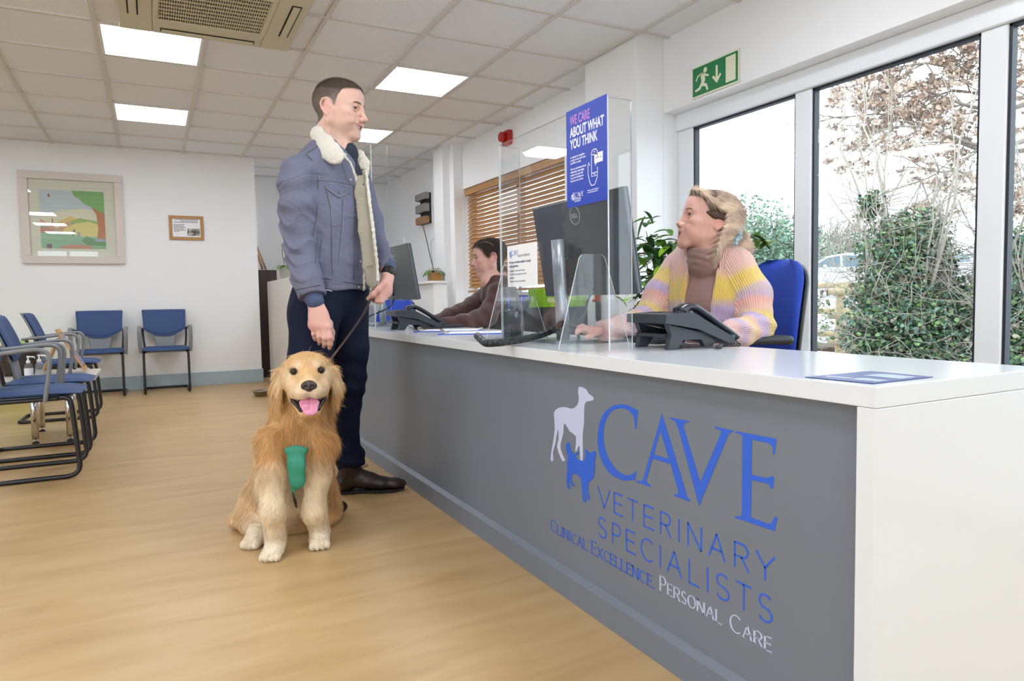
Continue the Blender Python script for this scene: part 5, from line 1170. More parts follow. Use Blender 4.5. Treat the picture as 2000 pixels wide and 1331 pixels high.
def brows(org, H, parent, colr, thick=0.0026):
    for s in (-1, 1):
        P = []
        for t in np.linspace(0, 1, 9):
            w_ = s*(0.013+0.035*t); u = 0.0315+0.0065*math.sin(t*PI*0.75)-0.004*t; f0 = 0.125
            A_ = H(f0, u, w_); B_ = H(0.02, u, w_); T = np.linspace(0, 1, 200)[:, None]; Q = A_+(B_-A_)*T; D = org(Q); i = np.where(D < 0)[0]
            if len(i): P.append(Q[i[0]]+H.F*0.0006)
        if len(P) > 3:
            n = len(P); m = MB(); m.tube(P, [thick*(0.35+0.95*math.sin(PI*min(0.97, 0.12+0.8*k/(n-1)))) for k in range(n)], 8, flat=(1.0, 0.55), up=tuple(H.U)); m.build('eyebrow', mat('brow_'+colr.strip('#'), colr, 0.9, bump=0.8, bscale=500, bdist=0.001), parent)
M_skin1 = mat('fair_male_skin', '#dcb09c', 0.48, attr='tone', sss=0.08, bump=0.06, bscale=900, bdist=0.0004)
# ============================================================ STANDING MAN
def dirmix(a, toward=True):
    """level unit vector across the picture (to the right) turned by a degrees towards the camera"""
    a = math.radians(a); return AX_R*math.cos(a)-AX_D*math.sin(a)
def seam(mb, org, P, r=0.0012, n=5, lift=0.0004, step=6):
    out_ = []
    for i in range(len(P)-1):
        for j in range(step):
            t = j/step; u = P[i][0]*(1-t)+P[i+1][0]*t; v = P[i][1]*(1-t)+P[i+1][1]*t; out_.append((u, v))
    out_.append(P[-1]); pts = []
    for u, v in out_:
        p = org.surf(u, v); pts.append(p+org.normal(p)*lift)
    mb.tube(pts, r, n)
def patch(mb, org, poly, off=0.003, mi=0):
    c = np.mean(poly, 0); rings = [[(c[0], c[1])]]; P = list(poly)
    dense = []
    for i in range(len(P)):
        a, b = P[i], P[(i+1) % len(P)]
        for j in range(5): dense.append((a[0]+(b[0]-a[0])*j/5, a[1]+(b[1]-a[1])*j/5))
    V = []; F = []; n = len(dense); K = 4
    for k in range(K+1):
        t = k/K
        for (u, v) in dense:
            uu, vv = c[0]+(u-c[0])*t, c[1]+(v-c[1])*t; p = org.surf(uu, vv); nn = org.normal(p); V.append(p+nn*off)
    for (u, v) in dense: p = org.surf(u, v); V.append(p-org.normal(p)*0.003)
    for k in range(K+1):
        for i in range(n): F.append((k*n+i, k*n+(i+1) % n, (k+1)*n+(i+1) % n, (k+1)*n+i))
    mb.add(V, F, mi, True)
def button(mb, org, u, v, r, mi=0, h=0.004):
    p = org.surf(u, v); n = org.normal(p); q = Vector(n).to_track_quat('Z', 'Y').to_matrix().to_4x4(); mb.lathe([(r, 0), (r, h*0.8), (r*0.8, h), (r*0.45, h), (r*0.4, h*0.6), (0.0001, h*0.6)], (0, 0, 0), 14, Matrix.Translation(Vector(p)) @ q, cap=False, mi=mi)
man_root = None
# axes of chest and head
Fc = dirmix(27); Wn = -(AX_D*math.cos(math.radians(27))+AX_R*math.sin(math.radians(27)))
HM = HeadFrame(px(660, 219, 3.03), dirmix(13), -AX_D, 1.05, pitch=math.radians(-7), roll=0.0, fs=1.08)
gM = dict(fw=0.062, jaw=0.054, brow=1.2, chin=0.004, nose=0.006, up=0.004, mw=0.031, open=0.0085, smile=0.014, ear=1.08, browd=0.0, squint=0.0022, bridge=0.005)
b = Org(); head_sdf(b, HM, gM)
b.chain([HM(-0.020, -0.045), HM(-0.030, -0.11), px(643, 300, 3.06)], [0.056, 0.058, 0.068], 0.03)
b.cap(HM(0.018, -0.075), px(665, 292, 3.02), 0.038, 0.05, 0.03)
b.chain([px(645, 320, 3.06), px(648, 400, 3.05), px(650, 500, 3.05), px(650, 590, 3.05)], [0.12, 0.15, 0.13, 0.115], 0.04, (Fc, 0.60))
b.cap(px(600, 335, 2.93), px(690, 328, 3.18), 0.045, 0.045, 0.04)
# near arm with hand hanging
b.chain([px(592, 345, 2.90), px(585, 470, 2.88), px(603, 560, 2.83), px(617, 596, 2.80)], [0.05, 0.042, 0.034, 0.029], 0.02)
b.chain([px(617, 596, 2.80), px(621, 612, 2.795), px(626, 634, 2.79)], [0.029, 0.036, 0.042], 0.015, (AX_D, 0.60))
b.cap(px(610, 636, 2.80), px(640, 640, 2.78), 0.018, 0.019, 0.015)
b.ell(px(623, 625, 2.79), (0.041, 0.046, 0.020), (AX_R, AX_U, AX_D), 0.015)
def finger(o, P, r0, r1, k=0.006):
    n = len(P); o.chain(P, [r0+(r1-r0)*i/(n-1) for i in range(n)], k)
finger(b, [px(641, 640, 2.775), px(644.5, 660, 2.765), px(645.5, 672, 2.775), px(643.5, 680, 2.79)], 0.0120, 0.0088)
finger(b, [px(632, 641, 2.775), px(634, 661, 2.765), px(634.5, 671, 2.775), px(633, 677, 2.80)], 0.0122, 0.0088)
finger(b, [px(621.5, 641, 2.785), px(623, 658, 2.775), px(624.5, 666, 2.785), px(624, 671, 2.81)], 0.0118, 0.0085)
finger(b, [px(612.5, 640, 2.795), px(613, 653, 2.79), px(615, 660, 2.80), px(616, 664, 2.815)], 0.0105, 0.0075)
finger(b, [px(630, 612, 2.80), px(643, 632, 2.83), px(648, 650, 2.84), px(649, 664, 2.84)], 0.0150, 0.0090, 0.012)
for (u, v) in ((641, 640), (632, 641), (621.5, 641), (612.5, 640)): b.ell(px(u, v, 2.772+0.0006*(641-u)), (0.0095, 0.0095, 0.0095), None, 0.008)
# far arm, hand holding the lead
b.chain([px(692, 335, 3.2), px(722, 430, 3.26), px(738, 490, 3.24), px(756, 524, 3.12), px(757, 543, 3.09)], [0.045, 0.04, 0.036, 0.029, 0.025], 0.02)
b.ell(px(752, 561, 3.06), (0.028, 0.048, 0.024), (AX_R, AX_U, AX_D), 0.02)
b.cap(px(757, 540, 3.09), px(756, 570, 3.07), 0.024, 0.022, 0.02)
for i, (v0, v1) in enumerate(((584, 590), (577, 583), (570, 577), (563, 570))):
    finger(b, [px(756-i*0.5, v0-8, 3.055-0.002*i), px(745-i*0.5, v1-1, 3.035), px(735, v1-1, 3.035), px(729, v1-3, 3.06)], 0.0115-0.0004*(3-i), 0.0085)
finger(b, [px(750, 553, 3.04), px(738, 566, 3.02), px(728, 576, 3.015), px(719, 584, 3.02)], 0.015, 0.0098, 0.01)
# legs
b.chain([px(618, 610, 2.97), px(602, 790, 2.94), px(613, 968, 2.95)], [0.08, 0.05, 0.036], 0.03)
b.chain([px(676, 606, 3.12), px(684, 745, 3.16), px(681, 912, 3.25)], [0.08, 0.05, 0.036], 0.03)
af0, af1 = at_z(672, 964, 0)+AX_U*0.05, at_z(768, 959, 0)+AX_U*0.034; nf0, nf1 = at_z(617, 1012, 0)+AX_U*0.05, at_z(650, 1007, 0)+AX_U*0.034
b.cap(px(681, 912, 3.25), af0, 0.032, 0.026, 0.02); b.cap(af0, af1, 0.024, 0.018, 0.02); b.cap(px(613, 968, 2.95), nf0, 0.032, 0.026, 0.02); b.cap(nf0, nf1, 0.024, 0.018, 0.02)
def man_tone(V):
    C = face_tone(HM, V, '#dfb6a2', gM, 0.22, lip='#b87a70', browc='#75604f', cheek='#d4908a')
    L = HM.inv(V); f, u, w_ = L.T
    hm = hair_mask_man(L); C = C*(1-hm[:, None]*0.9)+(lin('#675b52')*(1-np.clip((0.08-u)/0.06, 0, 1)[:, None]*0.75)+lin('#9d938a')*np.clip((0.08-u)/0.06, 0, 1)[:, None]*0.75)*hm[:, None]*0.9
    hand = (V[:, 2] < 1.02); C[hand] = C[hand]*0.4+lin('#d49c90')*0.6
    for (uu, vv) in ((641, 640), (632, 641), (621.5, 641), (612.5, 640)): # knuckles
        g_ = np.exp(-((V-px(uu, vv, 2.775))**2).sum(1)/0.013**2)[:, None]*0.45; C = C*(1-g_)+lin('#c97f78')*g_
    return C
def hair_mask_man(L):
    f, u, w_ = L.T; aw = np.abs(w_)
    line = np.where(f > 0.004, np.interp(f, [0.004, 0.020, 0.030, 0.045, 0.07, 0.1], [-0.008, 0.012, 0.050, 0.080, 0.090, 0.098]), np.where(f > -0.028, 0.038, -0.035-(-0.028-f)*0.6))
    m = np.clip((u-line)/0.005, 0, 1); ear = ((f+0.010)/0.026)**2+((u-0.002)/0.040)**2
    m = m*np.where((ear < 1) & (aw > 0.06), 0, 1)*(u > -0.075); return m
man, mV, mF = org_mesh('person', b, 0.0031, M_skin1, None, man_tone, it=1)
tag(man, 'standing man in grey denim jacket with fleece collar and navy trousers, holding the dog lead', 'person')
eyes(HM, man, '#55504a', look=(0.10, -0.12)); brows(b, HM, man, '#6b584b', 0.0030)
# teeth
m = MB()
for s in range(-5, 6):
    if s == 0: pass
    w_ = s*0.0042; M = Matrix(((HM.F[0], HM.S[0], HM.U[0], 0), (HM.F[1], HM.S[1], HM.U[1], 0), (HM.F[2], HM.S[2], HM.U[2], 0), (0, 0, 0, 1))); c = HM(0.0925-0.9*w_*w_/0.05, -0.0568+0.0017+0.014*(abs(w_)/0.031)**1.2-0.0025, w_)
    m.box((-0.004, -0.0021*HM.k, -0.0040), (0.002, 0.0021*HM.k, 0.0036), Matrix.Translation(Vector(c)) @ M, bev=0.001)
m.build('teeth', mat('tooth_enamel', '#ece6d6', 0.25), man)
# short greying hair
def hmd(c, n): return hair_mask_man(HM.inv(c))**2+1e-9
def hdir(P, n):
    L = HM.inv(P); f, u, w_ = L.T; d = np.outer(np.clip(0.7+u*3, 0.1, 1), HM.F)*np.where(u > 0.075, 1, -0.15)[:, None]-np.outer(np.clip(1.1-u*9, 0.0, 1.2), HM.U)+np.outer(np.sign(w_)*0.2, HM.S); return d
def hcol(P, n, r):
    L = HM.inv(P); g_ = np.clip((0.075-L[:, 1])/0.05, 0, 1)*np.clip((L[:, 0]+0.03)/0.05, 0.25, 1); a = lin('#65574d'); c = lin('#b3aaa2'); t = np.clip(g_*0.75+r.normal(0, 0.22, len(P)), 0, 1)[:, None]; return a*(1-t)+c*t
M_hair = mat('hair_strand', '#5a4a3e', 0.5, attr='tone', spec=0.35)
strands('hair', mV, mF, 26000, hmd, hdir, lambda P, n: np.where(HM.inv(P)[:, 1] > 0.085, 0.017, 0.0085), hcol, 0.0007, M_hair, man, seg=3, jitter=0.28, lift=0.9)
# ---- clothes
M_trous = mat('navy_cotton_trousers', '#10182e', 0.75, wrinkle=(3.2, 0.5, 0.03, (1.6, 1.6, 1)), bump=0.35, bscale=14, bdist=0.012, stretch=(1, 1, 0.5), spec=0.2)
t_ = Org()
t_.cap(px(620, 590, 2.99), px(672, 590, 3.12), 0.112, 0.098, 0.04); t_.cap(px(628, 565, 3.0), px(675, 565, 3.10), 0.10, 0.10, 0.05)
t_.ell(px(598, 622, 2.98), (0.075, 0.085, 0.10), (AX_R, AX_U, AX_D), 0.05)
t_.chain([px(615, 615, 2.96), px(606, 700, 2.94), px(601, 790, 2.93), px(606, 880, 2.94), px(613, 962, 2.95)], [0.107, 0.092, 0.069, 0.060, 0.055], 0.02)
t_.chain([px(678, 606, 3.12), px(681, 680, 3.14), px(683, 745, 3.155), px(677, 830, 3.20), px(681, 898, 3.25)], [0.097, 0.090, 0.071, 0.056, 0.059], 0.02)
t_.cap(px(672, 893, 3.24), px(692, 893, 3.25), 0.052, 0.052, 0.02)
def trf(P): # creases
    D = t_(P); m = np.abs(D) < 0.02; Q = P[m]; z = Q[:, 2]
    D[m] += 0.0045*np.sin(z*75+np.sin((Q@AX_R)*28)*2.2)*np.exp(-((z-0.52)/0.10)**2)+0.006*np.sin(z*95+(Q@AX_R)*30)*np.exp(-((z-0.13)/0.08)**2)+0.003*hash3(Q, 16); return D
tr_, tV, tF = org_mesh('trousers', t_, 0.006, M_trous, man, fn=trf)
M_denim = mat('grey_denim', '#74768a', 0.8, wrinkle=(5.5, 0.55, 0.035, (1, 1, 1.9)), noise=0.16, nscale=9, stretch=(1, 1, 0.6), bump=0.30, bscale=420, bdist=0.0012, spec=0.2)
M_seam = mat('dark_denim_seam', '#5b5c68', 0.85); M_stitch = mat('pale_denim_stitch', '#a3a4ad', 0.85)
j = Org(); jt = Org(); js_ = Org()
jt.chain([px(650, 352, 3.05), px(652, 430, 3.05), px(655, 510, 3.05), px(657, 585, 3.05)], [0.186, 0.195, 0.180, 0.172], 0.03, (Fc, 0.66))
jt.chain([px(646, 312, 3.05), px(648, 345, 3.05)], [0.082, 0.145], 0.05, (Fc, 0.72))
jt.cap(px(632, 312, 3.0), px(588, 340, 2.90), 0.046, 0.070, 0.05); jt.cap(px(668, 308, 3.1), px(688, 334, 3.20), 0.045, 0.066, 0.05)
SLP = [px(583, 346, 2.885), px(582, 400, 2.87), px(582, 440, 2.87), px(587, 495, 2.86), px(598, 540, 2.82), px(609, 578, 2.80)]
js_.chain(SLP, [0.082, 0.080, 0.078, 0.070, 0.064, 0.056], 0.02)
js_.chain([px(692, 335, 3.2), px(722, 430, 3.26), px(738, 490, 3.24), px(756, 520, 3.13)], [0.065, 0.058, 0.049, 0.041], 0.03)
j.p = jt.p+js_.p
zh = px(655, 570, 2.93)[2]; cuffc = px(609, 583, 2.80); cuffn = px(598, 540, 2.82)-px(609, 578, 2.80); cuffn /= np.linalg.norm(cuffn)
def jf(P):
    A_ = jt(P); x = P@AX_R; z = P[:, 2]; y = P@AX_D; A_ = np.maximum(A_, zh+0.006-z); B_ = js_(P)
    nearc = np.linalg.norm(P-cuffc, axis=1) < 0.12; B_ = np.where(nearc, np.maximum(B_, -((P-cuffc)@cuffn)+0.004), B_)
    h = np.maximum(0.025-np.abs(A_-B_), 0)/0.025; D = np.minimum(A_, B_)-h*h*0.025*0.25
    m = np.abs(D) < 0.03; x = x[m]; z = z[m]; y = y[m]; Q = P[m]
    sx = px(587, 495, 2.86)@AX_R
    sleeve = 1/(1+np.exp(np.clip((x-(px(622, 450, 2.87)@AX_R))/0.012, -40, 40)))*(y < (px(583, 400, 2.97)@AX_D))
    zz = z+0.55*(x-sx)+0.012*np.sin(x*31+z*14)+0.010*np.sin(z*23+1)
    fold = np.abs(np.sin(zz*46+1.3*np.sin(x*38+z*9)))**0.7*0.014*np.exp(-((z-1.12)/0.17)**2) + np.sin((z-0.6*(x-sx))*52+1.6*np.sin(x*26+z*8))*0.0075*np.exp(-((z-1.36)/0.13)**2)
    body_ = 0.004*np.sin(x*55+2*np.sin(z*9))*np.exp(-((z-1.02)/0.15)**2)
    D[m] += fold*sleeve+body_*(1-sleeve)+0.0018*hash3(Q, 26); return D
jk, jV, jF = org_mesh('jacket', j, 0.0045, M_denim, man, fn=jf)
Z = lambda a, b_: (500+a/2.716, 130+b_/2.716)
js = MB()
for P in ([(330, 605), (420, 612), (522, 632)], [(370, 650), (392, 740), (400, 860), (402, 1000), (405, 1105)], [(460, 705), (455, 830), (445, 960), (425, 1110)], [(515, 640), (520, 800), (520, 960), (518, 1130)], [(352, 1122), (450, 1140), (572, 1160)],
          [(262, 462), (300, 500), (325, 570), (330, 660), (322, 800), (302, 900)], [(330, 905), (322, 980), (316, 1040)], [(348, 912), (340, 980), (335, 1040)], [(335, 418), (270, 460)], [(214, 1186), (280, 1172), (345, 1158)], [(455, 520), (480, 600), (515, 640)], [(392, 845), (425, 850), (455, 835)]):
    seam(js, j, [Z(*q) for q in P], 0.0016)
js.build('seams', M_seam, jk)
js = MB()
for P in ([(330, 613), (420, 620), (522, 640)], [(377, 650), (399, 740), (407, 860), (409, 1000), (412, 1105)], [(467, 705), (462, 830), (452, 960), (432, 1110)], [(352, 1131), (450, 1149), (572, 1169)], [(216, 1195), (280, 1181), (347, 1166)], [(270, 458), (308, 497), (332, 570), (337, 660), (329, 800), (309, 900)]):
    seam(js, j, [Z(*q) for q in P], 0.0006)
js.build('stitching', M_stitch, jk)
pf = MB(); patch(pf, j, [Z(362, 630), Z(425, 636), Z(488, 648), Z(494, 667), Z(440, 699), Z(400, 672), Z(372, 650)], 0.0035); pfo = pf.build('pocket_flap', M_denim, jk)
js = MB(); seam(js, j, [Z(362, 632), Z(380, 652), Z(440, 694), Z(492, 666)], 0.0011, lift=0.0045); js.build('flap_edge', M_stitch, pfo)
M_snap = mat('silver_snap_button', '#b9b9b6', 0.3, metal=0.9); M_snapd = mat('dark_snap_button', '#55504c', 0.35, metal=0.8)
for (a, c_) in ((500, 601), (535, 748), (553, 893), (553, 1035), (545, 1172)):
    bt = MB(); button(bt, j, *Z(a, c_), 0.0058); bt.build('snap_button', M_snap, jk)
for (a, c_) in ((437, 672), (238, 1215)):
    bt = MB(); button(bt, j, *Z(a, c_), 0.0062); bt.build('snap_button', M_snapd, jk)
# fleece collar, lining
M_fleece = mat('cream_sherpa_fleece', '#e4dfd0', 0.95, bump=1.0, bscale=160, bdist=0.006, sheen=0.3)
M_lining = mat('worn_cream_fleece_lining', '#a59e8c', 0.95, bump=1.0, bscale=190, bdist=0.004, sheen=0.2)
def fleece(P, D0): D = D0(P); m = np.abs(D) < 0.02; D[m] += 0.0022*hash3(P[m], 210)+0.0012*hash3(P[m], 330, 2.0); return D
fc = Org(); nn = (Wn+Fc*0.2+AX_U*0.35); nn /= np.linalg.norm(nn)
fc.chain([px(620, 262, 2.975), px(634, 279, 2.92), px(648, 298, 2.885), px(656, 306, 2.885)], [0.028, 0.037, 0.041, 0.037], 0.013, (nn, 0.45))
fc.chain([px(622, 262, 2.99), px(634, 268, 3.08), px(655, 270, 3.14)], [0.032, 0.034, 0.034], 0.02)
fc.chain([px(663, 302, 2.885), px(672, 304, 2.895)], [0.026, 0.012], 0.015, (nn, 0.42))
fc.chain([px(683, 294, 3.08), px(698, 307, 3.06), px(709, 322, 3.04), px(713, 338, 3.04)], [0.026, 0.032, 0.031, 0.02], 0.015, (nn, 0.5))
org_mesh('fleece_collar', fc, 0.0034, M_fleece, jk, fn=lambda P: fleece(P, fc), it=0)
fl = Org(); n2 = -AX_D*0.8+AX_R*0.6
fl.chain([px(704, 322, 3.04), px(708, 380, 3.00), px(716, 450, 2.98), px(724, 520, 2.99), px(726, 550, 3.0)], [0.032, 0.034, 0.036, 0.034, 0.028], 0.02, (n2, 0.35))
org_mesh('fleece_lining', fl, 0.0045, M_lining, jk, fn=lambda P: fleece(P, fl), it=0)
fe = Org(); EP = [(676, 306), (687, 318), (696, 342), (702, 372), (707.5, 412), (711, 450), (713, 490), (714, 530), (713.5, 566)]
PE = []
for (u, v) in EP: p_ = j.surf(u-3, v); PE.append(p_)
fe.chain(PE, [0.0065]*len(PE), 0.004); fe.chain([px(715, 334, 3.02), px(720, 380, 2.99), px(729, 450, 2.97), px(737, 515, 2.98), px(738, 548, 2.98)], [0.0065]*5, 0.004)
org_mesh('fleece_edge', fe, 0.0026, M_fleece, jk, fn=lambda P: fleece(P, fe), it=0)
hl = MB(); 
for (u, v) in ((708, 331.5), (709.5, 361)): button(hl, fl, u, v, 0.004, h=0.002)
hl.build('buttonhole', M_snapd, jk)
sh = Org(); sh.chain([px(672, 308, 3.03), px(684, 345, 3.03), px(690, 400, 3.05)], [0.05, 0.055, 0.05], 0.02, (AX_D, 0.6)); sh.cap(px(655, 296, 3.06), px(676, 298, 3.03), 0.066, 0.05, 0.03)
org_mesh('shirt', sh, 0.006, mat('dark_navy_jersey', '#272e3c', 0.8, bump=0.2, bscale=30, bdist=0.004), man)
cf = Org(); M_cuff = mat('slate_blue_knit_cuff', '#4a5674', 0.85)
cf.cap(px(612, 582, 2.80), px(616, 589, 2.795), 0.038, 0.035, 0.01); org_mesh('shirt_cuff', cf, 0.004, M_cuff, man)
cf = Org(); cf.cap(px(756, 519, 3.13), px(758, 528, 3.115), 0.038, 0.035, 0.01); org_mesh('shirt_cuff', cf, 0.004, M_cuff, man)
wt = Org(); wt.cap(px(758.5, 531, 3.105), px(758.5, 533, 3.10), 0.033, 0.033, 0.005); wt.ell(px(763, 530, 3.08), (0.014, 0.016, 0.016), None, 0.004); org_mesh('wristwatch', wt, 0.003, mat('dark_watch_strap', '#29231f', 0.4), man)
# white cord and belt hint at the waistband
bw = MB(); bw.tube([t_.surf(u, v)+t_.normal(t_.surf(u, v))*0.003 for u, v in ((631, 571), (634, 567.5), (640, 567), (645, 569), (648, 569))], 0.0018, 6); bw.build('white_cord', mat('white_cord', '#e6e6e6', 0.6), tr_)
# boots
M_boot = mat('dark_brown_leather', '#2e211d', 0.38, spec=0.5, bump=0.25, bscale=40, bdist=0.002); M_sole = mat('black_rubber_sole', '#1b1817', 0.6); M_weltm = mat('worn_sole_edge', '#5c534a', 0.7)
def boot(heel, toe, ank, ztop):
    hx, tx = np.array(heel), np.array(toe); d = tx-hx; d[2] = 0; L = np.linalg.norm(d); d /= L; s = np.array([-d[1], d[0], 0]); o = Org(); A_ = np.array([d, AX_U, s]); g0 = hx.copy(); g0[2] = 0
    Q = lambda f, z, w_=0: g0+d*f*L+AX_U*z+s*w_
    o.ell(Q(0.13, 0.048), (0.042, 0.045, 0.034), A_, 0.02); o.chain([Q(0.16, 0.055), Q(0.42, 0.055), Q(0.66, 0.042), Q(0.86, 0.036), Q(0.95, 0.034)], [0.036, 0.040, 0.040, 0.034, 0.026], 0.02, (AX_U, 0.72))
    a_ = np.array(ank); o.chain([Q(0.16, 0.07), a_*0.5+Q(0.2, 0.10)*0.5, a_], [0.040, 0.042, 0.043], 0.03); o.cap(Q(0.28, 0.085), Q(0.5, 0.06), 0.036, 0.036, 0.03)
    o.ell(Q(0.5, -0.03), (0.3, 0.043, 0.2), A_, 0.004, True)
    lo = o.bounds(); bo, _, _ = org_mesh('boot', o, 0.004, M_boot, man)
    out = [Q(f, 0, w_) for f, w_ in ((0.0, 0.0), (0.02, 0.022), (0.12, 0.034), (0.35, 0.033), (0.62, 0.044), (0.8, 0.043), (0.93, 0.028), (0.995, 0.008), (0.995, -0.008), (0.93, -0.028), (0.8, -0.043), (0.62, -0.044), (0.35, -0.033), (0.12, -0.034), (0.02, -0.022))]
    P = [(p[0], p[1]) for p in spline(out, 3, closed=True)]
    sm = MB(); sm.prism(P, TR(0, 0, 0.0075), 0.008); heelP = [Q(f, 0, w_) for f, w_ in ((0.0, 0.0), (0.02, 0.022), (0.12, 0.034), (0.27, 0.033), (0.27, -0.033), (0.12, -0.034), (0.02, -0.022))]
    sm.prism([(p[0], p[1]) for p in heelP], TR(0, 0, 0.0005), 0.008); sm.prism([(Q(f, 0, w_)[0], Q(f, 0, w_)[1]) for f, w_ in ((0.5, 0.036), (0.62, 0.043), (0.8, 0.042), (0.9, 0.03), (0.9, -0.03), (0.8, -0.042), (0.62, -0.043), (0.5, -0.036))], TR(0, 0, 0.0005), 0.0072)
    sm.build('sole', M_sole, bo)
    lc = MB(); 
    for f, z in ((0.42, 0.098), (0.36, 0.108), (0.30, 0.118)):
        lc.tube([Q(f, z-0.006, -0.022), Q(f+0.01, z+0.002, 0), Q(f, z-0.006, 0.022)], 0.0018, 6)
    lc.tube(spline([Q(0.32, 0.12, 0), Q(0.38, 0.14, -0.02), Q(0.45, 0.13, -0.03), Q(0.36, 0.12, -0.01)], 5), 0.0015, 5); lc.tube(spline([Q(0.32, 0.12, 0), Q(0.40, 0.135, 0.02), Q(0.47, 0.12, 0.02), Q(0.36, 0.118, 0.01)], 5), 0.0015, 5)
    lc.build('laces', M_sole, bo); return bo
boot(at_z(656, 965, 0), at_z(790, 958, 0), px(681, 905, 3.25), 0.13)
boot(at_z(606, 1012, 0), at_z(669, 1006, 0), px(613, 972, 2.955), 0.13)
# ---- lead from the far hand to the dog
ld = empty('dog_lead', tuple(px(680, 640, 2.85)), 0, 'dark brown leather dog lead running from the hand of the standing man to the dog', 'dog lead')
M_lead = mat('dark_brown_leather_strap', '#4a3b35', 0.5)
def strap(P, w_, th, upv, name):
    m = MB(); m.tube(spline(P, 6), 1.0, 4, flat=(w_, th), smooth=False, up=upv); m.build(name, M_lead, ld)
strap([px(727, 578, 3.03), px(708, 616, 2.93), px(676, 662, 2.80), px(645, 703, 2.66), px(622, 735, 2.60)], 0.0095, 0.0022, AX_R*0.8+AX_U*0.5, 'strap')
strap([px(728, 576, 3.03), px(722, 568, 3.02), px(718, 560, 3.03), px(724, 553, 3.06), px(733, 560, 3.06), px(737, 572, 3.04), px(733, 580, 3.03), px(727, 578, 3.025)], 0.0095, 0.0022, AX_D, 'hand_loop')
# ============================================================ SEATED WOMAN
M_skin2 = mat('fair_female_skin', '#dca894', 0.45, attr='tone', sss=0.08, bump=0.04, bscale=900, bdist=0.0003)
HW = HeadFrame(px(1386, 438, 2.50), -AX_R*math.cos(math.radians(4))-AX_D*math.sin(math.radians(4)), -AX_D, 0.93, pitch=math.radians(13), fs=1.12)
gW = dict(fw=0.055, jaw=0.046, brow=0.8, chin=0.0, nose=-0.003, up=0.004, mw=0.024, open=0.008, smile=0.008, ear=0.95, browd=0.0, squint=0.001, tip=0.82)
b = Org(); head_sdf(b, HW, gW)
b.chain([HW(-0.018, -0.045), HW(-0.028, -0.10), px(1385, 515, 2.56)], [0.046, 0.045, 0.055], 0.03); b.cap(HW(0.012, -0.07), px(1374, 505, 2.52), 0.030, 0.038, 0.03)
FW = -AX_D*math.cos(math.radians(38))-AX_R*math.sin(math.radians(38)); WW = np.cross(AX_U, FW)
b.chain([px(1384, 530, 2.58), px(1382, 590, 2.58), px(1385, 670, 2.60), px(1390, 740, 2.62)], [0.12, 0.115, 0.10, 0.13], 0.03, (FW, 0.62)); b.cap(px(1330, 522, 2.66), px(1440, 518, 2.50), 0.038, 0.038, 0.03)
LAW = [px(1441, 520, 2.49), px(1470, 575, 2.46), px(1478, 640, 2.42), px(1440, 652, 2.32), px(1402, 655, 2.25)]
RAW = [px(1322, 526, 2.66), px(1290, 575, 2.64), px(1263, 622, 2.60), px(1215, 640, 2.47), px(1180, 645, 2.40)]
b.chain(LAW, [0.038, 0.034, 0.030, 0.028, 0.022], 0.02); b.chain(RAW, [0.038, 0.034, 0.030, 0.026, 0.020], 0.02)
b.chain([px(1180, 645, 2.40), px(1162, 647, 2.37), px(1150, 646, 2.36)], [0.019, 0.026, 0.027], 0.015, (AX_U, 0.62))
for i, (dv, dd) in enumerate(((-6, 0.03), (-2, 0.01), (2, -0.01), (5, -0.03))):
    finger(b, [px(1150, 645+dv*0.5, 2.36+dd), px(1138, 641+dv*0.6, 2.345+dd), px(1130, 644+dv*0.6, 2.335+dd), px(1126, 650+dv*0.4, 2.33+dd)], 0.0088, 0.0065)
finger(b, [px(1166, 650, 2.35), px(1154, 657, 2.32), px(1144, 659, 2.31)], 0.011, 0.0072, 0.01)
b.chain([px(1402, 655, 2.25), px(1385, 659, 2.22)], [0.022, 0.025], 0.015, (AX_U, 0.65))
for i in range(4): finger(b, [px(1385, 656+2*i, 2.24-0.012*i), px(1376, 657+2*i, 2.23-0.012*i), px(1370, 662+1.5*i, 2.23-0.012*i)], 0.0088, 0.0065)
finger(b, [px(1393, 652, 2.25), px(1382, 650, 2.26), px(1375, 653, 2.26)], 0.0105, 0.007, 0.01)
# legs under the counter
b.chain([px(1385, 760, 2.60)+np.array([0.05, 0.08, 0]), px(1385, 760, 2.60)*np.array([1, 1, 0])+np.array([-0.38, 0.10, 0.53]), px(1385, 760, 2.60)*np.array([1, 1, 0])+np.array([-0.36, 0.10, 0.06])], [0.085, 0.055, 0.035], 0.03)
b.chain([px(1385, 760, 2.60)+np.array([0.05, -0.08, 0]), px(1385, 760, 2.60)*np.array([1, 1, 0])+np.array([-0.38, -0.12, 0.53]), px(1385, 760, 2.60)*np.array([1, 1, 0])+np.array([-0.36, -0.12, 0.06])], [0.085, 0.055, 0.035], 0.03)
def woman_tone(V):
    C = face_tone(HW, V, '#e0ae9c', gW, 0, lip='#c47e76', browc='#8a6a55', cheek='#d8827a'); L = HW.inv(V)
    m = np.clip((L[:, 1]-np.interp(L[:, 0], [-0.03, 0.03, 0.06, 0.10], [-0.02, 0.03, 0.075, 0.088]))/0.006, 0, 1)*(np.abs(L[:, 1]) < 0.2)
    ear = ((L[:, 0]+0.01)/0.026)**2+((L[:, 1]-0.002)/0.036)**2; m = m*np.where((ear < 1) & (np.abs(L[:, 2]) > 0.06), 0, 1)
    C = C*(1-m[:, None])+lin('#5b4638')*m[:, None]
    h = V[:, 2] < 0.9; C[h] = C[h]*0.5+lin('#d99c8e')*0.5; return C
wom, wV, wF = org_mesh('person', b, 0.0030, M_skin2, None, woman_tone)
tag(wom, 'seated woman with blonde hair tied back, in a pastel striped knitted cardigan over a mauve turtleneck', 'person')
wom['label'] = 'seated woman with tied-back blonde hair, pastel striped cardigan and mauve turtleneck, looking up'
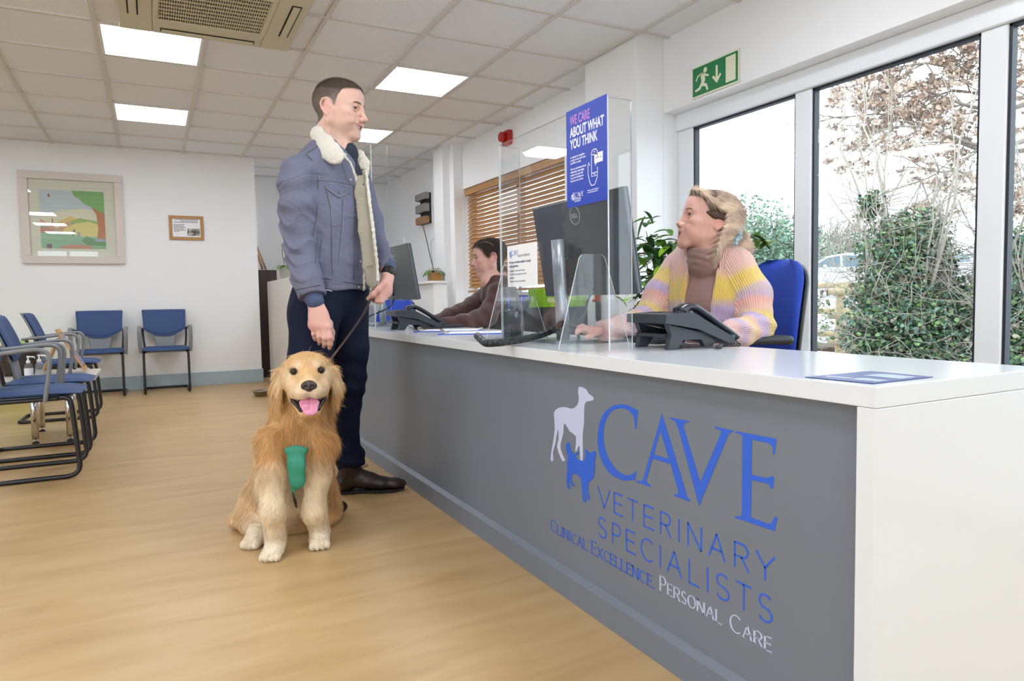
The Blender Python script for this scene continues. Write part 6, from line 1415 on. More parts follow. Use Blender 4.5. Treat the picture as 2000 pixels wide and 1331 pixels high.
eyes(HW, wom, '#5d5a4c', look=(0.05, 0.12)); brows(b, HW, wom, '#9a7a62', 0.0022)
m = MB()
for s in range(-4, 5):
    w_ = s*0.0042; M = Matrix(((HW.F[0], HW.S[0], HW.U[0], 0), (HW.F[1], HW.S[1], HW.U[1], 0), (HW.F[2], HW.S[2], HW.U[2], 0), (0, 0, 0, 1))); c = HW(0.0895-0.9*w_*w_/0.05, -0.0575+0.008*(abs(w_)/0.024)**1.2, w_)
    m.box((-0.004, -0.002, -0.0036), (0.002, 0.002, 0.0034), Matrix.Translation(Vector(c)) @ M, bev=0.001)
m.build('teeth', mat('tooth_enamel', '#ece6d6', 0.25), wom)
# turtleneck
M_tn = mat('mauve_brown_jersey', '#97766e', 0.8, wrinkle=(6, 0.35, 0.02, (1, 1, 1.5)), bump=0.25, bscale=22, bdist=0.004, sheen=0.2)
o = Org(); o.chain([px(1384, 528, 2.575), px(1380, 590, 2.57), px(1380, 670, 2.585), px(1385, 745, 2.60)], [0.132, 0.128, 0.115, 0.15], 0.03, (FW, 0.68))
for s_ in (-1, 1): o.ell(px(1376, 590, 2.57)+WW*0.050*s_+FW*0.048, (0.040, 0.040, 0.045), None, 0.07)
o.chain([px(1378, 497, 2.50), px(1377, 512, 2.515), px(1384, 530, 2.56)], [0.0625, 0.062, 0.075], 0.015)
def tnf(P):
    D = o(P); m = np.abs(D) < 0.02; Q = P[m]; z = Q[:, 2]; zc = px(1378, 505, 2.5)[2]
    D[m] += 0.0025*np.sin((z+0.35*(Q@AX_R))*260)*np.exp(-((z-zc)/0.035)**2)+0.002*hash3(Q, 20); c = px(1372, 488, 2.48); n_ = HW.U
    return np.maximum(D, (P-c)@n_)
org_mesh('turtleneck', o, 0.0045, M_tn, wom, fn=tnf)
# cardigan
def knit_mat():
    m = mat('pastel_knit_wool', '#f0d0c0', 0.95, attr='tone', sheen=0.5); nt = m.node_tree; b_ = nt.nodes['Principled BSDF']
    a = nt.nodes.new('ShaderNodeAttribute'); a.attribute_name = 'rib'; sn = nt.nodes.new('ShaderNodeMath'); sn.operation = 'SINE'; mu = nt.nodes.new('ShaderNodeMath'); mu.operation = 'MULTIPLY'; mu.inputs[1].default_value = 900
    nt.links.new(a.outputs['Fac'], mu.inputs[0]); nt.links.new(mu.outputs[0], sn.inputs[0])
    bp = nt.nodes.new('ShaderNodeBump'); bp.inputs['Strength'].default_value = 0.7; bp.inputs['Distance'].default_value = 0.0025
    n2 = nt.nodes.new('ShaderNodeTexNoise'); n2.inputs['Scale'].default_value = 350; ad = nt.nodes.new('ShaderNodeMath'); ad.operation = 'ADD'
    nt.links.new(sn.outputs[0], ad.inputs[0]); nt.links.new(n2.outputs['Fac'], ad.inputs[1]); nt.links.new(ad.outputs[0], bp.inputs['Height']); nt.links.new(bp.outputs[0], b_.inputs['Normal']); return m
M_knit = knit_mat()
ct_ = Org(); cs_ = Org()
ct_.chain([px(1382, 532, 2.58), px(1378, 590, 2.575), px(1378, 650, 2.59), px(1384, 745, 2.60)], [0.152, 0.158, 0.150, 0.172], 0.03, (FW, 0.74))
ct_.cap(px(1335, 520, 2.655), px(1372, 506, 2.61), 0.052, 0.040, 0.03); ct_.cap(px(1400, 505, 2.555), px(1438, 517, 2.50), 0.040, 0.054, 0.03)
cs_.chain(LAW, [0.060, 0.063, 0.056, 0.046, 0.036], 0.025); cs_.chain(RAW, [0.058, 0.058, 0.052, 0.044, 0.036], 0.025)
cx_ = px(1380, 530, 2.5)
def cardf(P):
    A_ = ct_(P); w_ = (P-cx_)@WW; f_ = (P-px(1384, 590, 2.58))@FW; z = P[:, 2]; zt, zb = px(1380, 520, 2.5)[2], px(1380, 640, 2.5)[2]; t = (zt-z)/(zt-zb)
    sgn = 1.0 if (AX_R@WW) > 0 else -1.0
    mid = sgn*(-0.004-0.020*np.clip(t, 0, 1)); half = 0.052-0.004*np.clip(t, 0, 1); slot = np.maximum(np.abs(w_-mid)-half, -f_)
    A_ = np.maximum(A_, -slot)
    nk = px(1379, 500, 2.51); r_ = np.linalg.norm((P-nk)*np.array([1, 1, 0.5]), axis=1)-0.068; A_ = np.maximum(A_, -r_)
    B_ = cs_(P); h = np.maximum(0.025-np.abs(A_-B_), 0)/0.025; D = np.minimum(A_, B_)-h*h*0.025*0.25
    m = np.abs(D) < 0.02; Q = P[m]; D[m] += 0.003*hash3(Q, 24)+0.0035*np.sin(Q[:, 2]*120+(Q@AX_R)*45)*(np.exp(-((Q[:, 2]-0.80)/0.05)**2)); return D
def arclen(P, CH):
    best = np.full(len(P), 1e9); tt = np.zeros(len(P)); s0 = 0
    for a, b_ in zip(CH[:-1], CH[1:]):
        ab = b_-a; L = np.linalg.norm(ab); t = np.clip((P-a)@ab/L**2, 0, 1); d = np.linalg.norm(P-a-t[:, None]*ab, axis=1); m = d < best; best[m] = d[m]; tt[m] = s0+t[m]*L; s0 += L
    return best, tt
BAND = [(0.0, '#f4c4bc'), (0.03, '#f4c8b8'), (0.055, '#f0cf6c'), (0.095, '#f0cf6c'), (0.115, '#ceb4d6'), (0.145, '#ceb4d6'), (0.165, '#f6b8a8'), (0.195, '#f4c4b0'), (0.22, '#f0cf6c'), (0.26, '#f0cf6c'), (0.285, '#ceb4d6'), (0.315, '#ceb4d6'), (0.335, '#f4bcac'), (0.36, '#f0cf80'), (0.39, '#f2c8b0'), (0.42, '#ceb4d6'), (0.45, '#f4c4bc'), (0.6, '#f4c4bc')]
def bandcol(t): X = [q[0] for q in BAND]; Cc_ = np.array([lin(q[1]) for q in BAND]); return np.stack([np.interp(t, X, Cc_[:, i]) for i in range(3)], 1)
def card_tone(V):
    d1, t1 = arclen(V, LAW); d2, t2 = arclen(V, RAW); ds = np.minimum(d1, d2); ts = np.where(d1 < d2, t1+0.01, t2+0.01)
    zt = px(1380, 510, 2.5)[2]; tz = (zt-V[:, 2])
    XT = [0, 0.04, 0.075, 0.13, 0.17, 0.3]; CT = np.array([lin(c) for c in ('#f5c6bc', '#f3c3a6', '#edcb62', '#edcb62', '#cbb2d4', '#cbb2d4')]); Cb = np.stack([np.interp(tz, XT, CT[:, i]) for i in range(3)], 1)
    w_ = np.clip((0.078-ds)/0.012, 0, 1)[:, None]; return Cb*(1-w_)+bandcol(ts)*w_
card, cV, cF = org_mesh('cardigan', ct_, 0.004, M_knit, wom, card_tone, fn=cardf) if False else (None, None, None)
allc = Org(); allc.p = ct_.p+cs_.p
card, cV, cF = org_mesh('cardigan', allc, 0.004, M_knit, wom, card_tone, fn=cardf)
d1, t1 = arclen(cV, LAW); d2, t2 = arclen(cV, RAW); ra = card.data.attributes.new('rib', 'FLOAT', 'POINT')
def around(P, CH):
    best = np.full(len(P), 1e9); an = np.zeros(len(P))
    for a, b_ in zip(CH[:-1], CH[1:]):
        ab = b_-a; L = np.linalg.norm(ab); T = ab/L; t = np.clip((P-a)@ab/L**2, 0, 1); v = P-a-t[:, None]*ab; d = np.linalg.norm(v, axis=1); n1 = np.cross(T, AX_D); n1 /= np.linalg.norm(n1); n2_ = np.cross(T, n1); q = np.arctan2(v@n1, v@n2_)*0.055; m = d < best; best[m] = d[m]; an[m] = q[m]
    return an
rib = np.where(np.minimum(d1, d2) < 0.072, np.where(d1 < d2, around(cV, LAW), around(cV, RAW)), (cV@WW)*1.0)
if len(card.data.vertices) == len(rib): ra.data.foreach_set('value', rib.astype(np.float32))
bt = MB(); p_ = px(1386, 632, 2.36)
q_ = allc.surf(1388, 628); bt.lathe([(0.009, 0), (0.009, 0.003), (0.006, 0.004), (0.0001, 0.003)], (0, 0, 0), 16, Matrix.Translation(Vector(q_)) @ Vector(allc.normal(q_)).to_track_quat('Z', 'Y').to_matrix().to_4x4(), cap=False); bt.build('button', mat('horn_button', '#b08f7c', 0.3), card)
# skirt/trousers
o3 = Org(); B0 = px(1385, 760, 2.60)
for s_ in (0.08, -0.10): o3.chain([B0+np.array([0.05, s_, 0]), B0*np.array([1, 1, 0])+np.array([-0.38, s_, 0.53]), B0*np.array([1, 1, 0])+np.array([-0.36, s_, 0.09])], [0.10, 0.07, 0.05], 0.03)
org_mesh('trousers', o3, 0.008, M_trous, wom)
o3 = Org()
for s_ in (0.10, -0.12): o3.cap(B0*np.array([1, 1, 0])+np.array([-0.34, s_, 0.05]), B0*np.array([1, 1, 0])+np.array([-0.50, s_, 0.035]), 0.045, 0.033, 0.01)
org_mesh('shoes', o3, 0.007, M_boot, wom)
# hair: base volumes, then flowing strands
hb = Org(); A_ = HW.A
hb.ell(HW(-0.014, 0.046, 0), np.array((0.098, 0.086, 0.080))*HW.k*np.array([1.1, 1, 1]), A_, 0.02)
hb.chain([HW(0.078, 0.112, 0.01), HW(0.065, 0.088, 0.055), HW(0.035, 0.060, 0.076), HW(-0.005, 0.046, 0.086)], [0.012, 0.017, 0.016, 0.016], 0.02)
hb.chain([HW(0.078, 0.112, -0.01), HW(0.065, 0.088, -0.055), HW(0.035, 0.060, -0.076), HW(-0.02, 0.03, -0.084), HW(-0.05, -0.04, -0.07)], [0.012, 0.017, 0.016, 0.016, 0.016], 0.02)
hb.chain([HW(-0.055, 0.04, 0.055), HW(-0.050, -0.010, 0.060), HW(-0.062, -0.055, 0.035), px(1424, 464, 2.50)], [0.028, 0.024, 0.020, 0.016], 0.025)
hb.chain([HW(-0.055, 0.04, -0.055), HW(-0.060, -0.02, -0.045), px(1424, 464, 2.52)], [0.030, 0.026, 0.018], 0.025)
hb.chain([HW(-0.020, 0.050, 0.082), HW(-0.030, 0.0, 0.080), px(1399, 470, 2.43), px(1393, 492, 2.43), px(1386, 512, 2.44)], [0.014, 0.014, 0.013, 0.010, 0.004], 0.02)
hb.chain([HW(-0.030, 0.045, 0.080), HW(-0.040, 0.0, 0.076), px(1408, 466, 2.44), px(1402, 488, 2.44), px(1399, 508, 2.45)], [0.015, 0.015, 0.013, 0.010, 0.004], 0.02)
def hbf(P):
    D = hb(P); L = HW.inv(P); fcut = np.interp(L[:, 1], [-0.2, -0.05, 0.0, 0.040, 0.06, 0.088, 0.11], [-0.016, -0.018, -0.024, -0.020, 0.034, 0.062, 0.088])+0.004*np.sin(L[:, 1]*300)
    D = np.maximum(D, (L[:, 0]-fcut)*HW.k*0.8*np.where(L[:, 1] < 0.112, 1, 0)-0.5*(L[:, 1] >= 0.112)); m = np.abs(D) < 0.02; D[m] += 0.0012*np.sin(L[m, 1]*260+L[m, 0]*120+3*L[m, 2]*60)+0.001*hash3(P[m], 40); return D
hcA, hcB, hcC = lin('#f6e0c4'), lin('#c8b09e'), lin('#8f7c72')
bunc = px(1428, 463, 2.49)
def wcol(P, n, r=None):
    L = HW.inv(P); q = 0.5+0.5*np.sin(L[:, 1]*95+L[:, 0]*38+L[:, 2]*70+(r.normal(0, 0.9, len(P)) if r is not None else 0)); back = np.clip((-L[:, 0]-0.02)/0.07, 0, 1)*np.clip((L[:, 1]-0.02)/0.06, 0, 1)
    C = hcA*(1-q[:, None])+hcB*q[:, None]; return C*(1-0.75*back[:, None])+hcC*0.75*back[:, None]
def wdir(P, n):
    L = HW.inv(P); to = bunc-P; to /= np.linalg.norm(to, axis=1)[:, None]; lock = ((P[:, 2] < px(1395, 450, 2.45)[2]) & (L[:, 0] > -0.055))[:, None]; down = -AX_U*1.0+AX_R*(-0.15)
    side = np.where(lock, down, to*0.8-HW.F*0.5-HW.U*0.15*np.clip(L[:, 0]*8, 0, 1)[:, None]); return side
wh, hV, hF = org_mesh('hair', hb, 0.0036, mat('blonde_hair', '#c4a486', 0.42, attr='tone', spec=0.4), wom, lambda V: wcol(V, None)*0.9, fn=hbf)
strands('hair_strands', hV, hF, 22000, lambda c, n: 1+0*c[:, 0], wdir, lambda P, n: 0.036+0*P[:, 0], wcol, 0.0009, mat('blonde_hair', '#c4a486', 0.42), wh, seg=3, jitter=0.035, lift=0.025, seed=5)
# shade above the ear put in as dark hair, bun and scrunchie
ub = Org(); ub.chain([HW(0.036, 0.030, 0.064), HW(0.010, 0.026, 0.074), HW(-0.03, 0.020, 0.074)], [0.008, 0.013, 0.015], 0.01); org_mesh('shaded_hair', ub, 0.003, mat('hair_shade_tone', '#4e3a2e', 0.6, bump=0.5, bscale=120), wh)
bn = Org(); bn.ell(px(1448, 472, 2.50), (0.024, 0.022, 0.022), None, 0.01); bn.ell(px(1455, 486, 2.50), (0.018, 0.020, 0.018), None, 0.01); bn.cap(px(1428, 463, 2.50), px(1446, 470, 2.5), 0.018, 0.026, 0.02)
bo_, bV, bF = org_mesh('hair_bun', bn, 0.0034, mat('blonde_hair', '#c4a486', 0.42), wh, lambda V: wcol(V, None)*0.9)
bc = px(1449, 474, 2.50)
strands('bun_strands', bV, bF, 5000, lambda c, n: 1+0*c[:, 0], lambda P, n: np.cross(P-bc, AX_D*0.9+AX_U*0.2)*30, lambda P, n: 0.028+0*P[:, 0], wcol, 0.0009, mat('blonde_hair', '#c4a486', 0.42), bo_, seg=3, jitter=0.12, lift=0.08, seed=6)
sc_ = MB(); c0 = px(1431, 463, 2.475); n0 = np.array(px(1449, 474, 2.5))-c0; n0 /= np.linalg.norm(n0); e1 = np.cross(n0, AX_U); e1 /= np.linalg.norm(e1); e2 = np.cross(n0, e1)
sc_.tube([c0+e1*0.026*math.cos(a*PI/24)+e2*0.028*math.sin(a*PI/24)+n0*0.003*math.sin(a*1.3) for a in range(48)], [0.011+0.003*math.sin(a*2.1) for a in range(48)], 10, closed=True)
sc_.build('scrunchie', mat('teal_patterned_fabric', '#5f95a4', 0.7, col2='#cfe0e4', nscale=120), wh)

# ============================================================ SEATED MAN
HN = HeadFrame(px(957, 506, 4.5), -AX_R*math.cos(math.radians(8))-AX_D*math.sin(math.radians(8)), -AX_D, 0.98, pitch=math.radians(-5), fs=1.08)
gN = dict(fw=0.064, jaw=0.055, brow=1.0, chin=-0.004, nose=0.002, up=0.002, mw=0.025, open=0.0, smile=0.003, ear=1.05, browd=0.0, squint=0.003)
b = Org(); head_sdf(b, HN, gN)
b.chain([HN(-0.015, -0.05), HN(-0.03, -0.11), px(968, 556, 4.52)], [0.060, 0.062, 0.075], 0.03); b.cap(HN(0.02, -0.075), px(955, 552, 4.48), 0.042, 0.055, 0.03)
FN = -AX_R*0.93-AX_D*0.36; FN /= np.linalg.norm(FN)
TN = [px(978, 590, 4.52), px(986, 625, 4.52), px(992, 690, 4.52)]
b.chain(TN, [0.14, 0.13, 0.12], 0.03, (FN, 0.62)); b.cap(px(972, 572, 4.34), px(962, 570, 4.66), 0.05, 0.05, 0.03)
NA = [px(974, 578, 4.33), px(950, 618, 4.22), px(905, 632, 4.08), px(868, 634, 4.0)]; FA = [px(958, 572, 4.68), px(922, 600, 4.52), px(880, 618, 4.32), px(852, 628, 4.18)]
b.chain(NA, [0.05, 0.042, 0.034, 0.027], 0.02); b.chain(FA, [0.05, 0.042, 0.034, 0.027], 0.02)
for c, dd in ((NA[-1], 0), (FA[-1], 0)):
    w0 = c; k1 = c-AX_R*0.05; b.cap(w0, k1, 0.026, 0.028, 0.015, (AX_U, 0.6))
    for i in range(4): s0 = k1+AX_D*(0.024-0.016*i); finger(b, [s0, s0-AX_R*0.025+AX_U*0.004, s0-AX_R*0.045-AX_U*0.006, s0-AX_R*0.052-AX_U*0.016], 0.0088, 0.0068)
    s0 = w0-AX_R*0.015-AX_D*0.022; finger(b, [s0, s0-AX_R*0.025-AX_D*0.012-AX_U*0.004, s0-AX_R*0.045-AX_D*0.01-AX_U*0.008], 0.011, 0.0075)
B1 = np.array(TN[-1])*np.array([1, 1, 0])
for s_ in (0.09, -0.09): b.chain([B1+np.array([0.0, s_, 0.56]), B1+np.array([-0.42, s_, 0.55]), B1+np.array([-0.40, s_, 0.06])], [0.08, 0.055, 0.035], 0.03)
def m2_mask(L):
    f, u, w_ = L.T; aw = np.abs(w_); line = np.where(f > 0.0, np.interp(f, [0.0, 0.012, 0.03, 0.05, 0.075, 0.1], [0.005, 0.004, 0.03, 0.070, 0.088, 0.085]), np.where(f > -0.03, 0.036, -0.085))
    ear = ((f+0.012)/0.027)**2+((u-0.0)/0.040)**2; return np.clip((u-line)/0.005, 0, 1)*np.where((ear < 1) & (aw > 0.06), 0, 1)*(u > -0.12)
def m2_tone(V):
    C = face_tone(HN, V, '#dfab9c', gN, 0.08, lip='#b87870', browc='#6b5548', cheek='#d88880'); m = m2_mask(HN.inv(V))[:, None]; C = C*(1-m)+lin('#342a26')*m; return C
m2, nV, nF = org_mesh('person', b, 0.0045, M_skin2, None, m2_tone)
tag(m2, 'seated man in profile with short dark hair and dark brown jumper behind the counter', 'person')
eyes(HN, m2, '#4a4a44', look=(0.0, -0.2)); brows(b, HN, m2, '#5a463a', 0.0026)
def m2dir(P, n): L = HN.inv(P); return -HN.F[None]*np.clip(0.2-L[:, 0]*10, -1, 1)[:, None]-HN.U*np.clip(1.2-L[:, 1]*9, 0.1, 1.2)[:, None]
strands('hair', nV, nF, 20000, lambda c, n: m2_mask(HN.inv(c))**2+1e-9, m2dir, lambda P, n: 0.026+0*P[:, 0], lambda P, n, r: lin('#3a2e28')+(lin('#5a4a40')-lin('#3a2e28'))*r.random((len(P), 1)), 0.0013, M_hair, m2, seg=3, jitter=0.3, lift=0.7, seed=9)
M_jump = mat('dark_maroon_brown_knit', '#4a2a26', 0.85, wrinkle=(5, 0.5, 0.035, (1, 1, 1)), bump=0.3, bscale=300, bdist=0.0015, sheen=0.25)
o = Org(); o.chain(TN, [0.165, 0.165, 0.16], 0.03, (FN, 0.68)); o.cap(px(972, 572, 4.34), px(962, 570, 4.66), 0.062, 0.062, 0.04); o.cap(px(966, 556, 4.5), px(972, 575, 4.5), 0.082, 0.11, 0.04)
o.chain(NA, [0.068, 0.060, 0.050, 0.040], 0.03); o.chain(FA, [0.068, 0.060, 0.050, 0.040], 0.03)
def jmf(P):
    D = o(P); nk = px(957, 540, 4.48); nr = -(HN.F*0.42+AX_U*0.0)+AX_U*0.9; nr = AX_U*0.87+AX_R*0.0-FN*(-0.5); nr = AX_U*0.86+FN*0.50; D = np.maximum(D, (P-nk-AX_U*0.0)@nr-0.012)
    m = np.abs(D) < 0.02; Q = P[m]; D[m] += 0.0022*np.sin((Q@AX_R)*70+Q[:, 2]*55)*np.clip((0.98-Q[:, 2])/0.1, 0, 1)+0.003*hash3(Q, 20); return D
org_mesh('jumper', o, 0.006, M_jump, m2, fn=jmf)
o3 = Org()
for s_ in (0.09, -0.09): o3.chain([B1+np.array([0.0, s_, 0.56]), B1+np.array([-0.42, s_, 0.55]), B1+np.array([-0.40, s_, 0.08])], [0.10, 0.07, 0.05], 0.03)
org_mesh('trousers', o3, 0.010, M_trous, m2)
o3 = Org()
for s_ in (0.09, -0.09): o3.cap(B1+np.array([-0.38, s_, 0.05]), B1+np.array([-0.54, s_, 0.036]), 0.045, 0.034, 0.01)
org_mesh('shoes', o3, 0.008, M_boot, m2)
gls = MB(); gls.tube([HN(0.052, 0.100, 0.050), HN(0.030, 0.112, 0.058), HN(0.0, 0.10, 0.075), HN(-0.02, 0.08, 0.083)], 0.0022, 6); gls.tube([HN(0.052, 0.100, 0.050), HN(0.06, 0.105, 0.0), HN(0.052, 0.100, -0.050)], 0.0022, 6); gls.build('glasses', mat('thin_metal_frame', '#8f8878', 0.3, metal=0.7), m2)
# ============================================================ GOLDEN DOG
HD = HeadFrame(px(599, 725, 2.52), -AX_D+AX_R*0.34, AX_R, 1.0, pitch=math.radians(2))
b = Org(); k_ = 1.0
def E_(f, u, w_, r, kk=0.02, sub=False): b.ell(HD(f, u, w_), r, HD.A, kk, sub)
def C_(a, c, ra, rb, kk=0.015, sub=False, flat=None): b.cap(HD(*a), HD(*c), ra, rb, kk, flat, sub)
E_(0.0, 0.0, 0, (0.085, 0.066, 0.074), 0.03); E_(0.0, -0.035, 0, (0.08, 0.055, 0.082), 0.03)
for s in (-1, 1):
    E_(0.030, 0.024, s*0.034, (0.044, 0.036, 0.034), 0.02); E_(0.035, -0.035, s*0.050, (0.045, 0.035, 0.028), 0.03)
    E_(0.105, -0.064, s*0.024, (0.048, 0.030, 0.028), 0.015); E_(0.070, -0.066, s*0.046, (0.044, 0.028, 0.024), 0.02)
    E_(0.074, 0.004, s*0.046, (0.018, 0.013, 0.017), 0.010, True)
    C_((0.050, -0.092, s*0.052), (0.110, -0.140, s*0.022), 0.012, 0.012, 0.02)
C_((0.050, -0.005, 0), (0.135, -0.040, 0), 0.034, 0.024, 0.03); E_(0.118, -0.142, 0, (0.030, 0.013, 0.026), 0.02)
C_((0.0, -0.100, 0), (0.085, -0.135, 0), 0.050, 0.026, 0.03)
# ears
for s in (-1, 1):
    n_ = HD.S*s*0.9+HD.F*0.45; n_ = n_/np.linalg.norm(n_)
    b.chain([HD(-0.005, 0.014, s*0.070), HD(-0.005, -0.018, s*0.094), HD(-0.005, -0.065, s*0.107), HD(0.0, -0.115, s*0.100)], [0.020, 0.032, 0.034, 0.018], 0.012, (n_, 0.40))
b.chain([HD(-0.04, -0.02), px(590, 800, 2.62), px(588, 870, 2.64)], [0.075, 0.098, 0.115], 0.04)
b.chain([px(582, 870, 2.63), px(572, 940, 2.72), px(560, 1000, 2.84)], [0.128, 0.140, 0.155], 0.05)
b.cap(px(515, 975, 2.78), px(505, 1010, 2.74), 0.080, 0.085, 0.05); b.cap(px(620, 960, 2.83), px(632, 1000, 2.85), 0.075, 0.075, 0.05)
GZ = lambda u, v, z=0.0: at_z(u, v, 0)+AX_U*z
def leg(pts, rs): b.chain(pts, rs, 0.03)
pL, pR = GZ(533, 1092), GZ(624, 1070)
leg([px(533, 865, 2.52), px(531, 930, 2.47), px(532, 1000, 2.44), pL+AX_D*0.036+AX_U*0.05], [0.060, 0.045, 0.037, 0.036])
leg([px(626, 868, 2.56), px(618, 930, 2.54), px(613, 1000, 2.53), pR+AX_D*0.032-AX_R*0.006+AX_U*0.05], [0.058, 0.045, 0.037, 0.036])
def paw(p, d, w_=0.036, L=0.042):
    d = np.array(d); d /= np.linalg.norm(d); s_ = np.cross(AX_U, d); b.ell(p+AX_U*0.026, (L, w_, 0.026), np.array([d, s_, AX_U]), 0.02)
    for i, o_ in enumerate((-0.0255, -0.009, 0.009, 0.0255)): q = p+d*(L*0.72-abs(o_)*0.35)+s_*o_+AX_U*0.016; b.ell(q, (0.019, 0.0115, 0.0155), np.array([d, s_, AX_U]), 0.005)
paw(pL, -AX_D*1.0-AX_R*0.05); paw(pR, -AX_D*0.9+AX_R*0.3)
pH = GZ(497, 1068); paw(pH, -AX_D*0.9-AX_R*0.25, 0.032, 0.045); b.cap(pH+AX_U*0.03+AX_D*0.03, px(508, 1020, 2.72), 0.032, 0.055, 0.03)
pH2 = GZ(640, 1030); b.cap(pH2+AX_U*0.03, px(632, 1000, 2.80), 0.03, 0.05, 0.03)
b.chain([px(550, 1010, 2.98), GZ(500, 1010, 0.05), GZ(462, 1035, 0.035)], [0.06, 0.045, 0.03], 0.03)
gold, cream, orange, white = lin('#e2b880'), lin('#f6e4c4'), lin('#cf9550'), lin('#f6ead4')
def dogcol(P, n=None, r=None):
    L = HD.inv(P); z = P[:, 2]; x = (P-px(585, 900, 2.6))@AX_R; C = np.tile(gold, (len(P), 1))
    def mix(c, w_): nonlocal C; w_ = np.clip(w_, 0, 1)[:, None]; C = C*(1-w_)+c*w_
    head = (np.abs(L[:, 1]) < 0.17) & (L[:, 0] > -0.09) & (np.abs(L[:, 2]) < 0.15)
    nz = 0.5+0.5*hash3(P*np.array([1, 1, 0.35]), 38); mix(orange, (~head)*(nz-0.35)*0.75*(z > 0.12))
    mix(cream, (~head)*np.clip((0.36-z)/0.10, 0, 1)*(((P-px(560, 1000, 2.62))@AX_D) < 0.0)*0.9)             # fore legs
    mix(cream, (~head)*np.clip((0.36-z)/0.05, 0, 1)*(x < -0.02)*0.45*(1-nz*0.5))
    mix(white, np.clip((0.12-z)/0.10, 0, 1)*0.8*(((P-px(560, 1000, 2.66))@AX_D) < 0.0))
    mix(orange, (~head)*np.exp(-((z-0.44)/0.05)**2)*0.35*(nz))
    mix(white, head*np.clip(1.35*np.exp(-(((L-np.array([0.115, -0.080, 0]))/np.array([0.06, 0.040, 0.052]))**2).sum(1)), 0, 0.95))
    for s in (-1, 1):
        mix(cream, head*0.75*np.exp(-(((L-np.array([0.05, -0.025, s*0.062]))/np.array([0.05, 0.04, 0.025]))**2).sum(1)))
        mix(cream, head*0.8*np.exp(-(((L-np.array([0.07, 0.027, s*0.032]))/np.array([0.04, 0.012, 0.017]))**2).sum(1)))
        mix(cream, 0.55*np.exp(-(((L-np.array([0.01, -0.03, s*0.100]))/np.array([0.05, 0.05, 0.014]))**2).sum(1)))
        e = np.sqrt((((L-np.array([0.078, 0.004, s*0.0465]))/np.array([0.05, 0.0115, 0.0145]))**2).sum(1)); mix(lin('#4b3526'), head*np.clip((1.2-e)/0.25, 0, 1)*0.9)
    ml = head*(L[:, 0] > 0.045)*(np.abs(L[:, 1]-(-0.088+0.28*(np.abs(L[:, 2]))-0.0)) < 0.0045); mix(lin('#33241e'), ml*0.0)
    return C
dog, dV, dF = org_mesh('dog', b, 0.0042, mat('golden_dog_skin', '#d9a765', 0.8, attr='tone'), None, dogcol)
tag(dog, 'sitting golden retriever facing the camera with open mouth and green harness', 'dog')
# eyes, nose, mouth, tongue
def hM(c): return Matrix(((HD.F[0], HD.S[0], HD.U[0], c[0]), (HD.F[1], HD.S[1], HD.U[1], c[1]), (HD.F[2], HD.S[2], HD.U[2], c[2]), (0, 0, 0, 1)))
for s in (-1, 1):
    e = MB().sphere((0, 0, 0), (0.0115, 0.0118, 0.0108), 20, 14, hM(HD(0.0725, 0.004, s*0.0455))).build('eye', mat('dark_brown_eye', '#1c100b', 0.06), dog)
M_nose = mat('dark_brown_wet_nose', '#3f3230', 0.28, bump=0.5, bscale=300, bdist=0.001)
no_ = Org(); no_.ell(HD(0.150, -0.040, 0), (0.016, 0.017, 0.024), HD.A, 0.01); no_.ell(HD(0.153, -0.050, 0), (0.012, 0.013, 0.013), HD.A, 0.01)
for s in (-1, 1): no_.ell(HD(0.152, -0.044, s*0.017), (0.012, 0.011, 0.010), HD.A, 0.006); no_.ell(HD(0.168, -0.044, s*0.012), (0.010, 0.0055, 0.0065), HD.A, 0.004, True)
org_mesh('nose', no_, 0.0022, M_nose, dog)
mo_ = Org(); mo_.ell(HD(0.074, -0.104, 0), (0.058, 0.029, 0.040), HD.A, 0.01); mo_.chain([HD(0.066, -0.074, -0.064), HD(0.088, -0.098, -0.052), HD(0.122, -0.127, -0.030), HD(0.138, -0.138, 0), HD(0.122, -0.127, 0.030), HD(0.088, -0.098, 0.052), HD(0.066, -0.074, 0.064)], [0.004, 0.008, 0.0065, 0.005, 0.0065, 0.008, 0.004], 0.006)
org_mesh('mouth', mo_, 0.003, mat('dark_gum', '#2c1f1e', 0.35), dog)
tg = Org(); tg.chain([HD(0.085, -0.090, 0), HD(0.130, -0.104, 0), HD(0.152, -0.126, 0.001)], [0.028, 0.032, 0.026], 0.01, (HD.U*0.75+HD.F*0.66, 0.28)); tg.cap(HD(0.125, -0.092, 0), HD(0.165, -0.122, 0), 0.002, 0.002, 0.004, None, True)
org_mesh('tongue', tg, 0.0024, mat('pink_tongue', '#d988a4', 0.35, bump=0.3, bscale=200, bdist=0.001), dog)
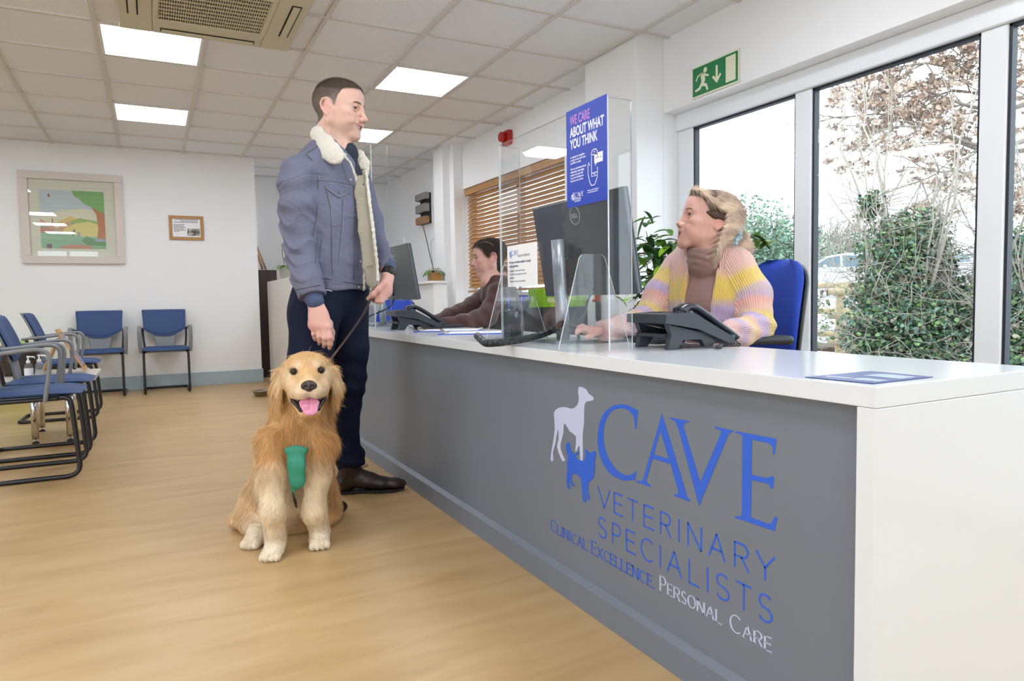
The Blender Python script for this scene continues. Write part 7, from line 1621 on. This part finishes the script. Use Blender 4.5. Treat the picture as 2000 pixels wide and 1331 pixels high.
# fur
def ddens(P, n):
    L = HD.inv(P); e = np.ones(len(P))
    for s in (-1, 1): e[((((L-np.array([0.078, 0.004, s*0.0465]))/np.array([0.05, 0.0115, 0.0145]))**2).sum(1) < 1)] = 0.0
    e[(L[:, 0] > 0.135) & (L[:, 1] > -0.065)] = 0; e[(L[:, 0] > 0.03) & (np.abs(L[:, 2]) < 0.056) & (L[:, 1] < -0.083-0.12*(0.056-np.abs(L[:, 2]))) & (L[:, 1] > -0.137)] = 0; head = (np.abs(L[:, 1]) < 0.15) & (L[:, 0] > -0.07) & (np.abs(L[:, 2]) < 0.09); return e*np.where(head, 2.6, 1.0)+1e-9
def ddir(P, n):
    L = HD.inv(P); d = np.tile(-AX_U, (len(P), 1))*1.0; head = (np.abs(L[:, 1]) < 0.15) & (L[:, 0] > -0.05) & (np.abs(L[:, 2]) < 0.088); x = (P-px(588, 900, 2.6))@AX_R
    radial = np.outer(L[:, 1]+0.035, HD.U)*9+np.outer(L[:, 2], HD.S)*9-HD.F*1.1; d[head] = radial[head]
    d[~head] += np.outer(np.clip(x*3.0, -0.6, 0.6), AX_R)[~head]; nz = hash3(P, 14)[:, None]+0.9*hash3(P, 42, 3.0)[:, None]; d[~head] += (AX_R*0.55*nz)[~head]; low = P[:, 2] < 0.055; d[low] += -AX_D*1.2
    ear = (np.abs(L[:, 2]) > 0.088) & (L[:, 1] > -0.14); d[ear] = -AX_U+np.outer(np.sign(L[:, 2])*0.35, HD.S)[ear]; return d
def dlen(P, n):
    L = HD.inv(P); z = P[:, 2]; le = np.interp(z, [0, 0.05, 0.10, 0.25, 0.33, 0.60], [0.008, 0.012, 0.013, 0.015, 0.030, 0.042]); nd = n@AX_D; le = le*(1+0.9*np.clip(nd, 0, 1)*(z > 0.07)); mz = np.clip(((P-px(580, 1000, 2.6))@AX_D-0.0)/0.06, 0, 1)*np.clip((z-0.05)/0.06, 0, 1)*np.clip((0.38-z)/0.05, 0, 1); le = le*(1-mz)+0.038*mz
    head = (np.abs(L[:, 1]) < 0.15) & (L[:, 0] > -0.05) & (np.abs(L[:, 2]) < 0.088); le[head] = np.interp(L[head, 0], [-0.05, 0.04, 0.12], [0.020, 0.011, 0.005]); ear = (np.abs(L[:, 2]) > 0.088) & (L[:, 1] > -0.14) & (L[:, 0] > -0.06); le[ear] = 0.030; return le
def dcol(P, n, r): C = dogcol(P); v = (0.80+0.34*r.random((len(P), 1))+0.13*hash3(P*np.array([1, 1, 0.30]), 150, 1.0)[:, None]); return np.clip(C*v, 0, 1)
strands('fur', dV, dF, 90000, ddens, ddir, dlen, dcol, 0.0015, mat('fur_strand', '#d9a765', 0.55, attr='tone', spec=0.3), dog, seg=4, jitter=0.22, lift=0.55, curl=0.10, seed=11, droop=0.12)
# harness
hs = Org(); HP = [px(578, 888, 2.455), px(579, 912, 2.445), px(580, 940, 2.45)]
hs.chain(HP, [0.033, 0.031, 0.028], 0.01, (AX_D, 0.35)); hs.cap(HP[-1], px(573, 958, 2.46), 0.028, 0.009, 0.01, (AX_D, 0.35)); hs.cap(px(562, 880, 2.46), px(595, 880, 2.46), 0.012, 0.012, 0.01)
org_mesh('harness_chest_plate', hs, 0.003, mat('green_harness_fabric', '#2f8a6e', 0.6, bump=0.4, bscale=300, bdist=0.001), dog)
hm_ = MB(); hm_.tube([px(572, 962, 2.475), px(574, 975, 2.53), px(580, 990, 2.62)], 0.012, 8, flat=(1.0, 0.3)); hm_.build('harness_strap', mat('dark_grey_webbing', '#4b4b4a', 0.7), dog)
# ============================================================ OUTSIDE THE WINDOWS
def gz(x): return 0.02+0.80*min(1, max(0, (x-9.5)/6.0))
gm = MB()
xs = [3.3, 6, 8, 9.5, 11, 12.5, 14, 15.5, 20, 60]
vs = []; fs = []
for i, x in enumerate(xs): vs += [(x, -30, gz(x)), (x, 60, gz(x))]
for i in range(len(xs)-1): fs.append((i*2, i*2+2, i*2+3, i*2+1))
g_in = MB(); g_in.add([v for v in vs[:8]], fs[:3]); struct(g_in.build('ground_gravel', mat('lilac_grey_gravel', '#a59da6', 0.95, col2='#c9c3c6', nscale=60, bump=0.8, bscale=120, bdist=0.01), recentre=False)); 
g_o = MB(); g_o.add([v for v in vs[6:]], [(a-6, b-6, c-6, d-6) for a, b, c, d in fs[3:]]); struct(g_o.build('ground_car_park', mat('pale_tarmac', '#b4b6b8', 0.9, noise=0.15, nscale=1.5), recentre=False))
sb = MB(); sb.box((9.2, -10, 0.0), (9.9, 30, 0.09)); struct(sb.build('ground_soil_strip', mat('bare_soil', '#5a4838', 0.95, noise=0.4, nscale=5, bump=1, bscale=20, bdist=0.03), recentre=False))
# log rail fences
M_log = mat('peeled_pine_log', '#c9b184', 0.7, noise=0.3, nscale=4, stretch=(3, 3, 1)); M_cut = mat('orange_cut_log_end', '#d08a3c', 0.7)
def log_post(parent, x, y, h, r=0.055):
    g = gz(x); m = MB(); m.lathe([(r, 0), (r*0.97, h), (r*0.8, h+0.015), (0.001, h+0.017)], (x, y, g), 14, cap=False); m.build('post', M_log, parent)
def log_rail(parent, a, b_, r=0.042):
    m = MB(); m.tube([a, (np.array(a)*0.5+np.array(b_)*0.5+np.array([0, 0, 0.01])), b_], [r, r*0.95, r*0.9], 10)
    d = Vector(b_)-Vector(a); d.normalize(); q = d.to_track_quat('Z', 'Y').to_matrix().to_4x4(); m.lathe([(r*0.98, -0.004), (0.001, -0.005)], (0, 0, 0), 10, Matrix.Translation(Vector(a)) @ q, mi=1, cap=False); m.build('rail', [M_log, M_cut], parent)
f1 = empty('log_fence', (7.9, 6.0, 0), 0, 'peeled log rail fence with the thick round post, nearest to the window', 'fence')
A0 = np.array([7.92, 6.02]); B0_ = np.array([9.6, 1.6]); dB = (B0_-A0)/np.linalg.norm(B0_-A0); 
for t in (0, 2.3, 4.6): p = A0+dB*t; log_post(f1, p[0], p[1], 1.02, 0.062)
nrm_ = np.array([-dB[1], dB[0]])
for z in (0.93, 0.62, 0.28): a = A0-dB*0.12-nrm_*0.08; c = A0+dB*4.8-nrm_*0.08; log_rail(f1, (a[0], a[1], z), (c[0], c[1], z+gz(c[0])-0.02))
f2 = empty('log_fence', (8.3, 6.9, 0), 0, 'peeled log rail fence running left behind the thick round post', 'fence')
A1 = np.array([8.35, 6.55]); dC = np.array([-0.25, 0.97])
for t in (0.3, 2.5, 4.7): p = A1+dC*t; log_post(f2, p[0], p[1], 1.0, 0.05)
for z in (1.02, 0.66, 0.34): a = A1+dB*1.2; c = A1+dC*5; log_rail(f2, (c[0], c[1], z), (a[0], a[1], z), 0.045)
# cars
def car(loc, rz, colr, lab, rear=False, estate=False):
    r = empty('car', (0, 0, 0), 0, lab, 'car', 'cars in the car park'); X = lambda yy: Matrix(((1, 0, 0, 0), (0, 0, -1, yy), (0, 1, 0, 0), (0, 0, 0, 1)))
    mp = mat('car_paint_'+colr.strip('#'), colr, 0.25, metal=0.3, coat=0.6); mg = mat('car_window_glass', '#4c606a', 0.08); mt = mat('tyre_rubber', '#1e1f22', 0.7); ml = mat('red_tail_lamp', '#c8202c', 0.2)
    body = [(-2.1, 0.35), (-2.15, 0.62), (-2.08, 0.86), (-1.1, 0.98), (0.9, 1.0), (1.95, 0.96), (2.1, 0.80), (2.12, 0.40), (2.0, 0.28), (-2.0, 0.26)]
    P = smooth_poly(body, 3); m = MB(); m.prism(P, X(0.86), 1.72); m.build('body', mp, r)
    cab_ = [(-1.15, 0.97), (-0.45, 1.40), (0.2, 1.50), (1.1, 1.46), (1.75, 1.30), (2.0, 0.96)]
    bm = bmesh.new(); vv = []
    for s in (-1, 1):
        vv.append([bm.verts.new((x, s*(0.84-0.20*max(0, (z-0.97)/0.5)), z)) for x, z in cab_])
    n = len(cab_)
    for i in range(n-1): bm.faces.new((vv[0][i], vv[0][i+1], vv[1][i+1], vv[1][i]))
    bm.faces.new(vv[0][::-1]); bm.faces.new(vv[1]); bm.faces.new((vv[0][0], vv[1][0], vv[1][-1], vv[0][-1])); bmesh.ops.recalc_face_normals(bm, faces=bm.faces[:])
    m = MB(); m.bm(bm); m.build('cabin', mp, r)
    for s in (-1, 1):
        def sp(x, z, e=0.006): return (x, s*(0.84-0.20*max(0, (z-0.97)/0.5)+e), z)
        m = MB()
        for q in ([(-0.95, 1.02), (-0.42, 1.34), (-0.02, 1.41), (-0.02, 1.02)], [(0.05, 1.02), (0.05, 1.42), (0.9, 1.38), (0.95, 1.02)], [(1.02, 1.02), (0.98, 1.37), (1.35, 1.30), (1.70, 1.06)]):
            a = [sp(x, z) for x, z in q]; m.add(a, [(0, 1, 2, 3) if s < 0 else (3, 2, 1, 0)])
        m.build('side_window', mg, r)
        m = MB(); m.sphere((-0.55, s*0.95, 1.03), (0.07, 0.12, 0.08), 12, 8); m.build('wing_mirror', mp, r)
        for x in (-1.35, 1.3): m = MB(); m.lathe([(0.31, -0.1), (0.32, -0.08), (0.32, 0.08), (0.31, 0.1)], (0, 0, 0), 24, TR(x, s*0.78, 0.32) @ RX(PI/2)).lathe([(0.2, 0.101), (0.001, 0.102)], (0, 0, 0), 16, TR(x, s*0.78, 0.32) @ RX(PI/2*(-s)), mi=1, cap=False); m.build('wheel', [mt, M_silver], r)
        m = MB(); m.box((2.02, s*0.84-0.09, 0.72), (2.125, s*0.84, 0.92), bev=0.02); m.build('tail_lamp', ml, r)
        m = MB(); m.box((-2.15, s*0.72-0.12, 0.68), (-2.0, s*0.72+0.1, 0.8), bev=0.03); m.build('head_lamp', M_clear, r)
    m = MB(); m.add([(-1.12, -0.72, 0.995), (-1.12, 0.72, 0.995), (-0.48, 0.60, 1.385), (-0.48, -0.60, 1.385)], [(0, 1, 2, 3)]); m.build('windscreen', mg, r)
    m = MB(); m.add([(1.985, -0.72, 1.0), (1.985, 0.72, 1.0), (1.765, 0.62, 1.27), (1.765, -0.62, 1.27)], [(3, 2, 1, 0)]); m.build('rear_window', mg, r)
    r.location = loc; r.rotation_euler = (0, 0, rz); return r
car((21.3, 16.4, 0.80), math.radians(-40), '#c9d2da', 'silver car behind the log fence, in side view through the window')
car((25.5, 14.4, 0.80), math.radians(-120), '#9aa2aa', 'grey car with red tail lamps half hidden by the ivy bush')
car((21.6, 10.4, 0.80), math.radians(-40), '#cdd4da', 'pale silver car behind the right end of the ivy bush')
# leaves as small folded blades, many to a crown
def leaf_cloud(name, blobs, N, size, m, parent, cols, seed=1, shell=0.55, flat=0.6):
    r = np.random.default_rng(seed); w_ = np.array([b[1][0]*b[1][1]*b[1][2] for b in blobs])**0.67; idx = r.choice(len(blobs), N, p=w_/w_.sum())
    C = np.array([b[0] for b in blobs])[idx]; R_ = np.array([b[1] for b in blobs])[idx]; d = r.normal(size=(N, 3)); d /= np.linalg.norm(d, axis=1)[:, None]
    P = C+d*R_*(shell+(1-shell)*r.random((N, 1)))**1.0
    a = r.normal(size=(N, 3)); a[:, 2] *= flat; a /= np.linalg.norm(a, axis=1)[:, None]; b_ = np.cross(a, r.normal(size=(N, 3))); b_ /= np.linalg.norm(b_, axis=1)[:, None]; n = np.cross(a, b_)
    L = size*(0.6+0.8*r.random((N, 1))); W = L*0.42; V = np.empty((N, 6, 3)); V[:, 0] = P; V[:, 1] = P+a*L*0.35+b_*W+n*W*0.3; V[:, 2] = P+a*L*0.8+b_*W*0.6+n*W*0.2; V[:, 3] = P+a*L*1.05; V[:, 4] = P+a*L*0.8-b_*W*0.6+n*W*0.2; V[:, 5] = P+a*L*0.35-b_*W+n*W*0.3
    b0 = np.arange(N)[:, None]*6; F = np.concatenate([b0+np.array([[0, 1, 2, 3]]), b0+np.array([[0, 3, 4, 5]])], 1).reshape(-1, 4)
    cc = np.array([lin(c) for c in cols]); col = cc[r.integers(0, len(cols), N)]*(0.75+0.5*r.random((N, 1))); return np_mesh(name, V.reshape(-1, 3), F, m, parent, np.repeat(col, 6, 0), smooth=False)
def branches(mb, p, d, L, r0, depth, rnd, spread=0.6, n=3, tips=None, up=0.1, wig=0.15, ml=0.72):
    P = [np.array(p)]; d = np.array(d, float); d /= np.linalg.norm(d)
    for i in range(4): d = d+np.array([rnd.gauss(0, wig), rnd.gauss(0, wig), rnd.gauss(0, wig)*0.7+up*0.3]); d /= np.linalg.norm(d); P.append(P[-1]+d*L/4)
    mb.tube(P, [r0*(1-0.4*i/4) for i in range(5)], 6 if r0 > 0.01 else 4, cap=False)
    if tips is not None and depth <= 2: tips += [P[2], P[3], P[4]]
    if depth <= 0: return
    for i in range(n):
        k = rnd.choice((2, 3, 4, 4)); dd = d+np.array([rnd.gauss(0, spread), rnd.gauss(0, spread), rnd.gauss(0, spread)*0.8+up]); branches(mb, P[k], dd, L*ml*(0.8+0.4*rnd.random()), r0*0.55, depth-1, rnd, spread, n, tips, up, wig, ml)
M_bark = mat('grey_brown_bark', '#94897c', 0.9, noise=0.4, nscale=6); M_twig = mat('pale_twig_bark', '#a59a8c', 0.9); M_leafc = mat('leaf_surface', '#4f6b3a', 0.5, attr='tone')
# ivy bushes close to the window
def ivy(cx_, cy_, blobs, N, lab, stems, seed):
    r = empty('ivy_bush', (cx_, cy_, 0.02), 0, lab, 'bush', 'ivy covered bushes outside the window')
    leaf_cloud('foliage', blobs, int(N*2.0), 0.036, M_leafc, r, ['#54734c', '#44634a', '#6f8d52', '#4f7163', '#7d9a62', '#8a8468', '#7a6d5c', '#5e7d6a'], seed, shell=0.25)
    rnd = random.Random(seed); m = MB()
    for (x, y, h, lx, ly) in stems: branches(m, (x, y, 0.0), (lx, ly, 1), h*0.55, 0.022, 3, rnd, 0.35, 3, None, 0.35, 0.10, 0.62)
    for b_ in blobs:
        for q in range(34): d = np.array([rnd.gauss(0, 1), rnd.gauss(0, 1), rnd.gauss(0, 1)*0.8]); d /= np.linalg.norm(d); branches(m, np.array(b_[0])+d*np.array(b_[1])*0.5, d, 0.42, 0.005, 2, rnd, 0.5, 2)
    m.build('branch', M_twig, r)
q = lambda u, v, d: at_d(u, v, d)
ivy(6.1, 4.1, [(q(1762, 505, 6.4), (0.40, 0.45, 0.42)), (q(1745, 590, 6.3), (0.40, 0.45, 0.30)), (q(1790, 455, 6.5), (0.28, 0.30, 0.26)), (q(1720, 650, 6.2), (0.38, 0.4, 0.3)), (q(1700, 400, 6.5), (0.12, 0.12, 0.16)), (q(1790, 660, 6.1), (0.5, 0.5, 0.35))], 9000, 'tall ivy covered bush in the middle of the large window pane', [(6.05, 4.2, 2.6, 0, 0), (6.2, 4.05, 2.9, 0.05, 0), (6.1, 3.95, 2.7, 0, -0.1), (5.95, 4.3, 2.0, -0.1, 0.1)], 3)
ivy(6.4, 3.6, [(q(1850, 640, 6.2), (0.55, 0.5, 0.42)), (q(1885, 600, 6.4), (0.32, 0.35, 0.35)), (q(1870, 690, 6.0), (0.6, 0.5, 0.3)), (q(1835, 520, 6.5), (0.16, 0.18, 0.3))], 6500, 'low dense ivy bush against the right edge of the large pane', [(6.5, 3.6, 1.6, 0, 0), (6.6, 3.4, 2.0, 0.1, 0), (6.4, 3.75, 1.8, 0, 0.1)], 5)
ivy(6.0, 2.9, [(q(1985, 620, 5.8), (0.5, 0.4, 0.5)), (q(1990, 500, 6.0), (0.3, 0.3, 0.3)), (q(2010, 680, 5.6), (0.6, 0.4, 0.3))], 5000, 'ivy bush seen through the narrow pane at the right edge', [(6.1, 2.9, 2.0, 0, 0), (6.2, 3.0, 1.8, 0.1, 0.1)], 7)
# bare hazel-like shrubs at the corner of the fence
for i, (x, y, h, lab) in enumerate(((7.45, 6.15, 1.6, 'thin leafless shrub beside the thick fence post'), (8.1, 7.6, 1.9, 'thin leafless shrub behind the blue office chair, left of the fence corner'))):
    r = empty('bare_shrub', (x, y, 0.02), 0, lab, 'shrub'); rnd = random.Random(40+i); m = MB()
    for k in range(4): branches(m, (x+rnd.gauss(0, .05), y+rnd.gauss(0, .05), 0), (rnd.gauss(0, .2), rnd.gauss(0, .2), 1), h*0.5, 0.012, 3, rnd, 0.35, 3, None, 0.3, 0.1, 0.65)
    m.build('branch', M_twig, r); leaf_cloud('foliage', [((x, y, h*0.35), (0.35, 0.35, 0.4))], 250, 0.05, M_leafc, r, ['#5a7d3d', '#6a7a4a'], 60+i)
# oak bough reaching in from the right with brown leaves
ok = empty('oak_tree', (9.0, 1.6, 0.02), 0, 'oak tree with withered brown leaves, its boughs filling the upper right panes', 'tree')
rnd = random.Random(21); m = MB(); tips = []
m.tube([(9.2, 1.4, 0), (9.1, 1.5, 1.5), (9.0, 1.7, 3.0), (9.1, 1.8, 5.0)], [0.26, 0.22, 0.18, 0.12], 12)
for (a, b_, d0, d1) in (((2060, 330), (1800, 360), 8.4, 7.8), ((2060, 270), (1700, 265), 8.5, 7.7), ((2060, 200), (1690, 190), 8.6, 8.0), ((2060, 120), (1720, 150), 8.6, 8.2), ((2050, 60), (1760, 110), 8.6, 8.4), ((2060, 0), (1850, 60), 8.4, 8.2), ((2060, 300), (1660, 230), 8.6, 8.3), ((2080, 160), (1780, 210), 8.8, 8.6)):
    A_, B_ = q(*a, d0), q(*b_, d1); S_ = [A_+(B_-A_)*t+np.array([0, 0, 0.12*math.sin(t*7+d0)]) for t in np.linspace(0, 1, 9)]; m.tube(S_, [0.035-0.028*t for t in np.linspace(0, 1, 9)], 6)
    dd = (B_-A_)/np.linalg.norm(B_-A_)
    for i in range(2, 9):
        for s in range(3): branches(m, S_[i], dd*0.7+np.array([rnd.gauss(0, .5), rnd.gauss(0, .5), rnd.gauss(0, .6)]), 0.42, 0.010, 2, rnd, 0.55, 2, tips, 0.0, 0.15, 0.7)
tk = MB(); m.build('branch', M_bark, ok)
T = np.array(tips); rr = np.random.default_rng(3); sel = T[rr.choice(len(T), min(len(T), 650), replace=False)]
leaf_cloud('foliage', [(p, (0.075, 0.075, 0.07)) for p in sel], 9500, 0.048, M_leafc, ok, ['#b39a84', '#a18672', '#c4ae98', '#a68d80'], 8, shell=0.1)  # leaf tones paled, haze and overexposure put into the colour
# hedge line of bare trees and evergreens beyond the car park
def far_tree(i, u, v, d, h_px, kind):
    p = at_d(u, 560, d); x, y = p[0], p[1]; g = gz(x); top = at_d(u, v, d)[2]; H = max(2.0, top-g)
    labs = {'bare': 'leafless bushy tree of the far hedge line', 'green': 'dark evergreen tree of the far hedge line'}
    r = empty('hedge_tree', (x, y, g), 0, HL[i], 'tree', 'trees beyond the car park'); rnd = random.Random(100+i); m = MB()
    n_ = 5 if kind == 'bare' else 2
    for k in range(n_): branches(m, (x+rnd.gauss(0, .5), y+rnd.gauss(0, .5), g), (rnd.gauss(0, .3), rnd.gauss(0, .3), 1), H*0.38, 0.07, 4 if kind == 'bare' else 3, rnd, 0.45, 3, None, 0.35, 0.12, 0.66)
    m.build('branch', M_bark, r)
    if kind == 'green': leaf_cloud('foliage', [((x, y, g+H*0.5), (2.2, 2.2, H*0.5)), ((x+1, y-1, g+H*0.35), (2.0, 2.0, H*0.35))], 7000, 0.13, M_leafc, r, ['#6c8a70', '#5f7a66', '#7f9a78', '#8a9080'], 200+i, shell=0.3)
    else: leaf_cloud('foliage', [((x, y, g+H*0.35), (2.0, 2.0, H*0.38))], 2200, 0.10, M_leafc, r, ['#9a9a82', '#8b8f78', '#a59a88'], 200+i, shell=0.2)
HL = ['leafless tree of the far hedge, right of the head of the seated woman', 'leafless tree of the far hedge, above the bun of the seated woman', 'ivy-green evergreen in the far hedge, left pane of the window', 'leafless tree of the far hedge, left of the first mullion', 'leafless tree of the far hedge, against the first mullion', 'leafless tree of the far hedge, just right of the first mullion', 'dark evergreen behind the silver car', 'leafless tree of the far hedge, behind the roof of the silver car', 'evergreen of the far hedge, behind the ivy bush', 'leafless tree of the far hedge, in the gap right of the ivy bush', 'evergreen of the far hedge, low at the right edge of the large pane', 'leafless tree of the far hedge, in the narrow right pane', 'leafless tree of the far hedge, behind the head of the seated woman']
for i, (u, v, d, k) in enumerate(((1400, 385, 33, 'bare'), (1440, 372, 31, 'bare'), (1458, 378, 28, 'green'), (1500, 392, 32, 'bare'), (1545, 388, 30, 'bare'), (1595, 398, 33, 'bare'), (1640, 450, 34, 'green'), (1655, 400, 36, 'bare'), (1740, 470, 38, 'green'), (1820, 470, 38, 'bare'), (1890, 520, 36, 'green'), (1980, 470, 34, 'bare'), (1355, 400, 34, 'bare'))): far_tree(i, u, v, d, 0, k)
# ============================================================ indoor ficus behind the woman
fp_ = at_z(1300, 700, 0.0); fx, fy = 2.42, 2.92
fr = empty('ficus_plant', (fx, fy, 0), 0, 'leafy green ficus in a pot behind the seated woman, by the white pillar', 'plant')
MB().lathe([(0.12, 0), (0.13, 0.01), (0.165, 0.28), (0.17, 0.30), (0.155, 0.30), (0.15, 0.27)], (fx, fy, 0), 24).build('pot', mat('grey_plant_pot', '#6f7073', 0.5), fr)
rnd = random.Random(5); st = MB(); lv = MB(); lvd = MB(); lvl = MB()
targets = []
for (u, v, d, n) in ((1262, 452, 3.35, 3), (1275, 480, 3.35, 5), (1300, 480, 3.4, 5), (1320, 490, 3.4, 5), (1258, 495, 3.3, 4), (1275, 515, 3.35, 6), (1295, 520, 3.4, 6), (1315, 515, 3.45, 5), (1262, 545, 3.3, 5), (1285, 550, 3.35, 5), (1265, 570, 3.3, 4), (1245, 585, 3.25, 4), (1240, 600, 3.25, 3), (1270, 590, 3.3, 4), (1478, 470, 3.3, 3), (1490, 480, 3.3, 2), (1465, 490, 3.35, 3), (1345, 500, 3.45, 3)):
    c = at_d(u, v, d); base = np.array([fx, fy, 0.45+0.35*rnd.random()]); S_ = spline([base, (base+c)/2+np.array([0, 0, 0.08]), c], 5); st.tube(S_, [0.006-0.004*t/(len(S_)-1) for t in range(len(S_))], 5)
    for k in range(n*2):
        p = c+np.array([rnd.gauss(0, .035), rnd.gauss(0, .035), rnd.gauss(0, .035)]); tgt = (lv, lvd, lvl)[rnd.choice((0, 1, 1, 0, 2))]
        leafblade(tgt, p, (rnd.gauss(0, 1)*0.8-0.4*AX_R[0], rnd.gauss(0, 1)*0.8-0.3*AX_R[1], rnd.gauss(0.1, 0.5)), 0.085+0.03*rnd.random(), 0.042, 0.35, n=5, fold=0.3)
for k in range(3): st.tube([(fx+rnd.gauss(0, .02), fy+rnd.gauss(0, .02), 0.26), (fx+rnd.gauss(0, .03), fy+rnd.gauss(0, .03), 0.8)], 0.012, 7)
st.build('stem', M_bark, fr); lv.build('foliage', M_leaf, fr); lvd.build('foliage', mat('deep_green_ficus_leaf', '#345c2a', 0.35), fr); lvl.build('foliage', mat('fresh_green_ficus_leaf', '#86b32f', 0.4), fr)
